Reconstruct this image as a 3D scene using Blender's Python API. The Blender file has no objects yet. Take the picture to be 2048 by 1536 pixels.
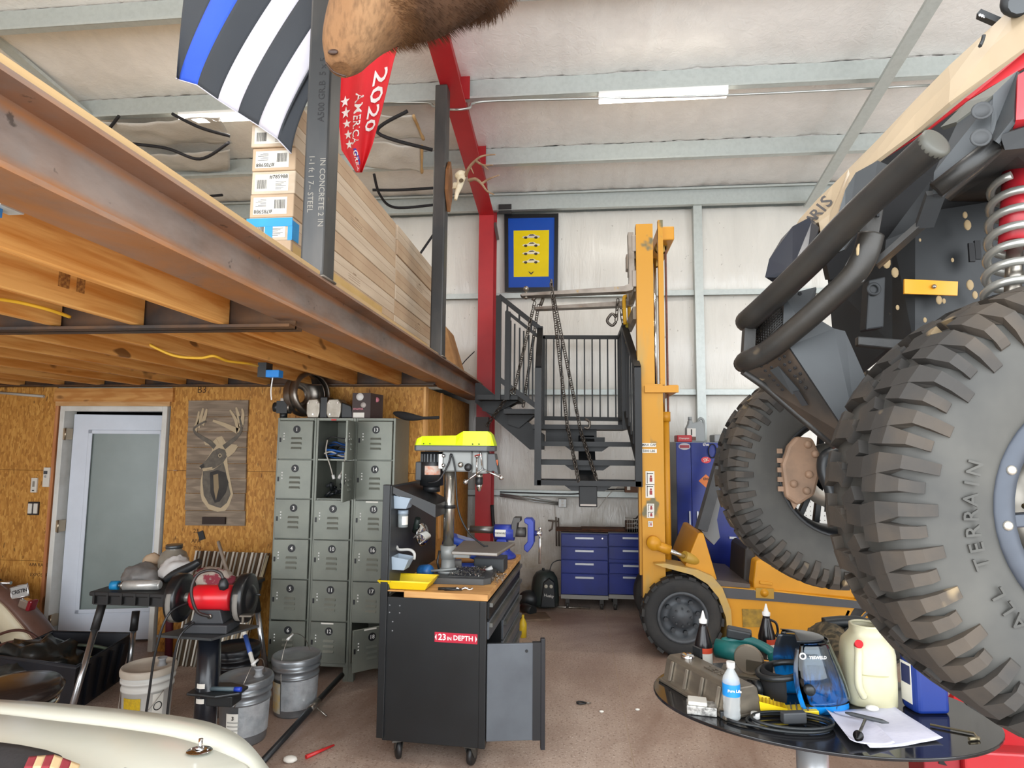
import bpy, math, random
from mathutils import Vector as V, Matrix, Euler, noise
R_ = random.Random(7)
scn = bpy.context.scene
COL = scn.collection
PI = math.pi
# ---------------------------------------------------------------- camera
FPX, EYE = 1230.0, 1.78
def _axes():
    y = V((1150-1024, 890-768, FPX)).normalized()
    z = V((1130-1024, -11600-768, FPX)).normalized()
    z = (z - y*z.dot(y)).normalized()
    x = y.cross(z)
    return x, y, z
AX, AY, AZ = _axes()          # world axes in camera coordinates (x right, y down, z forward)
cam = bpy.data.objects.new('camera', bpy.data.cameras.new('camera'))
COL.objects.link(cam)
cam.data.sensor_fit = 'HORIZONTAL'; cam.data.sensor_width = 36.0
cam.data.lens = FPX/2048*36.0
cam.data.clip_start = 0.05; cam.data.clip_end = 200
right = V((AX.x, AY.x, AZ.x)); up = -V((AX.y, AY.y, AZ.y)); fw = V((AX.z, AY.z, AZ.z))
m = Matrix((right, up, -fw)).transposed().to_4x4(); m.translation = (0, 0, EYE)
cam.matrix_world = m
scn.camera = cam
def at(px, py, Y=None, X=None, Z=None):
    """surveyed point of the workshop: a sight line and the known distance of the thing"""
    c = V((px-1024, py-768, FPX)); d = V((AX.dot(c), AY.dot(c), AZ.dot(c)))
    t = Y/d.y if Y is not None else (X/d.x if X is not None else (Z-EYE)/d.z)
    return V((d.x*t, d.y*t, EYE + d.z*t))
# ---------------------------------------------------------------- light
w = bpy.data.worlds.new('sky'); scn.world = w; w.use_nodes = True
bg = w.node_tree.nodes['Background']; bg.inputs[0].default_value = (0.84, 0.92, 1.0, 1); bg.inputs[1].default_value = 1.6
def area(name, loc, rot, sx, sy, power, col):
    l = bpy.data.lights.new(name, 'AREA'); l.shape = 'RECTANGLE'; l.size = sx; l.size_y = sy; l.energy = power; l.color = col
    o = bpy.data.objects.new(name, l); COL.objects.link(o); o.location = loc; o.rotation_euler = rot; return o
area('daylight_door', (0.8, -.75, 2.35), (math.radians(84), 0, 0), 12, 4.4, 560, (0.93, 0.97, 1.0))
scn.view_settings.view_transform = 'Standard'
scn.view_settings.look = 'None'
scn.view_settings.exposure = 0.3
scn.view_settings.gamma = 1.0
scn.view_settings.use_curve_mapping = False
# ---------------------------------------------------------------- materials
def lin(c):
    if isinstance(c, str):
        c = c.lstrip('#'); c = [int(c[i:i+2], 16)/255 for i in (0, 2, 4)]
    return tuple((x/12.92 if x <= 0.04045 else ((x+0.055)/1.055)**2.4) for x in c[:3]) + (1,)
MATS = {}
class NT:
    def __init__(s, name):
        s.m = bpy.data.materials.new(name); s.m.use_nodes = True
        s.t = s.m.node_tree; s.b = s.t.nodes['Principled BSDF']
        s.tc = None
    def n(s, typ, **k):
        x = s.t.nodes.new('ShaderNode'+typ)
        for a, v in k.items(): setattr(x, a, v)
        return x
    def l(s, a, b): s.t.links.new(a, b)
    def co(s, scale=(1, 1, 1), rot=(0, 0, 0)):
        if s.tc is None: s.tc = s.n('TexCoord')
        mp = s.n('Mapping'); s.l(s.tc.outputs['Object'], mp.inputs[0])
        mp.inputs['Scale'].default_value = scale; mp.inputs['Rotation'].default_value = rot
        return mp.outputs[0]
    def noise(s, scale, detail=4, rough=.55, vec=None, dist=0):
        x = s.n('TexNoise'); x.inputs['Scale'].default_value = scale; x.inputs['Detail'].default_value = detail
        x.inputs['Roughness'].default_value = rough; x.inputs['Distortion'].default_value = dist
        s.l(vec if vec is not None else s.co(), x.inputs['Vector']); return x.outputs['Fac']
    def ramp(s, fac, stops):
        r = s.n('ValToRGB'); e = r.color_ramp.elements
        while len(e) < len(stops): e.new(0.5)
        for i, (p, c) in enumerate(stops): e[i].position = p; e[i].color = lin(c) if not isinstance(c, float) else (c, c, c, 1)
        s.l(fac, r.inputs[0]); return r.outputs[0]
    def mix(s, fac, a, b):
        x = s.n('MixRGB'); 
        if isinstance(fac, float): x.inputs[0].default_value = fac
        else: s.l(fac, x.inputs[0])
        for i, c in ((1, a), (2, b)):
            if isinstance(c, (str, tuple)): x.inputs[i].default_value = lin(c)
            else: s.l(c, x.inputs[i])
        return x.outputs[0]
    def bump(s, h, strength=.3, dist=.01):
        x = s.n('Bump'); x.inputs['Strength'].default_value = strength; x.inputs['Distance'].default_value = dist
        s.l(h, x.inputs['Height']); s.l(x.outputs[0], s.b.inputs['Normal'])
    def col(s, c):
        if isinstance(c, (str, tuple)): s.b.inputs['Base Color'].default_value = lin(c)
        else: s.l(c, s.b.inputs['Base Color'])
    def set(s, rough=.5, metal=0, **k):
        s.b.inputs['Roughness'].default_value = rough; s.b.inputs['Metallic'].default_value = metal
        for a, v in k.items(): s.b.inputs[a.replace('_', ' ')].default_value = v
def mat(name, c, rough=.5, metal=0, c2=None, scale=6, lo=.4, hi=.7, stretch=(1, 1, 1), bump=0, bscale=60, spots=None, sscale=30, sthr=.68, **k):
    """procedural paint: base colour broken up by noise (c2), specks or dirt (spots) and a little relief"""
    if name in MATS: return MATS[name]
    t = NT(name); t.set(rough, metal, **k)
    if c2 is None:
        r, g, b = [x for x in lin(c)[:3]]
        f = t.noise(scale, vec=t.co(stretch))
        cc = t.n('MixRGB'); cc.blend_type = 'MIX'; t.l(f, cc.inputs[0])
        cc.inputs[1].default_value = (r*.9, g*.9, b*.9, 1); cc.inputs[2].default_value = (min(r*1.1, 1), min(g*1.1, 1), min(b*1.1, 1), 1)
        out = cc.outputs[0]
    else:
        out = t.ramp(t.noise(scale, vec=t.co(stretch)), [(lo, c), (hi, c2)])
    if spots:
        out = t.mix(t.ramp(t.noise(sscale, 3), [(sthr, 0.0), (sthr+.05, 1.0)]), out, spots)
    t.col(out)
    if bump: t.bump(t.noise(bscale, 3), bump, .004)
    MATS[name] = t.m; return t.m
def emit(name, c, strength):
    if name in MATS: return MATS[name]
    t = NT(name); t.col(c); t.b.inputs['Emission Color'].default_value = lin(c); t.b.inputs['Emission Strength'].default_value = strength
    MATS[name] = t.m; return t.m
def glass(name, c, rough=.05, trans=1.0, ior=1.45):
    if name in MATS: return MATS[name]
    t = NT(name); t.set(rough, 0); t.col(c); t.b.inputs['Transmission Weight'].default_value = trans; t.b.inputs['IOR'].default_value = ior
    MATS[name] = t.m; return t.m
# ---------------------------------------------------------------- mesh builder
class MB:
    def __init__(s): s.v, s.f, s.s = [], [], []
    def add(s, vs, fs, smooth=False, M=None):
        o = len(s.v)
        s.v += [(M @ V(p)) if M is not None else V(p) for p in vs]
        s.f += [tuple(o+i for i in f) for f in fs]; s.s += [smooth]*len(fs); return s
    def box(s, a, b, M=None):
        x0, y0, z0 = [min(p, q) for p, q in zip(a, b)]; x1, y1, z1 = [max(p, q) for p, q in zip(a, b)]
        return s.add([(x0, y0, z0), (x1, y0, z0), (x1, y1, z0), (x0, y1, z0), (x0, y0, z1), (x1, y0, z1), (x1, y1, z1), (x0, y1, z1)],
                     [(0, 3, 2, 1), (4, 5, 6, 7), (0, 1, 5, 4), (1, 2, 6, 5), (2, 3, 7, 6), (3, 0, 4, 7)], M=M)
    def cbox(s, c, size, rot=(0, 0, 0)):
        h = V(size)/2; M = Matrix.Translation(V(c)) @ Euler(rot).to_matrix().to_4x4()
        return s.box(-h, h, M)
    def bar(s, p0, p1, wx, wy, upv=(0, 0, 1), off=0):
        """rectangular bar between two points"""
        p0, p1 = V(p0), V(p1); d = p1-p0; L = d.length; z = d.normalized(); u = V(upv)
        if abs(z.dot(u)) > .98: u = V((0, 1, 0))
        x = u.cross(z).normalized(); y = z.cross(x)
        M = Matrix((x, y, z)).transposed().to_4x4(); M.translation = p0
        return s.box((-wx/2, -wy/2+off, 0), (wx/2, wy/2+off, L), M)
    def tube(s, pts, r, n=10, closed=False, caps=True, rs=None):
        pts = [V(p) for p in pts]; N = len(pts); rings = []; prev = None; vs = []
        for i, p in enumerate(pts):
            a = pts[(i-1) % N] if (closed or i > 0) else p; b = pts[(i+1) % N] if (closed or i < N-1) else p
            t = (b-a).normalized()
            if prev is None:
                u = V((0, 0, 1)) if abs(t.z) < .9 else V((1, 0, 0)); x = t.cross(u).normalized()
            else:
                x = (prev - t*prev.dot(t)); x = x.normalized() if x.length > 1e-6 else t.orthogonal().normalized()
            prev = x; y = t.cross(x); rr = rs[i] if rs else r
            vs += [p + (x*math.cos(2*PI*k/n) + y*math.sin(2*PI*k/n))*rr for k in range(n)]
        fs = []
        for i in range(N if closed else N-1):
            j = (i+1) % N
            fs += [(i*n+k, i*n+(k+1) % n, j*n+(k+1) % n, j*n+k) for k in range(n)]
        s.add(vs, fs, True)
        if caps and not closed:
            o = len(s.v)-len(vs)
            s.f += [tuple(o+k for k in range(n))[::-1], tuple(o+(N-1)*n+k for k in range(n))]; s.s += [False, False]
        return s
    def cyl(s, p0, p1, r, r1=None, n=20, caps=True): return s.tube([p0, p1], r, n, caps=caps, rs=[r, r if r1 is None else r1])
    def lathe(s, prof, c=(0, 0, 0), axis=(0, 0, 1), n=28, smooth=True, a0=0, a1=2*PI, start=None):
        z = V(axis).normalized(); x = V(start).normalized() if start is not None else z.orthogonal().normalized(); y = z.cross(x); c = V(c)
        full = abs(a1-a0-2*PI) < 1e-6; m_ = n if full else n+1; vs = []
        for k in range(m_):
            a = a0+(a1-a0)*k/n; d = x*math.cos(a)+y*math.sin(a)
            vs += [c + d*r + z*h for r, h in prof]
        P = len(prof); fs = []
        for k in range(n):
            k2 = (k+1) % m_
            for i in range(P-1):
                q = [k*P+i, k2*P+i, k2*P+i+1, k*P+i+1]
                if prof[i][0] < 1e-7: q = [q[0], q[2], q[3]]
                elif prof[i+1][0] < 1e-7: q = [q[0], q[1], q[2]]
                fs.append(tuple(q))
        return s.add(vs, fs, smooth)
    def prism(s, poly, d0, d1, plane='xz', M=None):
        """polygon extruded along the third axis; 'xz' extrudes along y"""
        def p3(p, d): return {'xz': (p[0], d, p[1]), 'xy': (p[0], p[1], d), 'yz': (d, p[0], p[1])}[plane]
        n = len(poly); vs = [p3(p, d0) for p in poly]+[p3(p, d1) for p in poly]
        ar = sum(poly[i][0]*poly[(i+1) % n][1]-poly[(i+1) % n][0]*poly[i][1] for i in range(n))
        fs = [tuple(range(n)), tuple(range(2*n-1, n-1, -1))]+[(i, i+n, (i+1) % n+n, (i+1) % n) for i in range(n)]
        flip = (ar > 0) != (d1 < d0)
        if plane == 'xz': flip = not flip
        if flip: fs = [f[::-1] for f in fs]
        return s.add(vs, fs, M=M)
    def slab(s, pts, thick):
        """planar polygon through 3D points with real thickness (towards -normal)"""
        pts = [V(p) for p in pts]; nrm = V((0, 0, 0))
        for i in range(len(pts)): nrm += (pts[i]).cross(pts[(i+1) % len(pts)])
        nrm.normalize(); n = len(pts); vs = pts+[p-nrm*thick for p in pts]
        return s.add(vs, [tuple(range(n)), tuple(range(2*n-1, n-1, -1))]+[(i, i+n, (i+1) % n+n, (i+1) % n) for i in range(n)])
    def grid(s, fn, nu, nv, smooth=True, thick=0):
        vs = [V(fn(i/nu, j/nv)) for j in range(nv+1) for i in range(nu+1)]
        fs = [(j*(nu+1)+i, j*(nu+1)+i+1, (j+1)*(nu+1)+i+1, (j+1)*(nu+1)+i) for j in range(nv) for i in range(nu)]
        return s.add(vs, fs, smooth)
    def sphere(s, c, r, n=14, m=8, sc=(1, 1, 1)):
        prof = [(max(math.sin(PI*i/m), 0)*r, -math.cos(PI*i/m)*r) for i in range(m+1)]
        prof[0] = (0, -r); prof[-1] = (0, r)
        b = MB().lathe(prof, n=n); M = Matrix.Translation(V(c)) @ Matrix.Diagonal((*sc, 1))
        return s.add(b.v, b.f, True, M)
    def text(s, txt, size, M, align='CENTER', depth=0.0008, bold=0.0, sp=1.0):
        cu = bpy.data.curves.new('t', 'FONT'); cu.body = txt; cu.size = size; cu.align_x = align; cu.align_y = 'CENTER'
        cu.extrude = depth/2; cu.resolution_u = 2; cu.offset = bold*size; cu.space_character = sp
        o = bpy.data.objects.new('t', cu); me = bpy.data.meshes.new_from_object(o)
        s.add([v.co.copy() for v in me.vertices], [tuple(p.vertices) for p in me.polygons], False, M)
        bpy.data.objects.remove(o); bpy.data.curves.remove(cu); bpy.data.meshes.remove(me); return s
    def mesh(s, name, mt, off=None):
        me = bpy.data.meshes.new(name)
        me.from_pydata([(p-off) if off is not None else p for p in s.v], [], s.f); me.update()
        me.polygons.foreach_set('use_smooth', s.s)
        if mt is not None: me.materials.append(mt)
        return me
def frame(o, xd, yd):
    """matrix with origin o, x along xd, y (up) along yd: for lettering and plates on a surface"""
    x = V(xd).normalized(); y = V(yd); y = (y-x*y.dot(x)).normalized(); z = x.cross(y)
    M = Matrix((x, y, z)).transposed().to_4x4(); M.translation = V(o); return M
def mods(o, bevel=0, seg=2, sub=0, solid=0, auto=False):
    if solid: a = o.modifiers.new('solid', 'SOLIDIFY'); a.thickness = solid; a.offset = 0
    if bevel: a = o.modifiers.new('bevel', 'BEVEL'); a.width = bevel; a.segments = seg; a.limit_method = 'ANGLE'; a.angle_limit = math.radians(40)
    if sub: a = o.modifiers.new('sub', 'SUBSURF'); a.levels = sub; a.render_levels = sub
def tag(o, label=None, cat=None, group=None, kind=None):
    for k, v in (('label', label), ('category', cat), ('group', group), ('kind', kind)):
        if v: o[k] = v
    return o
TM = {}
def thing(name, label, cat, loc=(0, 0, 0), rz=0, group=None, kind=None):
    o = bpy.data.objects.new(name, None); COL.objects.link(o); o.empty_display_size = .1
    o.location = loc; o.rotation_euler = (0, 0, rz)
    TM[o.name] = Matrix.Translation(V(loc)) @ Euler((0, 0, rz)).to_matrix().to_4x4()
    return tag(o, label, cat, group, kind)
def part(T, name, mb, mt, world=True, label=None, kind=None, **k):
    """mesh part of a thing (or sub-part of a part); world=True: built in room coordinates"""
    if world:
        inv = TM[T.name].inverted(); mb.v = [inv @ p for p in mb.v]
    o = bpy.data.objects.new(name, mb.mesh(name, mt)); COL.objects.link(o); o.parent = T
    TM[o.name] = TM[T.name]; mods(o, **k); tag(o, label, kind=kind); return o
def solo(name, mb, mt, label=None, cat=None, group=None, kind=None, **k):
    xs = [p.x for p in mb.v]; ys = [p.y for p in mb.v]; zs = [p.z for p in mb.v]
    off = V(((min(xs)+max(xs))/2, (min(ys)+max(ys))/2, min(zs)))
    o = bpy.data.objects.new(name, mb.mesh(name, mt, off)); COL.objects.link(o); o.location = off
    TM[o.name] = Matrix.Translation(off); mods(o, **k); return tag(o, label, cat, group, kind)
def dup(root, loc, rz=None, label=None, group=None):
    r = root.copy(); COL.objects.link(r); r.location = loc
    if rz is not None: r.rotation_euler = (0, 0, rz)
    TM[r.name] = Matrix.Translation(V(loc)) @ Euler((0, 0, r.rotation_euler.z)).to_matrix().to_4x4()
    tag(r, label, None, group)
    for ch in list(root.children):
        c = ch.copy(); COL.objects.link(c); c.parent = r; TM[c.name] = TM[r.name]
        for g in ch.children:
            d = g.copy(); COL.objects.link(d); d.parent = c
    return r
def spline(pts, n=8, closed=False):
    """Catmull-Rom through points"""
    pts = [V(p) for p in pts]; N = len(pts); out = []
    for i in range(N if closed else N-1):
        g = lambda k: pts[k % N] if closed else pts[min(max(k, 0), N-1)]
        p0, p1, p2, p3 = g(i-1), g(i), g(i+1), g(i+2)
        for j in range(n):
            t = j/n; out.append(.5*((2*p1)+(p2-p0)*t+(2*p0-5*p1+4*p2-p3)*t*t+(3*p1-p0-3*p2+p3)*t**3))
    if not closed: out.append(pts[-1])
    return out
def chain(p0, p1, link=.055, r=.006, sag=0.0, wid=.016):
    """welded chain as real links between two points"""
    p0, p1 = V(p0), V(p1); n = max(2, int((p1-p0).length*1.02/(link*.74))); b = MB()
    for i in range(n):
        t0 = (i+.5)/n; c = p0.lerp(p1, t0)-V((0, 0, sag*4*t0*(1-t0))); d = (p1-p0).normalized()
        x = d.orthogonal().normalized(); y = d.cross(x)
        if i % 2: x, y = y, x
        h = link/2-wid*.55
        pts = [c+d*(h*(1 if math.sin(a) > 0 else -1)+math.sin(a)*wid*.8)+x*math.cos(a)*wid*.8 for a in [k*PI/4+PI/8 for k in range(8)]]
        b.tube(pts, r, 5, closed=True)
    return b
# ================================================================ shell
GALV = mat('galvanized', '#c2c8c5', .4, .3, c2='#bac0bd', scale=26, bump=.05, bscale=80)
RED = mat('red_primer', '#b3272c', .42, 0, c2='#9c1f26', scale=2, bump=.04, bscale=90)
MILL = mat('mill_steel', '#3c3d3e', .45, .5, c2='#55524f', scale=5, stretch=(1, 1, .3), spots='#7c6a52', sscale=16, sthr=.72)
LUMB = None
def wood(name, a, b, axis=1, scale=6, rough=.65, knots=True):
    if name in MATS: return MATS[name]
    t = NT(name); t.set(rough); st = [22, 22, 22]; st[axis] = 1.1
    f = t.noise(scale/6, 5, .6, t.co(st), .6)
    c = t.ramp(f, [(.35, a), (.62, b)])
    wv = t.n('TexWave'); wv.inputs['Scale'].default_value = 1.6; wv.inputs['Distortion'].default_value = 9; wv.inputs['Detail'].default_value = 3
    s2 = [7, 7, 7]; s2[axis] = .55; t.l(t.co(s2), wv.inputs[0])
    c = t.mix(t.ramp(wv.outputs['Fac'], [(.55, 0.0), (.9, .55)]), c, a)
    if knots: c = t.mix(t.ramp(t.noise(4.5, 1, .3, t.co(tuple(2 if i != axis else 1 for i in range(3)))), [(.70, 0.0), (.74, .8)]), c, '#5a3413')
    t.col(c); t.bump(f, .15, .003); MATS[name] = t.m; return t.m
JOIST = wood('joist_fir', '#c47c30', '#e6ad64', 1)
JOISTX = wood('lumber_x', '#b0702f', '#d09a58', 0)
PLY = wood('deck_plywood', '#a98a60', '#bfa073', 1, 3)
def osb():
    t = NT('osb'); t.set(.6)
    c = None
    for k, (rot, sc) in enumerate((((0, .5, .3), (62, 62, 19)), ((0, 1.9, .2), (56, 56, 18)), ((.4, -.7, 0), (70, 70, 26)))):
        v = t.n('TexVoronoi'); v.inputs['Scale'].default_value = 1.0; t.l(t.co(sc, rot), v.inputs['Vector'])
        sep = t.n('SeparateColor'); t.l(v.outputs['Color'], sep.inputs[0])
        cc = t.ramp(sep.outputs[0], [(0, '#9c6622'), (.35, '#b27a30'), (.7, '#bf873b'), (1, '#cc9748')])
        c = cc if c is None else t.mix(t.ramp(sep.outputs[1], [(.45, 0.0), (.5, 1.0)]), c, cc)
        h = sep.outputs[0]
    c = t.mix(t.ramp(t.noise(26, 2, .5, t.co((1, 1, .35))), [(.66, 0.0), (.7, .75)]), c, '#5d3a12')
    t.col(c); t.bump(h, .2, .004); return t.m
OSB = osb()
def vinyl(name, c, dirt=None):
    t = NT(name); t.set(.24); t.b.inputs['Specular IOR Level'].default_value = .5
    a = t.noise(2.2, 4, .55, t.co((2.5, 2.5, .5)), .6)
    out = t.ramp(a, [(.3, c), (.7, tuple(min(1, x*1.04) for x in [int(c[i:i+2], 16)/255 for i in (1, 3, 5)]))])
    if dirt:
        sp = t.n('SeparateXYZ'); t.l(t.n('NewGeometry').outputs['Position'], sp.inputs[0])
        g = t.n('MapRange'); g.inputs[1].default_value = 1.5; g.inputs[2].default_value = .2; t.l(sp.outputs[2], g.inputs[0])
        mu = t.n('Math', operation='MULTIPLY'); t.l(g.outputs[0], mu.inputs[0]); t.l(t.ramp(t.noise(3.5, 6, .65), [(.3, .3), (.65, 1.0)]), mu.inputs[1])
        out = t.mix(mu.outputs[0], out, dirt)
        out = t.mix(t.ramp(t.noise(22, 3), [(.70, 0.0), (.74, .5)]), out, '#6e6258')
    t.col(out)
    b = t.n('MixRGB'); b.inputs[0].default_value = .5
    t.l(t.noise(5, 3, .5, t.co((4, 4, .7)), 1.2), b.inputs[1]); t.l(t.noise(3, 2, .5, t.co((1, 1, 1)), .5), b.inputs[2])
    t.bump(b.outputs[0], .55, .02); return t.m
VINYL = vinyl('white_vinyl', '#eeece9')
VINYLW = vinyl('white_vinyl_wall', '#dedbd4', '#a5957f')
# --- floor: two cast slabs with a sawn joint
t = NT('aggregate_concrete'); t.set(.5)
c = t.ramp(t.noise(1.1, 5, .6), [(.3, '#ae998b'), (.55, '#c2ad9e'), (.75, '#d2c1b2')])
c = t.mix(t.ramp(t.noise(62, 2, .5), [(.36, .6), (.43, 0.0)]), c, '#75604f')
c = t.mix(t.ramp(t.noise(84, 2, .5), [(.62, 0.0), (.68, .8)]), c, '#ece2d6')
c = t.mix(t.ramp(t.noise(.9, 4, .6, t.co((1, 1.4, 1)), .8), [(.55, 0.0), (.75, .55)]), c, '#d9cabb')
c = t.mix(t.ramp(t.noise(.45, 5, .65, t.co((1.3, .8, 1)), .6), [(.42, .75), (.58, 0.0)]), c, '#8a6f60')
t.col(c); t.bump(t.noise(60, 3), .15, .003); CONC = t.m
fl = thing('floor', None, None, (0, 0, 0), kind='structure')
jx = at(1262, 1500, Z=0).x
part(fl, 'slab', MB().box((-7.4, -.45, -.12), (jx-.003, 7.75, 0)), CONC)
part(fl, 'slab', MB().box((jx+.003, -.45, -.12), (7.6, 7.75, 0)), CONC)
part(fl, 'joint_filler', MB().box((jx-.003, -.45, -.1), (jx+.003, 7.75, -.002)), mat('joint_sand', '#b5a08c', .9))
solo('ground_apron', MB().box((-30, -40, -.14), (30, -.46, -.03)), mat('apron_concrete', '#b9b2a8', .8, c2='#a79f94'), 'pale concrete apron outside the open shop doors', 'ground', kind='structure')  # unseen ground, put in pale to bounce daylight into the shop
# --- roof
SC = 1.049; WB = 7.1*SC
EY, EZ, RS = 7.1*SC, 1.78+2.957*SC, -.1418
def roofz(y): return EZ+RS*(y-EY)
XL, XR = -7.0, 7.4
ce = thing('ceiling', None, None, (0, 0, 4.5), kind='structure')
part(ce, 'roof_sheet', MB().add([(XL, EY+.3, roofz(EY+.3)+.16), (XR, EY+.3, roofz(EY+.3)+.16), (XR, -.5, roofz(-.5)+.16), (XL, -.5, roofz(-.5)+.16)], [(0, 1, 2, 3)]), GALV, solid=.02)
PY = [6.15*SC, 5.15*SC, 4.13*SC, 3.1, 2.05, 1.0, -.4]
ys = [EY]+PY
for a, b in zip(ys[:-1], ys[1:]):
    det = b > 3.5
    def pill(u, v, a=a, b=b, det=det):
        x = XL+(XR-XL)*u; y = a+(b-a)*v; e = math.sin(PI*v)**.6
        z = roofz(y)+.012-.035*e
        seam = math.exp(-(((x-.62+1.2) % 1.83-1.2)/.05)**2)
        z += -.012*seam*e
        if det:
            fx = abs(math.sin(x*2.3+noise.noise((x*1.3, y, 0))*2))
            z += (.010 if b < 6 else .022)*noise.noise((x*16+ (v-.5)*6*noise.noise((x*1.1, 3, 1)), y*1.2, a))*(.3+.7*(abs(v-.5)*2)**2)
            z += .012*noise.noise((x*3, y*2, 7))
        return (x, y, z)
    part(ce, 'insulation_panel', MB().grid(pill, 420 if det else 20, 14 if det else 4), VINYL)
for y in PY:
    z = roofz(y); b = MB()
    b.box((XL, y-.003, z-.2), (XR, y+.003, z+.004)).box((XL, y-.06, z-.204), (XR, y+.003, z-.2)).box((XL, y-.062, z-.204), (XR, y-.058, z-.182)).box((XL, y, z), (XR, y+.06, z+.004))
    part(ce, 'purlin', b, GALV)
b = MB().box((XL, EY-.1, EZ-.225), (XR, EY-.095, EZ+.01)).box((XL, EY-.16, EZ-.225), (XR, EY-.09, EZ-.22)).box((XL, EY-.15, EZ-.005), (XR, EY-.09, EZ)).box((XL, EY-.15, EZ-.03), (XR, EY-.146, EZ))
part(ce, 'eave_strut', b, GALV)
part(ce, 'splice_plate', MB().cbox(at(1010, 418, Y=6.97*SC), (.16, .012, .12)), mat('black_plate', '#2c2b2b', .6))
# conduit along the second purlin, jogging under the rafter
cp = [at(700, 206, Y=5.1), at(845, 205, Y=5.1), at(868, 213, Y=5.05), at(905, 219, Y=4.93), at(938, 216, Y=4.95), at(968, 203, Y=5.06), at(1190, 197, Y=5.09), at(1462, 190, Y=5.09), at(1870, 170, Y=5.09)]
cp = [V((0, 0, EYE))+(p-V((0, 0, EYE)))*SC for p in cp]
part(ce, 'conduit', MB().tube(spline(cp, 5), .011, 8), mat('conduit_zinc', '#b9bdbb', .3, .8))
# --- walls
wb = thing('wall_back', None, None, (0, 7.2, 0), kind='structure')
part(wb, 'sheeting', MB().box((XL, WB+.12, 0), (XR, WB+.16, EZ+.1)), GALV)
GZ = [EYE+(z-EYE)*SC for z in (1.23, 2.382, 3.523)]

zz = [0]+GZ+[EZ-.2]
for a, b in zip(zz[:-1], zz[1:]):
    def pan(u, v, a=a, b=b):
        x = XL+(XR-XL)*u; z = a+(b-a)*v; e = math.sin(PI*v)**.5
        y = WB+.05-.045*e
        fan = (1-v)**3 if a < .1 else v**3+(1-v)**3
        y += .012*noise.noise((x*13+noise.noise((x*.9, z, 0))*3*(v-.5), z*1.1, a))*(.25+fan)+.014*noise.noise((x*2.4, z*1.6, 4))
        return (x, y, z)
    part(wb, 'insulation_panel', MB().grid(pan, 420, 14), VINYLW)
for z in GZ:
    part(wb, 'girt', MB().box((XL, WB-.04, z-.034), (XR, WB-.034, z+.034)).box((XL, WB-.034, z+.03), (XR, WB+.06, z+.034)).box((XL, WB-.04, z-.034), (XR, WB-.025, z-.03)), GALV)
px0 = at(1390, 600, Y=WB-.1).x; q0 = WB-.11
part(wb, 'wall_post', MB().box((px0, q0+.006, 0), (px0+.006, WB, EZ-.22)).box((px0, q0, 0), (px0+.1, q0+.006, EZ-.22)).box((px0+.094, q0+.006, 0), (px0+.1, q0+.03, EZ-.22)), GALV)
for s_, x in (('left', XL), ('right', XR)):
    part(thing('wall_'+s_, None, None, (x, 2, 0), kind='structure'), 'insulation_panel', MB().box((x-.05, -.5, 0), (x+.05, 7.7, 6)), VINYLW)
fw_ = thing('wall_front', None, None, (0, -.5, 0), kind='structure')
part(fw_, 'door_header', MB().box((XL, -.6, 4.6), (XR, -.5, 6.0)), VINYLW)
part(fw_, 'jamb_panel', MB().box((XL, -.6, 0), (-5.6, -.5, 4.6)), VINYLW)
# --- red rigid frame: column and rafter
CY = 6.75*SC; P0 = at(973, 430, Y=CY); rf = thing('steel_portal', 'red painted steel column at the white wall with its rafter under the roof', 'column', (P0.x, CY+.15, 0))
X0 = P0.x; fwid = .178
part(rf, 'column', MB().box((X0-fwid/2, CY, 0), (X0+fwid/2, CY+.012, P0.z)).box((X0-.005, CY+.01, 0), (X0+.005, CY+.3, P0.z+.2)).box((X0-fwid/2, CY+.29, 0), (X0+fwid/2, CY+.302, P0.z+.25)), RED)
def rz_(y): return P0.z+RS*(y-CY)
b = MB()
for (dz, h, wd) in ((0, .014, fwid), (.014, .42, .01), (.43, .014, fwid)):
    b.add([(X0+sx*wd/2, y, rz_(y)+dz+k*h) for y in (-.45, CY+.01) for sx in (-1, 1) for k in (0, 1)], [(0, 1, 3, 2), (4, 6, 7, 5), (0, 4, 5, 1), (2, 3, 7, 6), (0, 2, 6, 4), (1, 5, 7, 3)])
part(rf, 'rafter', b, RED)
for y in PY[:4]: part(rf, 'purlin_clip', MB().box((X0+.004, y-.075, rz_(y)+.2), (X0+fwid/2, y-.065, rz_(y)+.42)), RED)
part(rf, 'corner_bracket', MB().bar(at(990, 445, Y=7.3), at(996, 480, Y=7.35), .04, .01), mat('bracket_grey', '#8d8a86', .5, .3))
# galvanized struts crossing below the purlins
def strut(name, a, b, label):
    d = (b-a); bb = MB().bar(a, b, .105, .006).bar(a+V((.05, 0, .012)), b+V((.05, 0, .012)), .006, .03).bar(a+V((-.05, 0, .012)), b+V((-.05, 0, .012)), .006, .03)
    solo(name, bb, GALV, label, 'brace')
sa = at(1617, 415, Y=7.28); sb = at(1876, -10, Y=4.3); sb = sa+(sb-sa)*1.25
strut('roof_brace', sa, sb, 'galvanized steel brace sloping up to the roof above the off-road vehicle')
sa = at(215, 268, Y=5.6); sb = at(0, 86, Y=4.6); sb = sa+(sb-sa)*1.3
strut('roof_brace', sa, sb, 'galvanized steel brace slanting to the roof above the loft')
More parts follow.
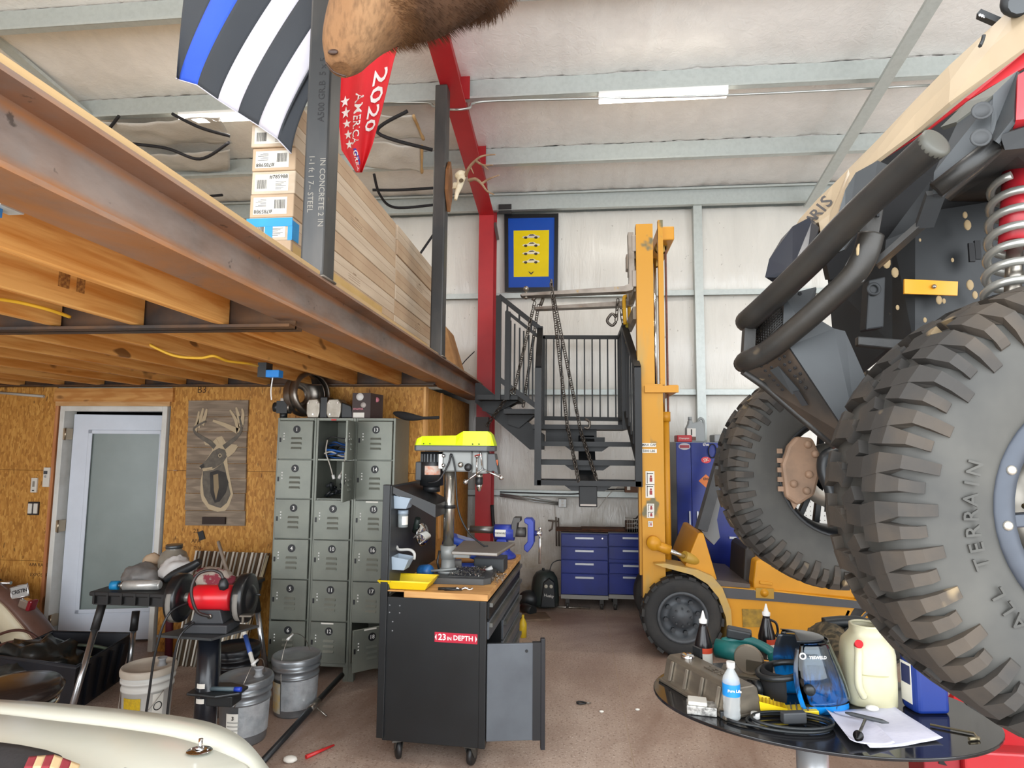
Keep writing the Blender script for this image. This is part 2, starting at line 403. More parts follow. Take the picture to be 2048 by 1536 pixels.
# --- office walls (oriented strand board) under the loft
WY, WX, WT = 5.1, -1.276, 2.262
dl, dr, dt = -4.60, -3.575, 2.09
wo = thing('wall_office', None, None, (-4, WY, 0), kind='structure')
def sheet(x0, x1, z0, z1): part(wo, 'osb_sheet', MB().box((x0+.0015, WY, z0+.0015), (x1-.0015, WY+.012, z1-.0015)), OSB)
z1_ = at(40, 940, Y=WY).z; z2_ = at(40, 1121, Y=WY).z
for zz0, zz1 in ((0, z2_), (z2_, z1_), (z1_, WT)):
    sheet(-7, -5.75, zz0, zz1); sheet(-5.75, dl-.06, zz0, zz1)
zc = at(500, 943, Y=WY).z
for zz0, zz1 in ((0, zc), (zc, WT)): sheet(dr+.02, -2.4, zz0, zz1); sheet(-2.4, WX, zz0, zz1)
ws = thing('wall_office_side', None, None, (WX, 6, 0), kind='structure')
for y0, y1 in ((WY, 6.3), (6.3, 7.36)): part(ws, 'osb_sheet', MB().box((WX-.012, y0+.013, .002), (WX, y1-.002, WT)), OSB)
part(ws, 'batten', MB().box((WX-.002, WY+.0, 0), (WX+.02, WY+.09, WT)), wood('pale_pine', '#c98d4d', '#e0b070', 2))
part(ws, 'batten', MB().box((WX, 5.75, .9), (WX+.015, 5.82, WT)), MATS['pale_pine'])
part(wo, 'header_board', MB().box((dl-.06, WY-.03, 2.13), (dr+.05, WY+.0, 2.25)), JOISTX)
part(wo, 'header_trim', MB().box((dl-.05, WY-.02, dt), (dr+.02, WY+.01, 2.13)), wood('trim_pine', '#b98a55', '#cfa877', 0))
part(wo, 'stud', MB().box((dl-.06, WY-.005, 0), (dl-.03, WY+.1, 2.13)), wood('stud_pine', '#a7653a', '#c4885a', 2))
part(wo, 'interior_wall', MB().box((-7, 7.30, 0), (WX-.02, 7.32, 2.26)), mat('office_paint', '#6d7377', .8))
# --- door
do = thing('door_1', None, None, (dl, WY, 0), kind='structure')
DW = mat('door_white', '#ccd2dc', .35); 
fr = part(do, 'door_frame', MB().box((dl, WY-.02, 0), (dl+.045, WY+.12, dt)).box((dr-.045, WY-.02, 0), (dr, WY+.12, dt)).box((dl+.045, WY-.02, dt-.045), (dr-.045, WY+.12, dt)), mat('frame_white', '#d9d8d2', .45, c2='#c9c7bf'), bevel=.004)
ang = math.radians(14); L = .90; hx, hy = dl+.075, WY+.06
M = Matrix.Translation((hx, hy, 0)) @ Euler((0, 0, ang)).to_matrix().to_4x4()
b = MB(); T_ = .042
for a, c_ in (((0, 0, .02), (.14, T_, 2.02)), ((L-.14, 0, .02), (L, T_, 2.02)), ((.14, 0, .02), (L-.14, T_, .27)), ((.14, 0, 1.87), (L-.14, T_, 2.02))): b.box(a, c_, M)
lf = part(do, 'door_leaf', b, DW)
b = MB()
for a, c_ in (((.13, -.012, .26), (.165, .0, 1.88)), ((L-.165, -.012, .26), (L-.13, .0, 1.88)), ((.13, -.012, .26), (L-.13, .0, .295)), ((.13, -.012, 1.845), (L-.13, .0, 1.88))): b.box(a, c_, M)
part(do, 'glass_moulding', b, DW, bevel=.004)
part(do, 'frosted_pane', MB().box((.14, .012, .27), (L-.14, .02, 1.87), M), mat('frosted_glass', '#78827e', .28, 0, c2='#7f8985', scale=3))
for z in (at(125, 868, Y=WY).z, at(120, 1052, Y=WY).z, at(113, 1242, Y=WY).z):
    hp = part(do, 'hinge', MB().box((dl+.047, WY-.022, z-.05), (dl+.075, WY+.055, z+.05)).cyl((dl+.07, WY-.02, z-.055), (dl+.07, WY-.02, z+.055), .008, n=8), mat('hinge_steel', '#b7a78e', .3, .9))
# --- loft: steel edge beam, joists and deck
BT, BB, BX0, BX1 = 2.485, 2.29, -1.235, -1.07
t = NT('rusty_beam'); t.set(.5, .35)
sp = t.n('SeparateXYZ'); t.l(t.co(), sp.inputs[0])
g = t.n('ValToRGB'); e = g.color_ramp.elements
vals = [(0, .75), (.12, .35), (.22, .95), (.36, .25), (.75, .15), (.86, .7), (1, .3)]
while len(e) < len(vals): e.new(.5)
for i, (p, v_) in enumerate(vals): e[i].position = p; e[i].color = (v_, v_, v_, 1)
mr = t.n('MapRange'); mr.inputs[1].default_value = 0; mr.inputs[2].default_value = .195; t.l(sp.outputs[2], mr.inputs[0]); t.l(mr.outputs[0], g.inputs[0])
ad = t.n('Math', operation='MULTIPLY'); t.l(g.outputs[0], ad.inputs[0]); t.l(t.ramp(t.noise(3.2, 6, .65, t.co((1, .55, 1)), .8), [(.28, .25), (.6, 1.0)]), ad.inputs[1])
c = t.ramp(t.noise(2.4, 6, .65, t.co((1, .7, 2))), [(.3, '#4d4b4a'), (.5, '#777472'), (.7, '#908c89')])
c = t.mix(ad.outputs[0], c, '#b5702a')
c = t.mix(t.ramp(t.noise(18, 4, .6), [(.66, 0.0), (.72, .7)]), c, '#38302b')
t.col(c); t.bump(t.noise(40, 4), .12, .003); RUST = t.m
def ibeam(b, x0, x1, y0, y1, z0, z1, tf=.013, tw=.009):
    xm = (x0+x1)/2
    return b.box((x0, y0, z0), (x1, y1, z0+tf)).box((x0, y0, z1-tf), (x1, y1, z1)).box((xm-tw/2, y0, z0+tf), (xm+tw/2, y1, z1-tf))
eb = solo('edge_beam', ibeam(MB(), BX0, BX1, -.4, CY-.01, BB, BT), RUST, 'rust streaked steel I-beam carrying the loft edge', 'beam')
lo = thing('loft_floor', 'plywood loft floor on wooden joists beside the steel edge beam', 'loft', (-4, 3, 2.27), kind='structure')
part(lo, 'deck_sheet', MB().box((XL+.06, -.4, BT), (BX1-.012, 2.0, BT+.026)), PLY)
part(lo, 'deck_sheet', MB().box((XL+.06, 2.003, BT), (BX1-.012, 4.4, BT+.026)), PLY)
part(lo, 'deck_sheet', MB().box((XL+.06, 4.403, BT), (BX1-.03, WB-.05, BT+.026)), PLY)
DARKS = mat('dark_beam', '#3a3330', .55, .3, c2='#6b4a2c', scale=4)
def xbeam(y0, y1, z0, z1, name='cross_beam'):
    ym = (y0+y1)/2; b = MB().box((XL+.05, y0, z0), (BX0+.07, y1, z0+.012)).box((XL+.05, y0, z1-.012), (BX0+.07, y1, z1)).box((XL+.05, ym-.005, z0), (BX0+.07, ym+.005, z1))
    part(lo, name, b, DARKS)
xbeam(2.38, 2.50, 2.254, 2.482); xbeam(4.98, 5.1, 2.262, 2.482)
jm = None
for bay, (y0, y1) in enumerate(((-.4, 2.425), (2.455, 5.03))):
    for k in range(13):
        x = -1.47-.385*k
        if x < XL+.1: break
        o = part(lo, 'joist', MB().box((x-.019, y0, 2.268+.003*((k*7+bay*3) % 3)), (x+.019, y1, 2.4845)), JOIST, bevel=.004, seg=1)
        if k % 4 == 1 and bay == 0:
            part(o, 'grade_stamp', MB().box((x+.019, y1-.45, 2.33), (x+.0195, y1-.40, 2.43)).box((x+.019, y1-.37, 2.33), (x+.0195, y1-.33, 2.43)), mat('stamp_ink', '#7e4d1f', .8, c2='#b9823f', scale=90))
part(lo, 'ledger', MB().box((BX0-.042, -.4, BB+.02), (BX0-.003, 2.42, BT-.002)), wood('ledger_pine', '#b87146', '#d08c5e', 1))
part(lo, 'ledger', MB().box((BX0-.042, 2.455, BB+.02), (BX0-.003, 5.0, BT-.002)), MATS['ledger_pine'])
# ================================================================ loft edge: posts, cartons, flags, mounts, roof lights
DZ = BT+.026
def post(y0, z1, label, marks):
    p = thing('square_post', label, 'post', (-1.12, y0+.06, DZ-.026))
    part(p, 'tube', MB().box((-1.175, y0, BT), (-1.07, y0+.127, z1)), MILL, bevel=.012, seg=3)
    if marks: 
        ink = mat('black_ink', '#1c1c1e', .7); chalk = mat('chalk', '#8a867e', .9)
        part(p, 'stencil', MB().text('A500 GR.B  5 x 5', .042, frame((-1.105, y0-.0006, 3.33), (0, 0, 1), (-1, 0, 0)), bold=.004), ink)
        part(p, 'chalk_note', MB().text('IN CONCRETE 2 IN', .036, frame((-1.09, y0-.0006, 2.86), (0, 0, -1), (1, 0, 0))), chalk)
        part(p, 'chalk_note', MB().text('1-1 ft 1 7-- STEEL', .036, frame((-1.14, y0-.0006, 2.90), (0, 0, -1), (1, 0, 0))), chalk)
    part(p, 'weld', MB().tube([(-1.175, y0-.004, BT+.004), (-1.066, y0-.004, BT+.004), (-1.066, y0+.13, BT+.004)], .006, 6), mat('weld_bead', '#8b857c', .4, .7))
    return p
post(2.47, 4.62, 'dark square steel post with stencilled grade and chalk notes beside the flag', True)
post(4.85, rz_(4.977)-.002, 'dark square steel post on the loft edge carrying the antlered skull', False)
# --- flooring cartons stacked lengthwise
CARD = mat('cardboard', '#bda488', .75, c2='#b0957a', scale=3); CARDP = mat('pale_carton', '#cbb9a3', .7, c2='#b8a48d', scale=5, stretch=(1, .25, 3))
PAPER = mat('label_paper', '#e4e0d6', .6); INK = mat('print_ink', '#3a3734', .7); TAPEC = mat('kraft_tape', '#c7a566', .35, c2='#b99757')
def carton(y0, y1, z0, row, near):
    jx_, jy = R_.uniform(-.006, .006), R_.uniform(-.012, .012); x1 = -1.352+jx_; x0 = x1-.222; h = .1165; ya = y0+jy
    nm = ['bottom', 'second', 'third', 'fourth', 'fifth', 'sixth', 'seventh', 'top']
    T = thing('flooring_carton', '%s carton of the %s flooring stack on the loft' % (nm[row]+(' row' if 0 else ''), 'labelled near' if near else 'plain far'), 'carton', ((x0+x1)/2, (ya+y1)/2, z0), group='flooring cartons stacked on the loft')
    part(T, 'box', MB().box((x0, ya, z0+.001), (x1, y1-.004, z0+h)), CARDP if (row+near) % 2 else CARD, bevel=.003, seg=1)
    part(T, 'lid_seam', MB().box((x1-.001, ya+.01, z0+h*.55), (x1+.0008, y1-.02, z0+h*.56)), mat('carton_shadow', '#9c7d5f', .8))  # slightly darker line along the lid seam
    if row == 2 or row == 5: part(T, 'side_print', MB().text('FLOORING', .012, frame((x1+.0012, (ya+y1)/2, z0+.07), (0, 1, 0), (0, 0, 1))).box((x1, (ya+y1)/2-.1, z0+.02), (x1+.001, (ya+y1)/2+.1, z0+.023)).box((x1, (ya+y1)/2-.1, z0+.035), (x1+.001, (ya+y1)/2+.1, z0+.038)).box((x1, (ya+y1)/2-.1, z0+.048), (x1+.001, (ya+y1)/2+.1, z0+.05)), mat('faint_print', '#a08a74', .8))
    if not near: return
    if row >= 3 or row == 2:
        lw, lh = .17, .085; xc = (x0+x1)/2-.008; zc_ = z0+h/2; ups = row in (3, 5, 7)
        lb = part(T, 'label', MB().box((xc-lw/2, ya-.0012, zc_-lh/2), (xc+lw/2, ya+.0005, zc_+lh/2)), PAPER)
        s = -1 if ups else 1
        b = MB().text('#785988', .026, frame((xc+s*.035, ya-.0018, zc_+s*.028), (s, 0, 0), (0, 0, s)), bold=.012)
        xx = xc-s*.075
        while abs(xx-(xc-s*.075)) < .05:
            ww = R_.choice((.001, .0018, .003)); b.box((xx, ya-.0018, zc_-s*.03), (xx+s*ww, ya-.001, zc_+s*.015)); xx += s*(ww+R_.choice((.001, .002)))
        for q in range(6): b.box((xc+s*.02, ya-.0018, zc_-s*(.033-q*.007)), (xc+s*(.05+.012*(q % 3)), ya-.001, zc_-s*(.031-q*.007)))
        part(lb, 'print', b, INK)
    if row == 1:
        part(T, 'tape', MB().box((x1, ya+.02, z0+.015), (x1+.001, y1-.3, z0+h-.012)), TAPEC)
    if row == 2:
        bt = mat('blue_tape', '#1f8fd0', .55, c2='#2a9add')
        part(T, 'blue_tape', MB().box((x0-.01, ya-.003, z0+.07), (x1+.001, ya-.0008, z0+.112)).box((x0+.085, ya-.0028, z0+.005), (x0+.125, ya-.0015, z0+.0695)).box((x1-.02, ya-.0035, z0+.0), (x1+.003, ya-.0031, z0+.069)).box((x1+.0005, ya+.001, z0+.005), (x1+.002, ya+.07, z0+.1)), bt)
for near, (y0, y1) in ((1, (2.75, 4.44)), (0, (4.45, 5.9))):
    for r in range(8): carton(y0, y1, DZ+.0005+r*.1175, r, near)
wedge = MB().prism([(-.15, 0), (.1, .02), (.17, .16), (.02, .27), (-.15, .3)], -.15, .15, 'xz', Matrix.Translation(at(900, 655, Y=6.0)+V((-.06, 0, 0))))
# --- cardboard scrap box hanging over the far deck edge
T = thing('paper_sack', 'brown insulation sack slumped on the loft by the red column', 'sack', at(903, 660, Y=6.4)-V((.25, 0, 0)))
p = at(900, 655, Y=6.4); z0 = DZ
part(T, 'sack', MB().add([(p.x-.5, 6.3, z0), (p.x+.12, 6.3, z0), (p.x+.12, 6.8, z0), (p.x-.5, 6.8, z0), (p.x-.5, 6.3, z0+.5), (p.x-.03, 6.32, z0+.52), (p.x-.03, 6.75, z0+.5), (p.x-.5, 6.8, z0+.5)], [(0, 3, 2, 1), (4, 5, 6, 7), (0, 1, 5, 4), (1, 2, 6, 5), (2, 3, 7, 6), (3, 0, 4, 7)]), mat('kraft_paper', '#9f7448', .8, c2='#b5895a', bump=.3, bscale=14), bevel=.02)
# --- thin blue line flag behind the near post
def cloth(fn, u0, u1, v0, v1, nu, nv): return MB().grid(lambda u, v: fn(u0+(u1-u0)*u, v0+(v1-v0)*v), nu, nv)
FB = [(353, 157), (358, 160), (395, 171), (436, 200), (476, 226), (517, 252), (555, 278), (583, 308)]
FT = [(374, -60), (452, -60), (512, -60), (585, -60), (640, -60), (705, -60), (745, -60), (790, -60)]
def flagpt(u, v):
    i = min(int(u), 6); f = u-i
    bx, by = FB[i][0]+(FB[i+1][0]-FB[i][0])*f, FB[i][1]+(FB[i+1][1]-FB[i][1])*f
    tx, ty = FT[i][0]+(FT[i+1][0]-FT[i][0])*f, FT[i][1]+(FT[i+1][1]-FT[i][1])*f
    k = v; cx = bx+(tx-bx)*(k**1.25 if u < 6.2 else k**1.5); cy = by+(ty-by)*k
    y = 2.665-.05*math.sin(PI*v)+.018*math.sin(u*1.9+v*2)*(1-v*.4)
    return at(cx, cy, Y=min(y, 2.7))
fg = thing('striped_flag', 'black and white striped flag with one blue stripe hanging at the loft', 'flag', at(480, 150, Y=2.67))
FAB = {'k': mat('flag_black', '#34383e', .85, bump=.2, bscale=300), 'b': mat('flag_blue', '#2c55c8', .8, bump=.2, bscale=300), 'w': mat('flag_white', '#c2c0ca', .85, bump=.2, bscale=300)}
for i, c_ in enumerate('kbkwkwk'): part(fg, 'stripe', cloth(flagpt, i, i+1, 0, 1, 8, 26), FAB[c_], solid=.0015)
part(fg, 'hem', MB().tube([flagpt(u*.25, .0)+V((0, -.002, 0)) for u in range(29)], .003, 6), FAB['w'])
part(fg, 'flag_pole', MB().cyl(at(374, -62, Y=2.68), at(800, -62, Y=2.665), .012), mat('pole_wood', '#8a6a44', .6))
# --- red banner hanging over the cartons
BTOP, BBOT = [(690, 40), (806, 60)], [(713, 350), (722, 346)]
def banpt(u, v):   # u across 0..1, v 0 top..1 bottom
    l = [(684, 40), (679, 160), (677, 240), (683, 300), (712, 345)]; r = [(812, 40), (788, 120), (764, 220), (745, 290), (724, 345)]
    k = v*4; i = min(int(k), 3); f = k-i
    L_ = [l[i][j]+(l[i+1][j]-l[i][j])*f for j in (0, 1)]; Rr = [r[i][j]+(r[i+1][j]-r[i][j])*f for j in (0, 1)]
    y = 3.72+.05*math.sin(u*5.5+v*3)*(.4+v)+.03*math.sin(u*11)
    return at(L_[0]+(Rr[0]-L_[0])*u, L_[1]+(Rr[1]-L_[1])*u, Y=y)
bn = thing('red_banner', 'red banner with white lettering and stars draped above the flooring cartons', 'banner', at(718, 340, Y=3.72))
part(bn, 'cloth', MB().grid(lambda u, v: banpt(u, v), 24, 40), mat('banner_red', '#d8222c', .7, bump=.15, bscale=200), solid=.001)
def mapped(mb):
    out = []
    for p in mb.v:
        u, v = min(max(p.x, .01), .99), min(max(p.y, .01), .99)
        q = banpt(u, v); out.append(q+V((.002, -.006-p.z, 0)))
    mb.v = out; return mb
WHT = mat('banner_white', '#f0ecec', .7)
def bantext(s, size, ucol, v0, dens, stretch):
    b = MB(); b.text(s, 1.0, Matrix.Identity(4), 'LEFT', depth=.002, bold=.01)
    b.v = [V((ucol+(p.y)*size, v0+p.x*dens, p.z)) for p in b.v]; return b
part(bn, 'lettering', mapped(bantext('2020', .36, .78, .27, .19, 1)), WHT)
part(bn, 'lettering', mapped(bantext('AMERICA', .25, .42, .37, .085, 1)), WHT)
part(bn, 'lettering', mapped(bantext('GREA', .25, .42, .775, .085, 1)), WHT)
for k, v_ in enumerate((.40, .47, .55, .64, .72)):
    b = MB(); pts = []
    for j in range(10):
        rr = (.085 if j % 2 == 0 else .035)*(1+.5*v_); a = j*PI/5-PI/2; pts.append((.13+.03*k+rr*math.cos(a), v_+rr*.36*math.sin(a), 0))
    b.add(pts+[(.13+.03*k, v_, 0)], [(j, (j+1) % 10, 10) for j in range(10)])
    part(bn, 'star', mapped(b), WHT)
part(bn, 'blue_line', mapped(MB().grid(lambda u, v: (.36+.10*u+.22*v, .76+.19*v, 0), 2, 10)), mat('banner_blue', '#3b2f9a', .7))
# --- taxidermy head, nose down towards the flag
hd = [at(684, 141, Y=1.975), at(687, 122, Y=1.98), at(700, 84, Y=1.99), at(728, 38, Y=2.02), at(778, 0, Y=2.06), at(850, -20, Y=2.12), at(935, -75, Y=2.2), V((-.45, 2.35, 3.75)), V((-.98, 2.52, 3.95))]
rr = [.034, .066, .100, .132, .152, .165, .175, .19, .16]
pts = spline(hd, 7); rs = []
for i in range(len(hd)-1):
    for j in range(7): rs.append(rr[i]+(rr[i+1]-rr[i])*(j/7))
rs.append(rr[-1])
b = MB().tube(pts, .1, 28, rs=rs)
b.v = [p+V((noise.noise(p*9)*.012, noise.noise(p*9+V((5, 1, 2)))*.012, noise.noise(p*9+V((9, 4, 3)))*.01)) for p in b.v]
t = NT('elk_hide'); t.set(.9)
sp = t.n('SeparateXYZ'); t.l(t.n('NewGeometry').outputs['Position'], sp.inputs[0])
mr = t.n('MapRange'); mr.inputs[1].default_value = -.80; mr.inputs[2].default_value = -.52; t.l(sp.outputs[0], mr.inputs[0])
ad = t.n('Math', operation='ADD'); t.l(mr.outputs[0], ad.inputs[0]); nf = t.noise(7, 4, .6); mu = t.n('Math', operation='MULTIPLY_ADD'); t.l(nf, mu.inputs[0]); mu.inputs[1].default_value = .7; mu.inputs[2].default_value = -.35; t.l(mu.outputs[0], ad.inputs[1])
c = t.ramp(ad.outputs[0], [(0, '#85603f'), (.35, '#8f6c4b'), (.75, '#6d4a2b'), (1, '#4f3420')])
c = t.mix(t.ramp(t.noise(60, 3, .6, t.co((1, 1, .25))), [(.45, 0.0), (.7, .5)]), c, '#3d2816')
t.col(c); t.bump(t.noise(90, 3, .6, t.co((1, 1, .2))), .5, .004); HIDE = t.m
el = thing('elk_mount', 'brown taxidermy elk head mount with dark throat mane in front of the post', 'taxidermy', hd[-1])
part(el, 'head', b, HIDE)
fur = MB(); RF = random.Random(3)
for i in range(9000):
    k = RF.randrange(23, 51); a = RF.uniform(0, 2*PI); p0_, p1_ = pts[k], pts[min(k+1, len(pts)-1)]; d = (p1_-p0_).normalized()
    x = d.orthogonal().normalized(); y = d.cross(x); n_ = x*math.cos(a)+y*math.sin(a)
    if n_.z > .55: continue
    q = p0_.lerp(p1_, RF.random())+n_*rs[k]*.99; ln = RF.uniform(.02, .045)*(1.2 if n_.z < 0 else .6)
    e_ = q+n_*ln*.55+d*ln*.55-V((0, 0, ln*.55)); sd = d.cross(n_)*.0016
    fur.add([q-sd, q+sd, e_], [(0, 1, 2)])
part(el, 'mane', fur, HIDE, kind='stuff')
part(el, 'nostril', MB().sphere(at(666, 104, Y=1.913), .017, sc=(1.1, .4, .6)), mat('nose_dark', '#3a2418', .5))
part(el, 'mouth_line', MB().tube(spline([at(652, 126, Y=1.94), at(668, 144, Y=1.925), at(692, 153, Y=1.935)], 5), .004, 6), MATS['nose_dark'])
part(el, 'mounting_board', MB().cbox((-1.033, 2.53, 3.95), (.07, .32, .42)), wood('barn_board', '#6f5a45', '#8f7a62', 2), bevel=.01)
# --- european mount of a deer skull on the second post
pl = thing('skull_mount', 'bleached deer skull with antlers on a wooden plaque fixed to the post', 'skull mount', at(908, 420, Y=4.9))
A_ = lambda x, y, Y=4.9: at(x, y, Y=Y)
zc0, zc1 = A_(905, 424).z, A_(905, 322).z
part(pl, 'plaque', MB().prism([(4.91, zc0), (4.99, zc0+.16), (4.97, zc1-.1), (4.9, zc1), (4.83, zc1-.1), (4.81, zc0+.16)], -1.068, -1.035, 'yz'), wood('walnut', '#6b4423', '#8a5c33', 2), bevel=.008)
SK = mat('bone', '#e0d6bd', .6, c2='#cbbb98', scale=20, bump=.1)
kx = [A_(925, 347, 4.87), A_(922, 358, 4.86), A_(919, 372, 4.85), A_(914, 386, 4.84), A_(911, 400, 4.83)]
part(pl, 'skull', MB().tube(spline(kx, 4), .04, 14, rs=[.045+(.012-.045)*(i/16)**.8 for i in range(17)]).sphere(A_(921, 352, 4.87), .05, sc=(1, .9, .8)).bar(A_(915, 372, 4.85), A_(908, 372, 4.87), .03, .05), SK)
part(pl, 'eye_socket', MB().lathe([(.0, .0), (.013, 0), (.017, .004), (.019, .0)], A_(922.5, 361, 4.81), (0, -1, .1), 14), mat('socket_shadow', '#5d4d38', .9))
AN = mat('antler', '#8d7258', .55, c2='#b39a7e', scale=14, bump=.3, bscale=70)
def antler(paths):
    b = MB()
    for pth, r0, r1 in paths:
        s_ = spline([A_(*q) for q in pth], 6); n_ = len(s_); b.tube(s_, r0, 8, rs=[r0+(r1-r0)*i/(n_-1) for i in range(n_)])
    part(pl, 'antler', b, AN)
antler([([(931, 352, 4.86), (938, 336, 4.8), (950, 322, 4.75), (965, 312, 4.72), (991, 309, 4.7)], .016, .005), ([(951, 321, 4.75), (966, 330, 4.7), (986, 330, 4.66)], .011, .004), ([(968, 331, 4.7), (977, 340, 4.67)], .008, .003), ([(941, 334, 4.8), (947, 347, 4.78)], .008, .003)])
antler([([(938, 361, 4.86), (950, 358, 4.82), (962, 366, 4.78), (974, 382, 4.75), (988, 389, 4.72)], .016, .005), ([(964, 367, 4.78), (978, 358, 4.74), (999, 350, 4.7)], .011, .004)])
# --- tube lights on the purlins
def tube_light(x, y, label, lum=13, w=90):
    z = roofz(y)-.2055; T = thing('tube_light', label, 'light', (x, y-.03, z-.075), group='tube lights on the purlins')
    part(T, 'housing', MB().box((x-.57, y-.075, z-.03), (x+.57, y+.015, z)), mat('lamp_white', '#e8e8e6', .5))
    part(T, 'diffuser', MB().prism([(y-.078, z-.03), (y-.066, z-.075), (y+.006, z-.075), (y+.018, z-.03)], x-.565, x+.565, 'yz'), emit('lamp_glow', '#fff6e4', 7))
    l = area('lamp', (x, y-.03, z-.085), (0, 0, 0), 1.1, .07, lum, (1, .96, .9)); return T
c0 = at(1326, 208, Y=5.34)
tube_light(c0.x, PY[1], 'lit tube light on the purlin above the yellow forklift')
tube_light(at(468, 228, Y=5.34).x, PY[1], 'lit tube light glowing behind the flag and cartons')
tube_light(c0.x, 2.05, 'lit tube light over the middle of the shop', 22)
tube_light(-3.2, 2.05, 'lit tube light over the near end of the loft', 22)
# --- torn, sagging insulation above the loft, with its black straps
FLAP = vinyl('torn_vinyl', '#c9c6c0'); FIB = mat('fibreglass', '#c9a878', .95, c2='#b8925c', bump=.5, bscale=60)
def flap(name, cs, sag, label, fib=False):
    c00, c10, c11, c01 = [at(x, y, Y=Y) for x, y, Y in cs]
    def fn(u, v):
        p = c00.lerp(c10, u).lerp(c01.lerp(c11, u), v)
        return p+V((0, 0, -sag*math.sin(PI*u)*math.sin(PI*(.15+.85*v))+.03*noise.noise(p*5)))
    T = part(ce, name, MB().grid(fn, 26, 14), FLAP, solid=.004, label=label)
    if fib: part(T, 'fibre_edge', MB().tube([fn(1, v/8)+V((.01, 0, -.005)) for v in range(9)], .012, 7, rs=[.014+.008*noise.noise((k*3.1, 0, 0)) for k in range(9)]), FIB)
flap('sagging_insulation', [(195, 245, 5.35), (440, 232, 5.3), (465, 285, 5.9), (240, 292, 5.9)], .06, 'drooping white insulation sheet beside the glowing tube light')
flap('sagging_insulation', [(245, 305, 6.0), (460, 300, 6.0), (460, 345, 6.5), (330, 348, 6.5)], .06, 'crumpled white insulation sheet sagging low behind the cartons')
flap('torn_insulation', [(735, 230, 5.3), (825, 226, 5.3), (845, 280, 5.7), (750, 275, 5.7)], .03, 'torn white insulation flap with a frayed tan edge above the banner', True)
flap('torn_insulation', [(740, 281, 5.75), (842, 292, 5.8), (842, 345, 6.2), (725, 332, 6.15)], .03, 'larger torn insulation flap with tan fibre hanging beside the post', True)
STR = mat('black_strap', '#1d1c20', .7)
for i, (pp, lb) in enumerate((([(238, 232, 5.3), (212, 266, 5.4)], 'short black strap at the roof above the brace'), ([(345, 228, 5.2), (400, 255, 5.2), (460, 272, 5.3)], 'black strap bowed across the sagging insulation'), ([(235, 285, 5.6), (330, 296, 5.7), (400, 318, 5.8), (458, 285, 5.6)], 'long black strap under the crumpled insulation sheet'), ([(815, 222, 5.1), (755, 265, 5.2), (865, 300, 5.3)], 'black strap forked across the torn insulation flaps'), ([(748, 348, 6.3), (760, 390, 6.5), (790, 415, 6.8), (866, 410, 6.9)], 'black strap curling down behind the flooring cartons'), ([(745, 380, 6.5), (800, 380, 6.6), (868, 376, 6.6)], 'straight black strap stretched below the roof by the post'), ([(400, 394, 6.9), (445, 390, 6.9)], 'short black strap above the rusty beam near the cartons'))):
    part(ce, 'insulation_strap', MB().tube(spline([at(*q[:2], Y=q[2]) for q in pp], 8), .016, 6), STR, label=lb)
solo('door_track_rod', MB().tube([at(880, 450, Y=6.6), at(842, 505, Y=6.6), at(790, 580, Y=6.6), V((at(740, 655, Y=6.6).x, 6.6, DZ))], .014, 8), STR, 'black rod leaning on the loft behind the post', 'rod')
# ================================================================ back of the shop
BLK = mat('black_paint', '#0e0f11', .5, 0, c2='#15171a', scale=8, bump=.04)
STEEL = mat('bare_steel', '#a39c92', .3, .85, c2='#857d74', scale=20)
CHR = mat('chrome', '#d8d8d8', .12, 1.0)
RUBB = mat('tyre_rubber', '#2b2b2b', .8, c2='#3b3936', scale=7, bump=.15, bscale=40)
YEL = mat('lift_yellow', '#d0911c', .45, 0, c2='#c4881a', scale=3, spots='#7d5a24', sscale=9, sthr=.72)
DKG = mat('dark_grey', '#3c3e41', .55, c2='#47494b')
# --- framed poster standing on the wall girt
WF = WB-.06
T = thing('framed_poster', 'black framed poster of four sports cars on yellow and blue', 'poster', at(1063, 584, Y=WF))
q = [at(1010, 584, Y=WF), at(1115, 583, Y=WF), at(1117, 428, Y=WF), at(1009, 430, Y=WF)]
def quadpt(u, v): return q[0].lerp(q[1], u).lerp(q[3].lerp(q[2], u), v)
def qbox(b, u0, u1, v0, v1, d0, d1):
    ps = [quadpt(u, v) for u, v in ((u0, v0), (u1, v0), (u1, v1), (u0, v1))]
    b.add([p+V((0, -d0, 0)) for p in ps]+[p+V((0, -d1, 0)) for p in ps], [(0, 1, 2, 3), (7, 6, 5, 4), (0, 4, 5, 1), (1, 5, 6, 2), (2, 6, 7, 3), (3, 7, 4, 0)]); return b
b = MB()
for r in ((0, .07, 0, 1), (.93, 1, 0, 1), (.07, .93, 0, .05), (.07, .93, .95, 1)): qbox(b, *r, 0, .025)
part(T, 'frame', b, mat('poster_frame', '#15161a', .3))
part(T, 'blue_mat', qbox(MB(), .07, .93, .05, .95, .004, .008), mat('poster_blue', '#1f4fae', .18))
part(T, 'yellow_print', qbox(MB(), .17, .83, .19, .79, .008, .0095), mat('poster_yellow', '#e8cd12', .2))
CW_, CD_ = mat('poster_car', '#e6dcbf', .3), mat('poster_dark', '#3b2f2a', .3)
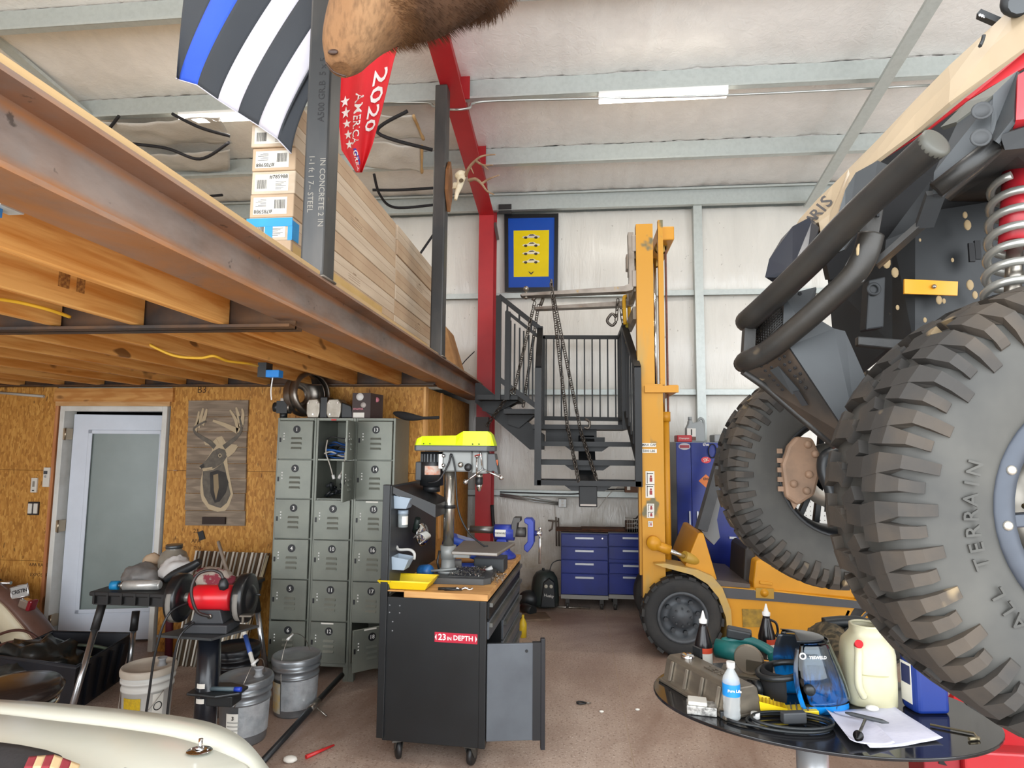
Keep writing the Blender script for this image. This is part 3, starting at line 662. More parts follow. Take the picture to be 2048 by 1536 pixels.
for k, v0 in enumerate((.68, .575, .47, .36)):
    lo_, hi = .33, .66
    body = [(0, .25), (.06, .5), (.3, .62), (.42, .95), (.66, .98), (.80, .68), (.97, .6), (1, .3), (.9, .18), (.12, .18)]
    win = [(.36, .63), (.45, .88), (.62, .90), (.72, .66)]
    def poly(ps, d): 
        bb = MB(); vs = [quadpt(lo_+(hi-lo_)*x, v0+.062*y)+V((0, -d, 0)) for x, y in ps]; bb.add(vs, [tuple(range(len(vs)))]); return bb
    car = part(T, 'car_picture', poly(body, .0105), CW_ if k else mat('poster_silver', '#cfc7c2', .3), solid=.0006)
    part(car, 'window_print', poly(win, .0112), CD_, solid=.0006)
    for wx in (.2, .78): part(car, 'wheel_print', poly([(wx+.1*math.cos(a*PI/5), .22+.26*math.sin(a*PI/5)) for a in range(10)], .0114), CD_, solid=.0006)
part(T, 'emblem', MB().add([quadpt(x, y)+V((0, -.0105, 0)) for x, y in ((.44, .26), (.48, .25), (.50, .235), (.52, .25), (.56, .26), (.53, .235), (.50, .215), (.47, .235))], [(0, 1, 2, 6, 7), (2, 3, 4, 5, 6)]), CD_, solid=.0006)
# --- forklift
Yn = 5.5
fk = thing('forklift', 'yellow forklift with tall mast and raised forks facing the loft', 'forklift', (1.5, 5.95, 0))
def pz(pts, Y): return [(at(x, y, Y=Y).x, at(x, y, Y=Y).z) for x, y in pts]
def rail(xs, y0, y1, Ya, Yb, name, mt):
    Yr = min(Ya, 5.6); xa, xb = at(xs[0], 1000, Y=Yr).x+(.07 if Ya > 6 else 0), at(xs[1], 1000, Y=Yr).x; z0, z1 = at(xs[0], y0, Y=Yr).z, at(xs[0], y1, Y=Yr).z
    bb = MB().box((xa, Ya, z0), (xb, Ya+.022, z1)).box((xa, Ya+.022, z0), (xa+.025, Yb, z1)).box((xb-.025, Ya+.022, z0), (xb, Yb, z1))
    return part(fk, name, bb, mt)
MASTY = mat('mast_yellow', '#c48b20', .42, .15, c2='#9c8a52', scale=2.2, lo=.5, hi=.72, stretch=(2, 2, .4), spots='#6d6648', sscale=3.5, sthr=.6)
rail((1284, 1329), 1240, 768, 5.56, 5.68, 'outer_mast_rail', MASTY); rail((1284, 1329), 1240, 768, 6.3, 6.42, 'outer_mast_rail', MASTY)
rail((1278, 1313), 1150, 448, 5.60, 5.70, 'inner_mast_rail', MASTY); rail((1278, 1313), 1150, 448, 6.28, 6.38, 'inner_mast_rail', MASTY)
x0, x1 = at(1318, 600, Y=5.6).x, at(1328, 600, Y=5.6).x
part(fk, 'mast_flange', MB().box((x0, 5.60, at(1318, 770, Y=5.6).z), (x1, 5.66, at(1318, 440, Y=5.6).z)), MASTY)
part(fk, 'mast_flange', MB().box((x0, 6.30, at(1318, 770, Y=5.6).z), (x1, 6.36, at(1318, 440, Y=5.6).z)), MASTY)
zt = at(1318, 455, Y=5.65).z
part(fk, 'cross_head', MB().box((x0, 5.62, zt-.13), (x0+.15, 6.36, zt)), YEL, bevel=.01)
zb_ = at(1318, 772, Y=5.56).z
part(fk, 'mast_tie', MB().box((at(1290, 772, Y=5.5).x, 5.52, zb_-.06), (at(1358, 772, Y=5.5).x, 5.56, zb_)).box((at(1340, 772, Y=5.5).x, 5.562, zb_-.055), (at(1358, 772, Y=5.5).x, 6.42, zb_+.01)), YEL)
part(fk, 'mast_cross_member', MB().box((at(1296, 1, Y=6).x, 5.6, .35), (at(1316, 1, Y=6).x, 6.4, .6)), MASTY)
for yy in (5.74, 6.2):
    xr = at(1322, 700, Y=5.74).x+.01
    part(fk, 'lift_rod', MB().cyl((xr, yy, at(1322, 830, Y=5.74).z), (xr, yy, zt-.12), .019), CHR)
    part(fk, 'lift_cylinder', MB().cyl((xr+.02, yy, .35), (xr+.02, yy, at(1322, 826, Y=5.74).z), .034).cyl((xr+.02, yy, at(1322, 843, Y=5.74).z), (xr+.02, yy, at(1322, 824, Y=5.74).z), .046), YEL)
    part(fk, 'pulley', MB().lathe([(0, -.02), (.05, -.02), (.06, -.014), (.045, -.006), (.045, .006), (.06, .014), (.05, .02), (0, .02)], (xr+.01, yy+.05, at(1320, 490, Y=5.7).z), (0, 1, 0)), mat('pulley_brass', '#8f7137', .4, .6))
    part(fk, 'lift_chain', MB().box((xr+.045, yy+.03, .6), (xr+.06, yy+.07, at(1320, 488, Y=5.7).z)), mat('chain_rust', '#7d4a3a', .7, c2='#5a3a30', scale=60))
# carriage and forks
cz = lambda y: at(1270, y, Y=5.7).z
xm = at(1276, 550, Y=5.66).x
part(fk, 'carriage', MB().box((xm-.04, 5.66, cz(520)), (xm-.005, 6.32, cz(500))).box((xm-.04, 5.66, cz(585)), (xm-.005, 6.32, cz(560))).box((xm-.05, 5.66, cz(640)), (xm-.005, 6.32, cz(615))), mat('carriage_grey', '#6f6455', .5, .4, c2='#8c8070', scale=10))
FORKM = mat('fork_steel', '#8a8178', .4, .7, c2='#6b5f55', scale=7, spots='#9c7b3c', sscale=12, sthr=.66)
def fork(Y, tip, heel, top, name='fork'):
    t_, h_, s_ = at(*tip, Y=Y), at(*heel, Y=Y), at(*top, Y=Y)
    return part(fk, name, MB().prism([(t_.x, t_.z), (t_.x+.02, t_.z+.012), (h_.x-.1, h_.z+.03), (h_.x-.055, h_.z+.05), (h_.x-.05, h_.z+.1), (s_.x-.05, s_.z), (s_.x, s_.z), (h_.x, h_.z+.06), (h_.x-.02, h_.z-.005), (h_.x-.08, h_.z-.02), (t_.x+.02, t_.z-.012)], Y, Y+.11), FORKM)
fork(5.62, (1040, 589), (1270, 578), (1267, 464)); fork(6.2, (1068, 616), (1272, 607), (1272, 506))
for yy in (5.62, 6.2):
    for dy in (490, 560): part(fk, 'fork_hook', MB().box((xm-.06, yy-.004, cz(dy+18)), (xm-.012, yy+.115, cz(dy-15))), mat('hook_grey', '#9a9086', .45, .5), bevel=.008)
p = at(1052, 588, Y=5.66)
part(fk, 'hitch_ball', MB().sphere(p+V((0, 0, .05)), .026).cyl(p+V((0, 0, -.05)), p+V((0, 0, .03)), .011).cyl(p+V((0, 0, -.045)), p+V((0, 0, -.02)), .02, n=6), STEEL)
# chassis
part(fk, 'body_side', MB().prism(pz([(1440, 1172), (1560, 1182), (1738, 1203), (1742, 1232), (1715, 1255), (1660, 1255), (1615, 1275), (1590, 1325), (1470, 1325), (1462, 1275), (1452, 1220)], Yn+.02), Yn+.02, 6.4), YEL, bevel=.012)
part(fk, 'stripe', MB().prism(pz([(1441, 1175), (1548, 1184), (1740, 1205), (1741, 1219), (1548, 1203), (1449, 1196)], Yn+.01), Yn+.008, Yn+.022), mat('stripe_grey', '#4a4b4e', .5, spots='#b9b2a6', sscale=20, sthr=.7))
part(fk, 'floor_plate', MB().prism(pz([(1432, 1160), (1500, 1168), (1500, 1176), (1436, 1172)], Yn+.02), Yn+.02, 6.4), mat('floor_steel', '#5d544e', .5, .4))
part(fk, 'engine_cover', MB().prism(pz([(1512, 1121), (1528, 1118), (1600, 1140), (1710, 1160), (1712, 1200), (1508, 1180), (1507, 1166)], Yn+.06), Yn+.06, 6.35), YEL, bevel=.02)
part(fk, 'hood_latch', MB().prism(pz([(1520, 1162), (1545, 1165), (1545, 1171), (1520, 1168)], Yn+.045), Yn+.045, Yn+.065), YEL, bevel=.004)
part(fk, 'counterweight', MB().prism(pz([(1712, 1172), (1800, 1178), (1850, 1230), (1850, 1290), (1822, 1260), (1790, 1228), (1760, 1224), (1742, 1232), (1738, 1215)], Yn+.02), Yn+.02, 6.4), YEL, bevel=.02)
part(fk, 'seat', MB().prism(pz([(1486, 1172), (1490, 1098), (1500, 1090), (1512, 1100), (1512, 1175)], Yn+.2), Yn+.2, 6.2), mat('seat_vinyl', '#2a2624', .6), bevel=.02)
part(fk, 'fuel_cap', MB().lathe([(0, -.02), (.035, -.02), (.035, 0), (.022, .004), (.022, .014), (0, .016)], at(1529, 1186, Y=Yn), (0, -1, 0), 12), YEL)
part(fk, 'cap_plate', MB().prism(pz([(1512, 1176), (1548, 1178), (1548, 1198), (1512, 1196)], Yn), Yn+.002, Yn+.012), mat('plate_ochre', '#a8822c', .5))
part(fk, 'step_recess', MB().prism(pz([(1484, 1218), (1524, 1219), (1524, 1254), (1486, 1254)], Yn+.015), Yn+.012, Yn+.03), mat('recess_ochre', '#7a6226', .6, c2='#b58e2c', scale=14))
part(fk, 'cowl', MB().prism(pz([(1397, 1066), (1407, 1066), (1437, 1168), (1425, 1170), (1370, 1132)], Yn+.04), Yn+.04, 6.3), YEL, bevel=.012)
fa = [(1309, 1128), (1330, 1127), (1395, 1140), (1425, 1153), (1445, 1176), (1462, 1220), (1468, 1300), (1458, 1300), (1452, 1235), (1437, 1195), (1415, 1168), (1385, 1150), (1325, 1134)]
part(fk, 'front_fender', MB().prism(pz(fa, Yn-.04), Yn-.04, Yn+.25), mat('fender_tan', '#b59a63', .5, .1, c2='#caa24a'))
part(fk, 'wheel_well', MB().prism(pz([(1330, 1150), (1400, 1150), (1440, 1200), (1462, 1300), (1330, 1300)], Yn+.28), Yn+.28, 6.3), mat('well_black', '#171412', .9))
part(fk, 'guard_pillar', MB().bar(at(1402, 1060, Y=Yn+.1), at(1452, 885, Y=Yn+.2), .05, .10), DKG)
part(fk, 'guard_pillar', MB().bar(at(1402, 1060, Y=6.25), at(1452, 885, Y=6.2), .05, .10), DKG)
part(fk, 'dash_panel', MB().prism(pz([(1402, 1060), (1428, 985), (1442, 1000), (1434, 1040), (1440, 1075), (1428, 1090), (1412, 1075)], Yn+.25), Yn+.25, Yn+.5), mat('dash_grey', '#6d6f70', .5))
part(fk, 'tilt_cylinder', MB().cyl(at(1368, 1112, Y=Yn+.02), at(1400, 1125, Y=Yn+.1), .045), mat('tilt_ochre', '#b08c34', .5))
part(fk, 'tilt_rod', MB().cyl(at(1325, 1096, Y=Yn+.02), at(1372, 1114, Y=Yn+.02), .02), CHR)
part(fk, 'tilt_clevis', MB().cyl(at(1312, 1090, Y=Yn+.02), at(1340, 1101, Y=Yn+.02), .042).lathe([(0, -.04), (.06, -.04), (.06, .04), (0, .04)], at(1307, 1086, Y=Yn+.02), (0, 1, 0), 18), YEL)
for (x, y, w_, h_, txt) in ((1298, 890, 27, 6, 'MAX CAP'), (1298, 902, 30, 6, '5000 LBS')):
    c = at(x, y, Y=5.555); lb = part(fk, 'capacity_label', MB().cbox(c, (w_*.0045, .004, .034)), PAPER)
    part(lb, 'print', MB().text(txt, .028, frame(c+V((0, -.003, 0)), (1, 0, 0), (0, 0, 1)), bold=.008), INK)
for (x, y, w_, h_) in ((1300, 956, 17, 27), (1300, 982, 17, 27), (1301, 1015, 14, 15), (1301, 1029, 14, 13), (1301, 1048, 9, 11)):
    c = at(x, y, Y=5.555); lb = part(fk, 'warning_sticker', MB().cbox(c, (w_*.0045, .004, h_*.0044)), PAPER); hh = h_*.0044; ww = w_*.0045
    pr = MB().box(c+V((-ww*.35, -.004, -hh*.4)), c+V((-ww*.28, -.002, hh*.4))).box(c+V((-ww*.35, -.004, hh*.3)), c+V((ww*.35, -.002, hh*.36)))
    part(lb, 'pictogram', pr, INK)
    part(lb, 'pictogram_figure', MB().sphere(c+V((ww*.1, -.003, hh*.12)), ww*.12, 8, 6, (1, .2, 1)).cbox(c+V((ww*.1, -.003, -hh*.12)), (ww*.3, .002, hh*.3)), mat('sticker_red', '#9c3b3b', .6))
def wheel(parent, c, R, W, rimr, tread=18, col=None):
    """forklift wheel, axle along y"""
    cx, cy, czz = c
    prof = [(rimr, -W/2+.02), (rimr+.02, -W/2), (R*.86, -W/2-.005), (R*.95, -W/2+.015), (R*.965, -W/2+.04), (R*.965, W/2-.04), (R*.95, W/2-.015), (R*.86, W/2+.005), (rimr+.02, W/2), (rimr, W/2-.02)]
    tw = part(parent, 'tyre', MB().lathe(prof, c, (0, 1, 0), 48), RUBB)
    bb = MB()
    for k in range(tread):
        for s in (-1, 1):
            a = 2*PI*(k+.25*s)/tread; d = V((math.cos(a), 0, math.sin(a))); tn = V((-d.z, 0, d.x)); M = Matrix((tn, V((0, 1, 0)), d)).transposed().to_4x4(); M.translation = V(c)
            bb.box((-R*.09, s*.0 if s > 0 else -W*.5, R*.93), (R*.09, W*.5 if s > 0 else 0, R), M)
    part(tw, 'tread', bb, RUBB, kind='stuff')
    rim = part(parent, 'rim', MB().lathe([(rimr+.012, -W/2+.008), (rimr+.012, -W/2-.004), (rimr-.012, -W/2+.0), (rimr-.02, -W/2+.06), (rimr*.5, -W/2+.075), (rimr*.45, -W/2+.02), (0, -W/2+.015)], c, (0, 1, 0), 36), mat('rim_grey', '#54585c', .5, .2, c2='#3f4246'))
    for k in range(8):
        a = k*PI/4+.2; part(rim, 'lug_nut', MB().cyl((cx+math.cos(a)*rimr*.68, cy-W/2+.065, czz+math.sin(a)*rimr*.68), (cx+math.cos(a)*rimr*.68, cy-W/2+.03, czz+math.sin(a)*rimr*.68), .02, n=6), mat('lug_dark', '#3a3d40', .5, .3))
    for k in range(8):
        a = k*PI/4; part(rim, 'hub_bolt', MB().cyl((cx+math.cos(a)*rimr*.36, cy-W/2+.02, czz+math.sin(a)*rimr*.36), (cx+math.cos(a)*rimr*.36, cy-W/2+.008, czz+math.sin(a)*rimr*.36), .009, n=6), MATS['lug_dark'])
wc = at(1366, 1232, Y=Yn-.05); wr = .34
wheel(fk, (wc.x, Yn+.08, wr), wr, .24, .2)
wheel(fk, (wc.x, 6.28, wr), wr, .24, .2, 0)
rc = at(1765, 1290, Y=Yn); wheel(fk, (rc.x, Yn+.12, .29), .29, .2, .16); wheel(fk, (rc.x, 6.25, .29), .29, .2, .16, 0)
part(fk, 'axle', MB().cyl((wc.x, Yn+.1, wr), (wc.x, 6.3, wr), .06), DKG)
# --- black steel stair hanging from the forks
sl, sr = -.335, .575
st = thing('steel_stair', 'black steel stair with railings hanging in chains from the forklift forks', 'stair', (.1, 6.2, 1.25))
TH = .045
for k in range(4):
    y = 5.5+.25*k; z = 1.468+.172*k
    xl, xr_ = (sl-.02*k*1.2, sr-.015*k)
    b = MB().box((xl, y, z-TH), (xr_, y+.05, z)).box((xl, y+.22, z-TH), (xr_, y+.27, z)).box((xl, y+.05, z-TH), (xl+.05, y+.22, z)).box((xr_-.05, y+.05, z-TH), (xr_, y+.22, z)).box((xl+.05, y+.05, z-.012), (xr_-.05, y+.22, z-.006))
    if k < 3: part(st, 'tread', b, BLK)
part(st, 'landing', MB().box((-.43, 6.24, 1.984-TH), (.53, 7.02, 1.984)), BLK)
part(st, 'landing_beam', MB().box((-.3, 6.35, 1.80), (.22, 6.9, 1.94)).box((.05, 6.3, 1.80), (.30, 6.45, 1.86)), BLK)
part(st, 'stringer', MB().prism([(6.6, 1.94), (6.45, 1.94), (5.62, 1.42), (5.55, 1.42), (5.55, 1.235), (5.68, 1.235), (6.6, 1.80)], .035, .195, 'yz'), BLK, bevel=.006)
part(st, 'stringer_cap', MB().box((.045, 5.545, 1.245), (.185, 5.549, 1.26)), mat('weld_pale', '#b9b0a8', .5))
for k in range(3): part(st, 'tread_bracket', MB().prism([(-.10, 0), (.33, 0), (.26, -.05), (-.03, -.05)], 5.56+.25*k, 5.70+.25*k, 'xz', Matrix.Translation((0, 0, 1.425+.172*k))), BLK)
# upper flight towards the loft
ua, ub = at(1070, 888, Y=6.62), at(952, 800, Y=6.62)
part(st, 'stringer', MB().prism([(ua.x+.1, ua.z+.1), (ua.x+.1, ua.z-.06), (ua.x-.05, ua.z-.06), (ub.x, ub.z-.03), (ub.x, ub.z+.18), (ub.x+.05, ub.z+.18)], 6.55, 6.70), BLK)
for (x0_, x1_, yy) in ((1008, 1071, 818), (955, 1036, 790)):
    p0_, p1_ = at(x0_, yy, Y=6.3), at(x1_, yy, Y=6.3)
    part(st, 'tread', MB().box((p0_.x, 6.27, p0_.z-.05), (p1_.x, 7.0, p0_.z)), BLK)
    part(st, 'tread_bracket', MB().prism([(p0_.x+.02, 0), (p1_.x-.02, 0), (p0_.x+.14, -.14), (p0_.x+.02, -.1)], 6.5, 6.75, 'xz', Matrix.Translation((0, 0, p0_.z-.05))), BLK)
def rails(p0_, p1_, h, n, name='baluster', w=.016, first=True):
    for k in range(n):
        f = (k+.5)/n; a = p0_.lerp(p1_, f); part(st, name, MB().box((a.x-w/2, a.y-w/2, a.z), (a.x+w/2, a.y+w/2, a.z+h)), BLK)
yR = 6.24
ta, tb = at(998, 592, Y=yR), at(1080, 657, Y=yR)
part(st, 'top_rail', MB().bar(ta, tb, .035, .045), BLK)
ma, mb_ = at(1012, 622, Y=yR), at(1080, 676, Y=yR); part(st, 'mid_rail', MB().bar(ma, mb_, .03, .03), BLK)
ba, bb_ = at(998, 758, Y=yR), at(1080, 818, Y=yR); part(st, 'bottom_rail', MB().bar(ba, bb_, .035, .05), BLK)
for k in range(3):
    f = (k+.7)/3.4; a = ta.lerp(tb, f); part(st, 'baluster', MB().box((a.x-.009, a.y-.009, a.z-.09), (a.x+.009, a.y+.009, a.z)), BLK)
for x in (1022, 1030, 1040, 1048, 1058, 1066): 
    f = (x-998)/82; z1 = ta.z+(tb.z-ta.z)*f-.16; z0 = ba.z+(bb_.z-ba.z)*f; xx = ta.x+(tb.x-ta.x)*f
    part(st, 'baluster', MB().box((xx-.008, yR-.008, z0), (xx+.008, yR+.008, z1)), BLK)
for x, y0_, y1_, w_ in ((998, 592, 800, .055), (1016, 624, 800, .055)):
    a, c = at(x, y0_, Y=yR), at(x, y1_, Y=yR); part(st, 'rail_post', MB().box((a.x-w_/2, yR-.025, c.z), (a.x+w_/2, yR+.025, a.z)), BLK)
# corner newel, sloping hand rails of the lower flight and their posts
nz = tb.z
part(st, 'newel_post', MB().box((tb.x-.03, yR-.03, 1.94), (tb.x+.03, yR+.03, nz+.02)), BLK)
hl0, hl1 = V((tb.x, yR, nz)), V((sl+.005, 5.53, 2.47))
part(st, 'hand_rail', MB().bar(hl0, hl1, .055, .04), BLK); part(st, 'newel_post', MB().box((hl1.x-.03, 5.5, 1.42), (hl1.x+.03, 5.56, 2.47)), BLK)
hr0, hr1 = V((.50, yR, nz+.01)), V((sr-.02, 5.53, 2.47))
part(st, 'hand_rail', MB().bar(hr0, hr1, .06, .04), BLK); part(st, 'newel_post', MB().box((hr1.x-.03, 5.5, 1.42), (hr1.x+.03, 5.56, 2.47)), BLK)
part(st, 'newel_post', MB().box((.47, yR-.03, 1.94), (.53, yR+.03, nz+.02)), BLK)
for (a, c) in ((hl0, hl1), (hr0, hr1)):
    for k in range(1, 6):
        f = k/6; p = a.lerp(c, f); part(st, 'baluster', MB().box((p.x-.008, p.y-.008, p.z-.88), (p.x+.008, p.y+.008, p.z)), BLK)
    part(st, 'bottom_rail', MB().bar(a-V((0, 0, .86)), c-V((0, 0, .86)), .035, .035), BLK)
# back railing and landing side railing
for (a, c, n) in ((V((-.37, 6.98, 3.01)), V((.50, 6.98, 3.0)), 10), (V((.50, 6.98, 3.0)), V((.50, yR, 3.0)), 9)):
    part(st, 'top_rail', MB().bar(a, c, .04, .04), BLK); part(st, 'bottom_rail', MB().bar(a-V((0, 0, .93)), c-V((0, 0, .93)), .035, .045), BLK)
    rails(a-V((0, 0, .92)), c-V((0, 0, .92)), .92, n)
part(st, 'newel_post', MB().box((.48, 6.96, 1.94), (.53, 7.01, 3.02)), BLK); part(st, 'newel_post', MB().box((-.39, 6.96, 1.94), (-.34, 7.01, 3.02)), BLK)
# chains and rigging
CH = mat('chain_steel', '#6f6a64', .4, .8, c2='#4e4640', scale=30)
f1, f2 = at(1103, 578, Y=5.675), at(1076, 608, Y=6.255)
c1 = thing('lifting_chain', 'long steel chain from the near fork down to the stair treads', 'chain', f1)
for a, c in ((f1+V((-.0, -.08, .03)), V((-.07, 6.1, 1.92))), (f1+V((.0, .08, .03)), V((.06, 6.12, 1.9))), (V((-.07, 6.1, 1.95)), V((.03, 5.5, 1.47))), (V((.06, 6.1, 1.9)), V((.19, 5.52, 1.475)))):
    part(c1, 'strand', chain(a, c, .062, .0055, wid=.022), CH, kind='stuff')
part(c1, 'saddle', MB().tube(spline([f1+V((0, -.08, .03)), f1+V((0, -.06, .07)), f1+V((0, .06, .07)), f1+V((0, .08, .03))], 4), .012, 6), CH)
part(c1, 'grab_hook', MB().tube(spline([V((.1, 5.98, 2.03)), V((.14, 5.96, 2.0)), V((.13, 5.96, 1.94)), V((.09, 5.97, 1.95))], 5), .013, 8), CH)
c2 = thing('lifting_chain', 'steel chain from the far fork tip to the upper stair flight', 'chain', f2)
for a, c in ((f2+V((-.03, -.07, .0)), V((-.62, 6.2, 2.3))), (f2+V((.0, .07, .0)), V((-.55, 6.55, 2.19))), (V((-.62, 6.2, 2.35)), V((-.93, 6.5, 1.98)))):
    part(c2, 'strand', chain(a, c, .062, .0055, wid=.022), CH, kind='stuff')
part(c2, 'shackle', MB().tube(spline([f2+V((-.05, -.07, .02)), f2+V((0, -.06, .085)), f2+V((.05, .05, .085)), f2+V((.02, .08, 0))], 4), .02, 8), CH)
c3 = thing('load_binder', 'chain with open hook and yellow strap looped around the far fork', 'rigging', at(1240, 640, Y=6.2))
k0 = at(1236, 608, Y=6.17)
part(c3, 'strand', chain(k0+V((0, 0, .05)), k0+V((-.02, 0, -.17)), .062, .0055, wid=.022), CH, kind='stuff')
part(c3, 'strand', chain(k0+V((.03, .02, -.05)), V((.49, 6.23, 2.99)), .062, .0055, wid=.022), CH, kind='stuff')
part(c3, 'hook', MB().tube(spline([k0+V((-.02, 0, -.14)), k0+V((-.06, 0, -.10)), k0+V((-.11, 0, -.17)), k0+V((-.06, 0, -.22)), k0+V((-.02, 0, -.18))], 5), .014, 8), CH)
s0 = at(1254, 606, Y=6.17)
part(c3, 'strap', MB().tube(spline([s0+V((-.02, 0, -.22)), s0+V((-.03, 0, .03)), s0+V((0, .07, .08)), s0+V((.03, .14, .03)), s0+V((.03, .1, -.2))], 5), .02, 6), mat('strap_yellow', '#d9a51c', .6))
part(c3, 'strap', MB().tube([s0+V((.0, .02, -.2)), V((.52, 6.2, 2.8))], .018, 6), mat('strap_olive', '#9a8a2c', .7))
# --- blue drawer cabinets
BLU = mat('cabinet_blue', '#14287e', .32, .1, c2='#122266', scale=3); ALU = mat('pull_alu', '#b9bbc0', .35, .6)
def chest(xa, xb, label, opened=None):
    Yf = 6.92; x0_, x1_ = at(xa, 1100, Y=Yf).x, at(xb, 1100, Y=Yf).x; zz_ = lambda y: at(xa, y, Y=Yf).z
    T = thing('drawer_cabinet', label, 'cabinet', ((x0_+x1_)/2, Yf+.23, 0), group='blue drawer cabinets at the back wall')
    z0_, z1_ = zz_(1197), zz_(1064)
    part(T, 'body', MB().box((x0_, Yf+.02, z0_), (x1_, Yf+.45, z1_)), BLU)
    part(T, 'base_band', MB().box((x0_, Yf+.0, z0_), (x1_, Yf+.02, zz_(1189))), mat('band_grey', '#8f8c86', .5, .3))
    part(T, 'top', MB().box((x0_-.003, Yf-.004, z1_-.01), (x1_+.003, Yf+.45, z1_)), mat('cab_top', '#4a4b52', .5))
    for k, (ya, yb) in enumerate(((1068, 1092), (1093.5, 1118), (1119.5, 1145), (1146.5, 1188))):
        d = .05 if opened == k else 0; za, zb = zz_(ya), zz_(yb)
        dr_ = part(T, 'drawer', MB().box((x0_+.004, Yf-d, zb), (x1_-.004, Yf+.019-d*0, za-(.03 if d else 0))), BLU, bevel=.003, seg=1)
        zh = zz_(ya+6.5)-(.01 if d else 0); xc = x0_+(x1_-x0_)*.5
        part(dr_, 'pull', MB().box((xc-.1, Yf-.022-d, zh-.012), (xc+.1, Yf-.006-d, zh+.008)).box((xc-.1, Yf-.01-d, zh-.006), (xc-.085, Yf-d, zh+.006)).box((xc+.085, Yf-.01-d, zh-.006), (xc+.1, Yf-d, zh+.006)), ALU)
    part(T, 'lock', MB().cyl((x1_-.06, Yf-.008, zz_(1075)), (x1_-.06, Yf, zz_(1075)), .009, n=10), CHR)
    for xx in (x0_+.07, x1_-.07):
        for yy in (Yf+.05, Yf+.4): part(T, 'caster', MB().cyl((xx-.015, yy, .035), (xx+.015, yy, .035), .035, n=14).box((xx-.022, yy-.02, .04), (xx+.022, yy+.02, z0_)), mat('caster_dark', '#3b3835', .5, .3))
chest(1122, 1216, 'blue four drawer cabinet beside the black compressor'); chest(1217, 1311, 'blue four drawer cabinet behind the forklift mast with a drawer ajar', 2)
ztop = at(1150, 1064, Y=6.92).z
T = solo('rusty_plate', MB().box((at(1113, 1, Y=6.95).x, 6.95, ztop+.001), (at(1245, 1, Y=6.95).x, 7.25, ztop+.012)).box((at(1160, 1, Y=6.95).x, 7.0, ztop+.012), (at(1240, 1, Y=6.95).x, 7.2, ztop+.028)), mat('rust_plate', '#4c2f1f', .8, c2='#6b4128', scale=9), 'rusty steel plates lying on the blue drawer cabinets', 'plate')
T = thing('parts_basket', 'white wire basket heaped with dark tools on the blue cabinet', 'basket', (at(1270, 1, Y=7.0).x, 7.05, ztop))
x0_ = at(1255, 1050, Y=6.98).x; wire = mat('basket_white', '#c5c2bb', .5)
for k in range(4): part(T, 'wire_hoop', MB().tube([(x0_-.01*k*.3, 6.98, ztop+.005+.045*k), (x0_+.2, 6.98, ztop+.005+.045*k), (x0_+.2, 7.16, ztop+.005+.045*k), (x0_-.003*k, 7.16, ztop+.005+.045*k)], .003, 5, closed=True), wire)
for k in range(8): part(T, 'wire_rib', MB().tube([(x0_+.025*k, 6.98, ztop+.002), (x0_+.025*k, 6.978, ztop+.142)], .002, 4), wire)
tl = thing('tool_heap', 'jumble of dark hand tools in the white wire basket', 'tools', (x0_+.1, 7.07, ztop+.01))
RT = random.Random(5)
for k in range(12):
    a = V((x0_+RT.uniform(.02, .18), RT.uniform(7.0, 7.14), ztop+RT.uniform(.01, .1))); d = V((RT.uniform(-1, 1), RT.uniform(-.5, .5), RT.uniform(.1, .9))).normalized()
    part(tl, 'tool', MB().cyl(a, a+d*RT.uniform(.08, .17), .011, .008, n=7), mat('tool_dark', '#2b2523', .6))
solo('brown_tin', MB().box((at(1241, 1, Y=7).x, 7.0, ztop+.03), (at(1256, 1, Y=7).x, 7.1, ztop+.12)), mat('tin_brown', '#4d3524', .6), 'small brown tin on the rusty plates beside the basket', 'tin', bevel=.004)
# --- compressor and floor clutter by the wall
T = thing('air_compressor', 'black pancake air compressor with two round gauges by the blue cabinets', 'compressor', (at(1098, 1205, Y=6.85).x, 6.95, 0))
cx = at(1098, 1205, Y=6.85).x-.05; cy = 6.98; BLKP = mat('black_plastic', '#202325', .4); 
part(T, 'shroud', MB().lathe([(0, .40), (.05, .398), (.1, .375), (.135, .32), (.15, .22), (.155, .08), (.15, .03), (0, .03)], (cx, cy, 0), n=24), mat('compressor_green', '#2d3533', .4))
part(T, 'front_panel', MB().prism([(-.06, .04), (.1, .04), (.09, .3), (.03, .345), (-.03, .3)], cy-.175, cy-.1, 'xz', Matrix.Translation((cx+.02, 0, 0))), BLKP, bevel=.01)
for dx in (.02, .075): part(T, 'gauge', MB().lathe([(0, 0), (.019, 0), (.019, .012), (.015, .014), (0, .013)], (cx+dx, cy-.176, .265), (0, -1, 0), 14), mat('gauge_face', '#b9b4a4', .4))
part(T, 'brand_plate', MB().text('Husky', .042, frame((cx+.05, cy-.177, .165), (1, 0, -.12), (0, 0, 1)), bold=.01), mat('white_print', '#d6d3cc', .5))
part(T, 'handle_knob', MB().cyl((cx-.02, cy, .395), (cx-.02, cy, .42), .015, n=10), BLKP)
part(T, 'air_hose', MB().tube(spline([(cx+.05, cy, .39), (cx+.08, cy+.02, .47), (cx+.15, cy+.05, .5), (cx+.22, cy+.14, .48)], 6), .006, 6), BLKP)
for k, (xa, xb, y, r) in enumerate(((1046, 1072, 1207, .016), (1080, 1180, 1214, .014))):
    a, c = at(xa, y-2, Z=r), at(xb, y+2.5, Z=r); solo('steel_pipe', MB().cyl(a, c, r, n=12), STEEL, ('short grey pipe lying on the floor under the wall', 'long grey pipe lying on the floor below the cabinets')[k], 'pipe')
solo('black_roll', MB().cyl(at(1047, 1215, Z=.05), at(1066, 1222, Z=.05), .05, n=16), BLKP, 'black roll of tape on the floor by the work cart', 'roll')
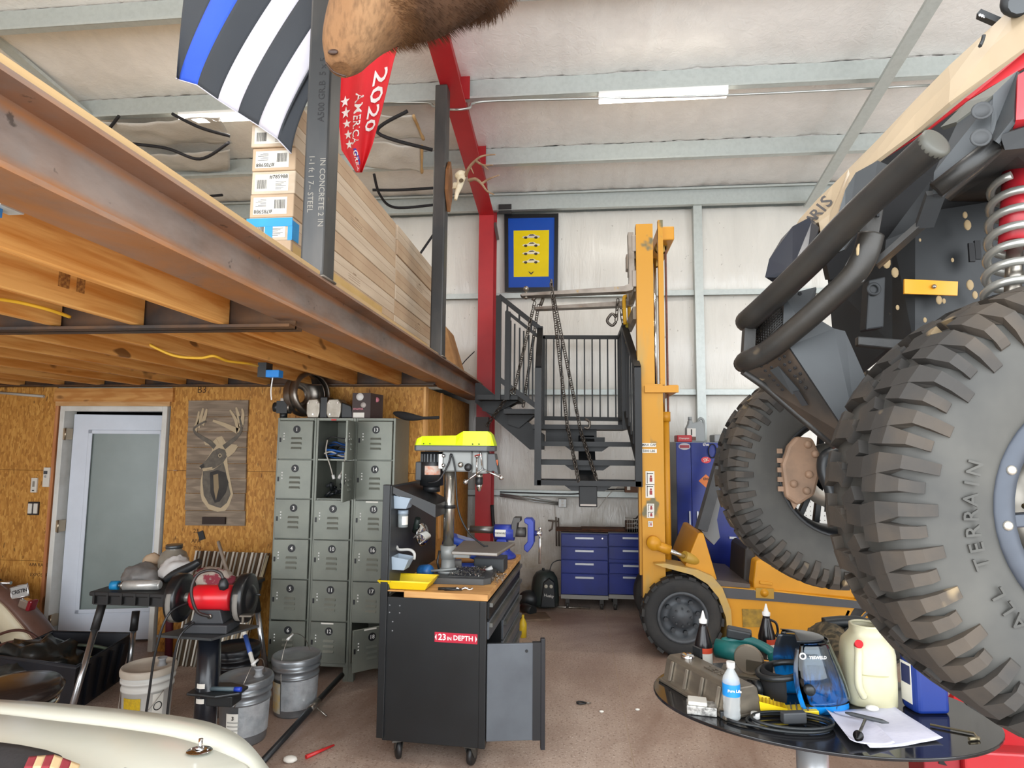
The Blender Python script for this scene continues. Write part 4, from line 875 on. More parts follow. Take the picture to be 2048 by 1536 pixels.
solo('tool_bag', MB().sphere(at(1058, 1190, Y=6.9)*1, .11, 16, 10, (1.1, .8, .9)), BLKP, 'slumped black tool bag against the wall beside the compressor', 'bag')
bpy.data.objects['tool_bag'].location.z = 0
p = at(1068, 1236, Z=0); solo('wood_scrap', MB().cbox(p+V((0, 0, .012)), (.3, .25, .022), (0, 0, .3)), wood('scrap_wood', '#5d4a3a', '#7b6550', 0), 'flat piece of scrap plywood on the floor by the cart', 'board')
p = at(1046, 1232, Y=5.9); p.z = 0; solo('spray_bottle', MB().lathe([(0, 0), (.035, 0), (.036, .12), (.02, .16), (.012, .17), (.012, .2), (0, .2)], p, n=14), mat('bottle_yellow', '#d3b32a', .4), 'small yellow bottle on the floor behind the cart', 'bottle')
# --- wall fittings
oy = WB-.05
T = thing('outlet_box', 'grey metal outlet box with conduit on the back wall', 'outlet', at(1125, 1005, Y=oy))
c = at(1125, 1006, Y=oy); part(T, 'box', MB().cbox(c, (.1, .05, .1)), mat('outlet_grey', '#b4b5b3', .4, .4), bevel=.006)
for dz in (.022, -.022): part(T, 'receptacle', MB().cyl(c+V((0, -.026, dz)), c+V((0, -.031, dz)), .017, n=14), mat('receptacle_white', '#d8d5cf', .4))
part(T, 'conduit', MB().tube([at(1000, 988, Y=oy), at(1060, 996, Y=oy), c+V((-.05, 0, 0))], .011, 8), mat('conduit_zinc', '#b9bdbb', .3, .8))
part(T, 'conduit', MB().tube([at(1000, 992, Y=oy), at(1070, 1003, Y=oy), c+V((-.05, 0, -.02))], .009, 8), MATS['conduit_zinc'])
part(T, 'drop_cord', MB().tube(spline([c+V((-.09, 0, -.01)), at(1110, 1020, Y=oy), at(1112, 1040, Y=oy)], 5), .006, 6), mat('cord_white', '#c9c4ba', .6))
T = thing('gear_puller', 'rusty gear puller hanging by its arms from a wall hook', 'puller', at(1110, 1042, Y=oy))
for q_ in ([(1096, 1041), (1118, 1043)], [(1106, 1042), (1104, 1058), (1098, 1062)], [(1112, 1034), (1113, 1092)], [(1117, 1036), (1118, 1092)]):
    part(T, 'arm', MB().tube([at(*z_, Y=oy) for z_ in q_], .01, 6), mat('old_iron', '#7c7167', .6, .5))
gz = GZ[0]+.034
T = thing('wood_crate', 'small brown wooden crate resting on the wall girt', 'crate', (at(1258, 1, Y=WB).x, WB-.09, gz))
part(T, 'crate', MB().box((at(1240, 1, Y=WB-.1).x, WB-.14, gz), (at(1286, 1, Y=WB-.1).x, WB-.045, gz+.1)), wood('crate_brown', '#5a3a26', '#6f4b33', 0), bevel=.004)
part(T, 'label', MB().box((at(1244, 1, Y=WB-.1).x, WB-.142, gz+.03), (at(1250, 1, Y=WB-.1).x, WB-.14, gz+.075)), PAPER)
solo('loose_wire', MB().tube(spline([at(1196, 1017, Y=WB-.05), at(1222, 985, Y=WB-.05), at(1240, 973, Y=WB-.1), at(1262, 972, Y=WB-.1), at(1275, 980, Y=WB-.06), at(1283, 1000, Y=WB-.05)], 8), .005, 6), MATS['cord_white'], 'white wire looping over the brown crate on the girt', 'wire')
solo('black_cable', MB().tube(spline([at(1000, 984, Y=WB-.07), at(1060, 986, Y=WB-.07), at(1150, 988, Y=WB-.07), at(1200, 980, Y=WB-.07), at(1280, 978, Y=WB-.07)], 8), .008, 6), STR, 'black cable lying along the wall girt behind the stair', 'cable')
solo('thin_wire', MB().tube(spline([V((at(908, 750, Y=7.0).x, 7.0, DZ)), at(917, 740, Y=7.03), at(930, 722, Y=7.06), at(949, 703, Y=7.075)], 6), .006, 6), STR, 'thin black wire hanging beside the red column', 'wire')
# --- tall blue cabinet behind the forklift
Yf = 6.70; T = thing('tall_cabinet', 'tall blue steel cabinet with stickers behind the forklift', 'cabinet', (at(1420, 1, Y=Yf).x, Yf+.3, 0))
x0_ = at(1354, 1000, Y=Yf).x; x1_ = x0_+.95; z1_ = at(1354, 884, Y=Yf).z; xs_ = at(1384, 1000, Y=Yf).x
part(T, 'case', MB().box((x0_, Yf+.02, .05), (x1_, Yf+.60, z1_)), mat('cab_silver', '#8d9294', .4, .4))
part(T, 'plinth', MB().box((x0_+.03, Yf+.06, 0), (x1_-.03, Yf+.58, .05)), DKG)
d1 = part(T, 'door', MB().box((x0_, Yf, .06), (xs_-.003, Yf+.02, z1_-.004)), BLU, bevel=.003); d2 = part(T, 'door', MB().box((xs_, Yf, .06), (x1_, Yf+.02, z1_-.004)), BLU, bevel=.003)
za, zb = at(1380, 1022, Y=Yf).z, at(1380, 1075, Y=Yf).z
part(d1, 'handle', MB().box((xs_-.035, Yf-.02, zb), (xs_-.02, Yf, za)), ALU); part(d2, 'handle', MB().box((xs_+.045, Yf-.02, zb), (xs_+.06, Yf, za)), ALU)
def oval(c, a, h, n=20): return MB().add([c+V((a*math.cos(k*2*PI/n), 0, h*math.sin(k*2*PI/n))) for k in range(n)], [tuple(range(n))])
c = at(1369, 893, Y=Yf-.002); s_ = part(d1, 'sticker', oval(c, .062, .036), mat('sticker_silver', '#b8b4b8', .4), solid=.001); part(s_, 'print', MB().cbox(c+V((0, -.002, 0)), (.1, .001, .03)), mat('sticker_crimson', '#9a3440', .5))
c = at(1412, 920, Y=Yf-.002); s_ = part(d2, 'sticker', oval(c, .05, .034), mat('sticker_scarlet', '#d23a40', .4), solid=.001); part(s_, 'print', MB().text('SK', .05, frame(c+V((0, -.002, 0)), (1, 0, .25), (-.2, 0, 1)), bold=.01), MATS['white_print'])
c = at(1412, 962, Y=Yf-.002); s_ = part(d2, 'sticker', MB().add([c+V((x_, 0, z_)) for x_, z_ in ((-.075, 0), (0, -.07), (.075, 0), (0, .07))], [(0, 1, 2, 3)]), mat('sticker_orange', '#d9793a', .5), solid=.001); part(s_, 'print', MB().text('ERS', .035, frame(c+V((0, -.002, .02)), (1, 0, 0), (0, 0, 1)), bold=.02), INK)
c = at(1412, 889, Y=Yf-.002); part(d2, 'lettering', MB().text('the', .05, frame(c, (1, 0, 0), (.2, 0, 1)), bold=.015), MATS['white_print'])
c = at(1465, 1075, Y=Yf); part(T, 'drawer_pull', MB().cbox(c+V((0, -.01, 0)), (.07, .02, .02)), ALU)
T = thing('oil_jug', 'grey motor oil jug with a white label on the tall blue cabinet', 'jug', (at(1390, 1, Y=6.9).x, 6.9, z1_))
p = at(1390, 878, Y=6.9); k = .0056
OILG = mat('jug_grey', '#8f9495', .4)
part(T, 'jug', MB().prism([(-.1, 0), (.1, 0), (.1, .12), (.085, .2), (.06, .24), (.0, .215), (-.03, .21), (-.03, .24), (-.07, .24), (-.075, .2), (-.1, .15)], -.05, .05, 'xz', Matrix.Translation((p.x, 6.9, z1_))), OILG, bevel=.012)
part(T, 'cap', MB().cyl((p.x-.05, 6.9, z1_+.24), (p.x-.05, 6.9, z1_+.275), .022, n=14), OILG)
part(T, 'handle', MB().tube(spline([(p.x+.03, 6.9, z1_+.215), (p.x+.06, 6.9, z1_+.26), (p.x+.095, 6.9, z1_+.23), (p.x+.095, 6.9, z1_+.12)], 5), .014, 8), OILG)
lb = part(T, 'label', MB().box((p.x-.092, 6.846, z1_+.02), (p.x-.0, 6.8485, z1_+.15)), mat('oil_label', '#d5d2cb', .5)); part(lb, 'print', MB().text('1', .085, frame((p.x-.046, 6.845, z1_+.105), (1, 0, 0), (0, 0, 1)), bold=.03), INK); part(lb, 'print_band', MB().box((p.x-.092, 6.8445, z1_+.02), (p.x, 6.846, z1_+.06)), mat('label_brown', '#5d3a2c', .5))
T = solo('red_packet', MB().box((at(1338, 1, Y=6.8).x, 6.78, z1_), (at(1366, 1, Y=6.8).x, 6.98, z1_+.075)), mat('packet_red', '#b3232b', .4), 'red packet lying on the corner of the tall cabinet', 'packet', bevel=.01)
part(T, 'print', MB().text('Champion', .026, frame((at(1351, 1, Y=6.8).x, 6.779, z1_+.04), (1, 0, 0), (0, 0, 1)), bold=.01), MATS['white_print'])
solo('grey_case', MB().box((at(1408, 1, Y=6.85).x, 6.85, z1_), (at(1450, 1, Y=6.85).x, 7.1, z1_+.085)), mat('case_grey', '#8b8c8d', .5), 'flat grey plastic case on the tall cabinet beside the oil jug', 'case', bevel=.012)
solo('dark_can', MB().cyl((at(1462, 1, Y=7.0).x, 7.0, z1_), (at(1462, 1, Y=7.0).x, 7.0, z1_+.33), .05, n=16), mat('can_maroon', '#3a2622', .5), 'dark tall can on the tall cabinet behind the grey case', 'can')
solo('cable_coil', MB().tube([at(1425+8*math.cos(a), 902+14*math.sin(a), Y=6.68) for a in [k*PI/8 for k in range(16)]], .006, 6, closed=True), STR, 'black cable loop hanging on the tall cabinet front', 'cable')
# pegboard seen through the far wheel
T = thing('pegboard', 'white pegboard panel on the back wall beyond the blue cabinet', 'pegboard', (at(1600, 1, Y=7.3).x, 7.36, .3))
xa, xb = at(1545, 1000, Y=7.3).x, at(1720, 1000, Y=7.3).x; za, zb = at(1600, 1100, Y=7.3).z, at(1600, 955, Y=7.3).z
part(T, 'panel', MB().box((xa, 7.35, za), (xb, 7.365, zb)), mat('peg_white', '#d8d8d4', .5))
b = MB()
for i in range(int((xb-xa)/.05)):
    for j in range(int((zb-za)/.05)): b.cyl((xa+.025+.05*i, 7.3495, za+.025+.05*j), (xa+.025+.05*i, 7.3485, za+.025+.05*j), .006, n=6)
part(T, 'holes', b, mat('hole_dark', '#55534f', .8), kind='stuff')
# ================================================================ lockers, wall fittings, work cart
LKG = mat('locker_grey', '#76796f', .38, .3, c2='#6b6e66', scale=5, bump=.05, spots='#8a8d84', sscale=5, sthr=.74)
LKD = mat('locker_inside', '#2c2e30', .6)
BLKV = mat('vent_shadow', '#4d5051', .6)
LY = 4.65; LX0 = at(556, 834, Y=LY).x; LX1 = at(792, 838, Y=LY).x; LW = (LX1-LX0)/3; LD = .40
ZT = at(700, 836, Y=LY).z; ZB = at(690, 1327, Y=LY).z; TH_ = (ZT-.02-ZB)/6
WHP = mat('number_white', '#e2e0dc', .5); NB = mat('number_black', '#17171a', .5)
opens = {(1, 0): 100, (1, 1): 96, (2, 5): 42, (1, 2): 4, (0, 5): 5, (0, 1): 2, (0, 3): 3}
nums = [[1, 2, 3, 4, 5, 6], [7, 8, 9, 10, 11, 12], [13, 14, 15, 16, 17, 18]]
nm = ['first', 'middle', 'last']
for c_ in range(3):
    x0 = LX0+LW*c_; x1 = x0+LW-.002
    T = thing('locker_column', ('grey steel locker column numbered 1 to 6 beside the deer painting', 'grey steel locker column numbered 9 to 12 with its two upper doors open', 'grey steel locker column numbered 13 to 18 next to the work cart')[c_], 'locker', ((x0+x1)/2, LY+LD/2, 0), group='three joined grey locker columns')
    s = .0012
    cs_ = MB().box((x0, LY+.004, ZB-.03), (x0+.018, LY+LD, ZT)).box((x1-.018, LY+.004, ZB-.03), (x1, LY+LD, ZT)).box((x0+.018, LY+.03, ZT-.02), (x1-.018, LY+LD, ZT)).box((x0+.018, LY+LD-.01, ZB), (x1-.018, LY+LD, ZT-.02)).box((x0+.018, LY+.004, ZB-.03), (x1-.018, LY+LD-.01, ZB)).box((x0+.018, LY+.004, ZT-.022), (x1-.018, LY+.03, ZT))
    part(T, 'case', cs_, LKG, bevel=.002, seg=1)
    for k in range(1, 6):
        z = ZT-.02-TH_*k; part(T, 'shelf', MB().box((x0+.018, LY+.01, z-.008), (x1-.018, LY+LD-.01, z+.004)), LKG)
    for xx in (x0+.02, x1-.02):
        for yy in (LY+.03, LY+LD-.03): part(T, 'leg', MB().box((xx-.02, yy-.02, 0), (xx+.02, yy+.02, ZB-.03)), LKG)
    for k in range(6):
        z1 = ZT-.022-TH_*k; z0 = z1-TH_+.004; w_ = x1-x0-.042; h_ = z1-z0-.004
        a = math.radians(opens.get((c_, k), 0)); hx = x1-.02
        # door hinged on the right, opening towards the room
        M = Matrix.Translation((hx, LY, z0)) @ Euler((0, 0, a)).to_matrix().to_4x4() @ Matrix.Translation((-w_, -.016, 0))
        d = part(T, 'door', MB().box((0, 0, 0), (w_, .004, h_), M).box((0, .004, 0), (.005, .018, h_), M).box((w_-.005, .004, 0), (w_, .018, h_), M).box((.005, .004, h_-.005), (w_-.005, .018, h_), M).box((.005, .004, 0), (w_-.005, .018, .005), M), LKG, bevel=.002, seg=1)
        for q in range(3):
            zq = h_*.52-.038*q; part(d, 'louvre', MB().prism([(zq+.016, -.001), (zq, -.009), (zq-.003, -.009), (zq-.003, .001)], w_*.38, w_*.68, 'yz', M @ Matrix(((1, 0, 0, 0), (0, 0, 1, 0), (0, 1, 0, 0), (0, 0, 0, 1)))), LKG)
        part(d, 'handle_recess', MB().box((.008, -.002, h_*.44), (.022, .001, h_*.56), M), NB)
        for zq in (.52, .60, .67): part(d, 'rivet', MB().lathe([(.006, 0), (.004, .003), (0, .004)], M @ V((.043, 0, h_*zq)), M.to_3x3() @ V((0, -1, 0)), 8), WHP)
        if (c_, k) in ((1, 0), (1, 1)):
            part(d, 'strike', MB().box((.004, .0045, h_*.46), (.03, .02, h_*.55), M), WHP); continue
        n = part(d, 'number_disc', MB().lathe([(0, .0015), (.03, .0015), (.03, 0)], M @ V((w_*.53, 0, h_*.78)), M.to_3x3() @ V((0, -1, 0)), 20, smooth=False), NB)
        part(n, 'number', MB().text(str(nums[c_][k]), .04, M @ frame((w_*.53, -.002, h_*.775), (1, 0, 0), (0, 0, 1)), bold=.012), WHP)
        if (c_, k) in ((1, 5), (2, 5), (2, 2)): part(d, 'name_card', MB().box((w_*.3, -.002, h_*.955), (w_*.65, 0, h_*.99), M), PAPER)
    if c_ == 1:
        part(T, 'maker_badge', MB().box(((x0+x1)/2-.04, LY+.001, ZT-.02), ((x0+x1)/2+.0, LY+.004, ZT-.008)), mat('badge_red', '#c23328', .4))
# cables heaped in the open lockers
xm0 = LX0+LW; zt1 = ZT-.02-TH_
cb = thing('cable_bundle', 'tangle of blue and white cables in the top open locker', 'cables', (xm0+LW/2, LY+.2, zt1+.01))
RC = random.Random(11)
cm = [mat('cable_blue', '#1f5aa8', .5), mat('cable_white', '#b9b3a8', .5), mat('cable_black', '#1e1e20', .5), mat('cable_dkblue', '#123a6b', .5)]
for k in range(22):
    y = LY+RC.uniform(.05, .3); z = zt1+.02+RC.uniform(0, .14); x0 = xm0+.035; pts_ = [(x0+RC.uniform(0, .03), y, z), (x0+.08, y-.02, z+RC.uniform(-.02, .04)), (x0+.16, y, z+RC.uniform(-.03, .03)), (x0+.225, y+.02, z-RC.uniform(-.02, .03))]
    part(cb, 'cable', MB().tube(spline([V((p[0], p[1], max(p[2], zt1+.012))) for p in pts_], 5), RC.choice((.005, .007, .009)), 6), cm[RC.choice((0, 0, 1, 2, 2, 3))])
def hang(pts_, m_): part(cb, 'cable', MB().tube(spline(pts_, 6), .005, 6), m_)
hang([at(655, 880, Y=LY+.02), at(652, 905, Y=LY-.0), at(660, 930, Y=LY-.01), at(666, 953, Y=LY-.01)], cm[1]); part(cb, 'plug', MB().cyl(at(666, 950, Y=LY-.01), at(668, 958, Y=LY-.01), .012, n=8), WHP)
hang([at(690, 905, Y=LY+.02), at(689, 928, Y=LY-.01), at(680, 952, Y=LY-.01)], cm[1]); part(cb, 'plug', MB().cyl(at(681, 949, Y=LY-.01), at(678, 957, Y=LY-.01), .012, n=8), WHP)
zt2 = zt1-TH_
cb2 = thing('dark_clutter', 'dark tools and straps heaped in the second open locker', 'tools', (xm0+LW/2, LY+.2, zt2+.01))
for k in range(14):
    a = V((xm0+RC.uniform(.04, .2), LY+RC.uniform(.06, .3), zt2+RC.uniform(.03, .12))); d = V((RC.uniform(-1, 1), RC.uniform(-.4, .4), RC.uniform(-.3, .6))).normalized()*RC.uniform(.03, .07); part(cb2, 'tool', MB().cyl(a-d*.5, a+d*.5, .015, .01, n=7), BLKP if k % 3 else DKG)
# --- things on top of the lockers
T = thing('fender_cover', 'polished steel turbine shroud standing on the lockers', 'metal part', (at(612, 1, Y=4.8).x, 4.85, ZT))
c = at(606, 795, Y=4.88); SSM = mat('stainless', '#8d8780', .28, .9, c2='#6f675f', scale=5)
r1 = c.z-ZT
part(T, 'shroud', MB().lathe([(.06, -.06), (r1*.55, -.07), (r1*.8, -.05), (r1*.98, -.02), (r1, .0), (r1*.98, .05), (r1*.9, .07)], (c.x, c.y, c.z+.02), (.85, -.5, .05), 32), SSM, solid=.004)
part(T, 'outer_ring', MB().lathe([(r1*.99, .06), (r1*1.0, .1), (r1*.97, .13), (r1*.85, .14)], (c.x, c.y, c.z+.02), (.85, -.5, .05), 32), SSM, solid=.004)
T = thing('carburetor', 'small black and metal carburetor on the end of the lockers', 'engine part', (at(568, 1, Y=4.78).x, 4.8, ZT))
c = at(568, 812, Y=4.78); c.z = ZT
part(T, 'body', MB().cbox(c+V((0, 0, .09)), (.09, .08, .1)).cyl(c+V((-.08, 0, .09)), c+V((-.03, 0, .09)), .04, n=14).cyl(c+V((0, 0, 0)), c+V((0, 0, .05)), .03, n=12), BLKP)
part(T, 'top_plate', MB().cbox(c+V((.01, 0, .15)), (.06, .05, .025)), STEEL); part(T, 'flange', MB().cyl(c+V((.045, 0, .09)), c+V((.06, 0, .09)), .045, n=14), STEEL)
T = thing('cylinder_head', 'silver finned engine cylinder head with bolts on the lockers', 'engine part', (at(672, 1, Y=4.76).x, 4.8, ZT))
cA, cB = at(648, 1, Y=4.72).x, at(732, 1, Y=4.72).x; ALM = mat('cast_alu', '#a9a296', .4, .7, c2='#8b8478', scale=10)
def blk(xa, xb, name): 
    w_ = xb-xa; part(T, name, MB().prism([(xa, .04), (xa+w_*.12, .0), (xb-w_*.1, 0), (xb, .05), (xb, .12), (xb-w_*.2, .155), (xa+w_*.15, .15), (xa, .12)], 4.70, 4.86, 'xz', Matrix.Translation((0, 0, ZT))), ALM, bevel=.008)
blk(cA, cA+.11, 'cover_half'); blk(cA+.165, cA+.285, 'cover_half')
part(T, 'gasket_band', MB().box((cA+.108, 4.71, ZT), (cA+.167, 4.85, ZT+.17)), BLKP, bevel=.006)
part(T, 'housing', MB().prism([(cA+.28, 0), (cA+.38, 0), (cA+.36, .1), (cA+.28, .13)], 4.72, 4.9, 'xz', Matrix.Translation((0, 0, ZT))), BLKP, bevel=.008)
for q_ in ((.02, .12), (.09, .12), (.06, .03), (.19, .12), (.26, .12), (.2, .03)): part(T, 'bolt', MB().cyl((cA+q_[0], 4.70, ZT+q_[1]), (cA+q_[0], 4.692, ZT+q_[1]), .006, n=6), CHR)
T = thing('product_box', 'dark brown product box with white printing on the lockers', 'box', (at(755, 1, Y=4.72).x, 4.8, ZT))
xa, xb, xc = at(732, 1, Y=4.7).x, at(766, 1, Y=4.7).x, at(788, 1, Y=4.78).x; hb = at(740, 786, Y=4.7).z-ZT
part(T, 'carton', MB().add([(xa, 4.7, ZT), (xb, 4.7, ZT), (xc, 4.80, ZT), (xa+.07, 4.82, ZT), (xa, 4.7, ZT+hb), (xb, 4.7, ZT+hb), (xc, 4.80, ZT+hb-.01), (xa+.07, 4.82, ZT+hb)], [(0, 3, 2, 1), (4, 5, 6, 7), (0, 1, 5, 4), (1, 2, 6, 5), (2, 3, 7, 6), (3, 0, 4, 7)]), mat('box_brown', '#34211d', .5))
b = MB().box((xa+.01, 4.6985, ZT+.005), (xa+.1, 4.7, ZT+.045)); part(T, 'label', b, PAPER)
part(T, 'logo', MB().lathe([(0, .0008), (.03, .0008), (.03, 0)], (xa+.06, 4.7, ZT+hb-.03), (0, -1, 0), 16), WHP); part(T, 'lettering', MB().text('STARTER', .02, frame((xa+.05, 4.6988, ZT+.072), (1, 0, 0), (0, 0, 1)), bold=.02), mat('pink_print', '#c97a86', .5)); part(T, 'picture', MB().lathe([(0, .001), (.022, .001), (.022, 0)], (xa+.09, 4.7, ZT+.105), (0, -1, 0), 12), mat('print_grey', '#b9b0aa', .5))
c = V(((xb+xc)/2, 4.748, ZT+hb*.75)); part(T, 'side_print', MB().lathe([(0, .001), (.02, .001), (.02, 0)], c, (.6, -.8, 0), 14), MATS['pink_print'])
solo('feather_duster', MB().tube(spline([at(788, 826, Y=4.75), at(810, 832, Y=4.7), at(840, 836, Y=4.66), at(878, 835, Y=4.64)], 6), .02, 8, rs=[.012+.020*max(0, math.sin(PI*min(1, i/13))) for i in range(19)]), mat('duster_black', '#211f1f', .9, bump=.8, bscale=120), 'black feather duster sticking out over the edge of the lockers', 'duster')
# --- painted deer on boards
T = thing('deer_painting', 'weathered wood board painting of an antlered deer on the office wall', 'painting', at(435, 1052, Y=WY-.02))
wq = [at(370, 1051, Y=WY-.015), at(489, 1052, Y=WY-.015), at(498, 800, Y=WY-.015), at(379, 801, Y=WY-.015)]
def wp(u, v, d=0): p = wq[0].lerp(wq[1], u).lerp(wq[3].lerp(wq[2], u), v); return p+V((0, -d, 0))
vb = [0, .12, .255, .37, .49, .62, .745, .865, 1]
for i in range(8):
    j = R_.uniform(-.012, .012); vs = [wp(0+j, vb[i]+.002), wp(1+j, vb[i]+.002), wp(1+j, vb[i+1]-.002), wp(0+j, vb[i+1]-.002)]
    part(T, 'plank', MB().add([p+V((0, .012, 0)) for p in vs]+[p+V((0, -.004-.003*(i % 2), 0)) for p in vs], [(3, 2, 1, 0), (4, 5, 6, 7), (0, 1, 5, 4), (1, 2, 6, 5), (2, 3, 7, 6), (3, 0, 4, 7)]), wood('grey_barnwood', '#6e5f50', '#978672', 0, knots=False))
CRM, DGR, MGR = mat('paint_cream', '#b5a284', .8), mat('paint_dark', '#33302e', .8, c2='#45413c'), mat('paint_grey', '#59534b', .8, c2='#6d655a', scale=20)
def paint(name, uv, m_, d): 
    b = MB(); vs = [wp(u, 1-v, d) for u, v in uv]; b.add(vs, [tuple(range(len(vs)))]); part(T, name, b, m_, solid=.0008)
def stroke(name, uv, r, m_, d):
    s_ = spline([V((u, v, 0)) for u, v in uv], 6); b = MB(); n_ = len(s_); vs = []
    for i, p in enumerate(s_):
        t_ = (s_[min(i+1, n_-1)]-s_[max(i-1, 0)]).normalized(); q_ = V((-t_.y*2.2, t_.x, 0)).normalized(); w_ = r*(1-.65*i/(n_-1)); vs += [wp(p.x+q_.x*w_*1.5, 1-(p.y+q_.y*w_), d), wp(p.x-q_.x*w_*1.5, 1-(p.y-q_.y*w_), d)]
    b.add(vs, [(2*i, 2*i+1, 2*i+3, 2*i+2) for i in range(n_-1)]); part(T, name, b, m_, solid=.0008)
bust = [(.24, .53), (.34, .47), (.42, .41), (.42, .37), (.30, .36), (.27, .32), (.40, .35), (.50, .30), (.58, .29), (.66, .35), (.84, .36), (.78, .42), (.68, .46), (.70, .55), (.74, .63), (.80, .75), (.74, .84), (.68, .88), (.55, .89), (.40, .87), (.28, .80), (.25, .74), (.25, .64), (.28, .56), (.22, .55)]
paint('halo', bust, CRM, .0085)
neck = [(.28, .57), (.45, .56), (.62, .50), (.66, .56), (.70, .64), (.76, .75), (.70, .82), (.60, .86), (.52, .85), (.40, .83), (.31, .76), (.28, .66)]
paint('neck', neck, MGR, .0095); paint('chest_shade', [(.40, .58), (.52, .56), (.66, .58), (.72, .66), (.68, .74), (.58, .81), (.5, .82), (.42, .74)], DGR, .0105); paint('chest_light', [(.46, .60), (.54, .59), (.56, .70), (.52, .80), (.48, .72)], mat('paint_ochre', '#8c7a5e', .8), .0112)
head = [(.23, .53), (.34, .475), (.44, .41), (.54, .385), (.64, .40), (.68, .45), (.62, .50), (.48, .545), (.36, .56), (.25, .555)]
paint('head', head, MGR, .0105); paint('nose', [(.22, .53), (.29, .51), (.31, .535), (.26, .55)], DGR, .0115); paint('muzzle', [(.26, .55), (.44, .535), (.44, .55), (.30, .562)], CRM, .0115)
paint('eye', [(.56+.028*math.cos(k*PI/5), .445+.016*math.sin(k*PI/5)) for k in range(10)], CRM, .0118); paint('pupil', [(.56+.016*math.cos(k*PI/5), .445+.010*math.sin(k*PI/5)) for k in range(10)], DGR, .0124)
paint('ear', [(.66, .44), (.74, .38), (.86, .37), (.80, .42), (.70, .46)], CRM, .0112); paint('ear', [(.47, .385), (.49, .31), (.55, .36), (.60, .31), (.61, .38)], CRM, .0112)
for uv in ([(.47, .38), (.38, .34), (.24, .30), (.13, .26), (.12, .22), (.30, .17)], [(.62, .38), (.75, .33), (.86, .28), (.90, .22), (.86, .13)]): stroke('antler', uv, .022, MGR, .0118)
for uv in ([(.12, .25), (.16, .17), (.18, .09)], [(.17, .22), (.22, .13), (.25, .065)], [(.24, .20), (.29, .12), (.31, .07)], [(.86, .26), (.80, .16), (.70, .08)], [(.89, .22), (.84, .12), (.80, .06)], [(.90, .2), (.92, .12), (.90, .07)], [(.84, .25), (.62, .20), (.42, .165)]): stroke('tine', uv, .024, CRM, .0112)
part(T, 'hook_rail', MB().add([wp(u, v, d) for d in (.01, .03) for u, v in ((.32, .015), (.70, .015), (.70, .07), (.32, .07))], [(0, 3, 2, 1), (4, 5, 6, 7), (0, 1, 5, 4), (1, 2, 6, 5), (2, 3, 7, 6), (3, 0, 4, 7)]), mat('hook_brown', '#2c1d16', .7))
# --- small wall fittings
def plate(name, x0_, x1_, y0_, y1_, m_, label, cat, d=.018):
    a, c = at(x0_, y1_, Y=WY-d), at(x1_, y0_, Y=WY-d); return solo(name, MB().box((a.x, WY-d, a.z), (c.x, WY, c.z)), m_, label, cat, bevel=.003)
IV = mat('ivory_plastic', '#d4cfc4', .4)
o = plate('thermostat', 84, 100, 935, 974, IV, 'white remote control in a cradle on the wall by the door', 'thermostat')
c = at(91, 945, Y=WY-.019); part(o, 'screen', MB().cbox(c, (.035, .003, .03)), DKG); part(o, 'button', MB().cyl(at(91, 953, Y=WY-.018), at(91, 953, Y=WY-.022), .012, n=12), mat('button_grey', '#8b8b88', .5))
o = plate('remote_holder', 60, 74, 956, 985, IV, 'narrow white remote holder on the wall left of the control', 'remote')
part(o, 'slot', MB().cbox(at(66, 981, Y=WY-.019), (.02, .003, .01)), NB); part(o, 'print', MB().cbox(at(67, 968, Y=WY-.019), (.02, .002, .05)), mat('faded_print', '#8a8377', .6))
o = plate('light_switch', 54, 77, 1004, 1030, mat('box_black', '#262222', .6), 'black switch box with two white switches near the door', 'switch')
for x in (60, 71): part(o, 'rocker', MB().cbox(at(x, 1017, Y=WY-.022), (.036, .012, .088)), IV, bevel=.003)
for x, y, t_, s_ in ((404, 780, 'B3', .085), (392, 1062, '23', .05), (392, 1082, 'APA', .045), (395, 1096, '7/16', .04), (80, 1130, 'APA RATED', .04), (80, 1150, 'EXPOSURE', .04)):
    c = at(x, y, Y=WY-.001); part(wo, 'panel_stamp', MB().text(t_, s_, frame(c, (1, 0, 0), (0, 0, 1)), bold=.004), mat('stamp_dark', '#4c3015', .8))
c = at(403, 1071, Y=WY-.006); solo('black_tag', MB().cbox(c, (.05, .012, .075), (0, -.35, 0)), BLKP, 'small black tag hooked on the office wall below the deer painting', 'tag')
solo('wire_antenna', MB().tube([at(-5, 785, Y=WY-.012), at(88, 793, Y=WY-.012)], .012, 8), mat('fluor_white', '#b6aea2', .5), 'pale rod fixed high on the office wall by the door', 'rod')
# junction box and cable under the joists
T = thing('junction_box', 'blue plastic junction box hanging under the loft joists', 'junction box', at(549, 748, Y=3.6))
c = at(549, 748, Y=3.6); part(T, 'box', MB().cbox(c, (.085, .06, .045)), mat('box_blue', '#1c7fd0', .5), bevel=.004); part(T, 'pull_wire', MB().tube(spline([c+V((-.01, 0, -.02)), at(542, 780, Y=3.6), at(543, 800, Y=3.6)], 4), .004, 6), WHP)
part(T, 'bracket', MB().box((c.x-.1, 3.58, c.z-.02), (c.x-.045, 3.66, 2.27)), BLKP)
YW = mat('romex_yellow', '#d9a72c', .5)
solo('yellow_cable', MB().tube(spline([at(235, 662, Y=2.9), at(268, 672, Y=2.95), at(310, 695, Y=3.0), at(352, 712, Y=3.05), at(400, 716, Y=3.1), at(428, 712, Y=3.1), at(455, 722, Y=3.2), at(495, 727, Y=3.35), at(515, 732, Y=3.5)], 7), .008, 6), YW, 'yellow electrical cable drooping under the far loft joists', 'cable')
solo('yellow_cable', MB().tube(spline([at(-20, 596, Y=1.9), at(40, 605, Y=2.0), at(100, 620, Y=2.1), at(140, 634, Y=2.2)], 6), .007, 6), YW, 'short yellow cable under the joists above the cross beam', 'cable')
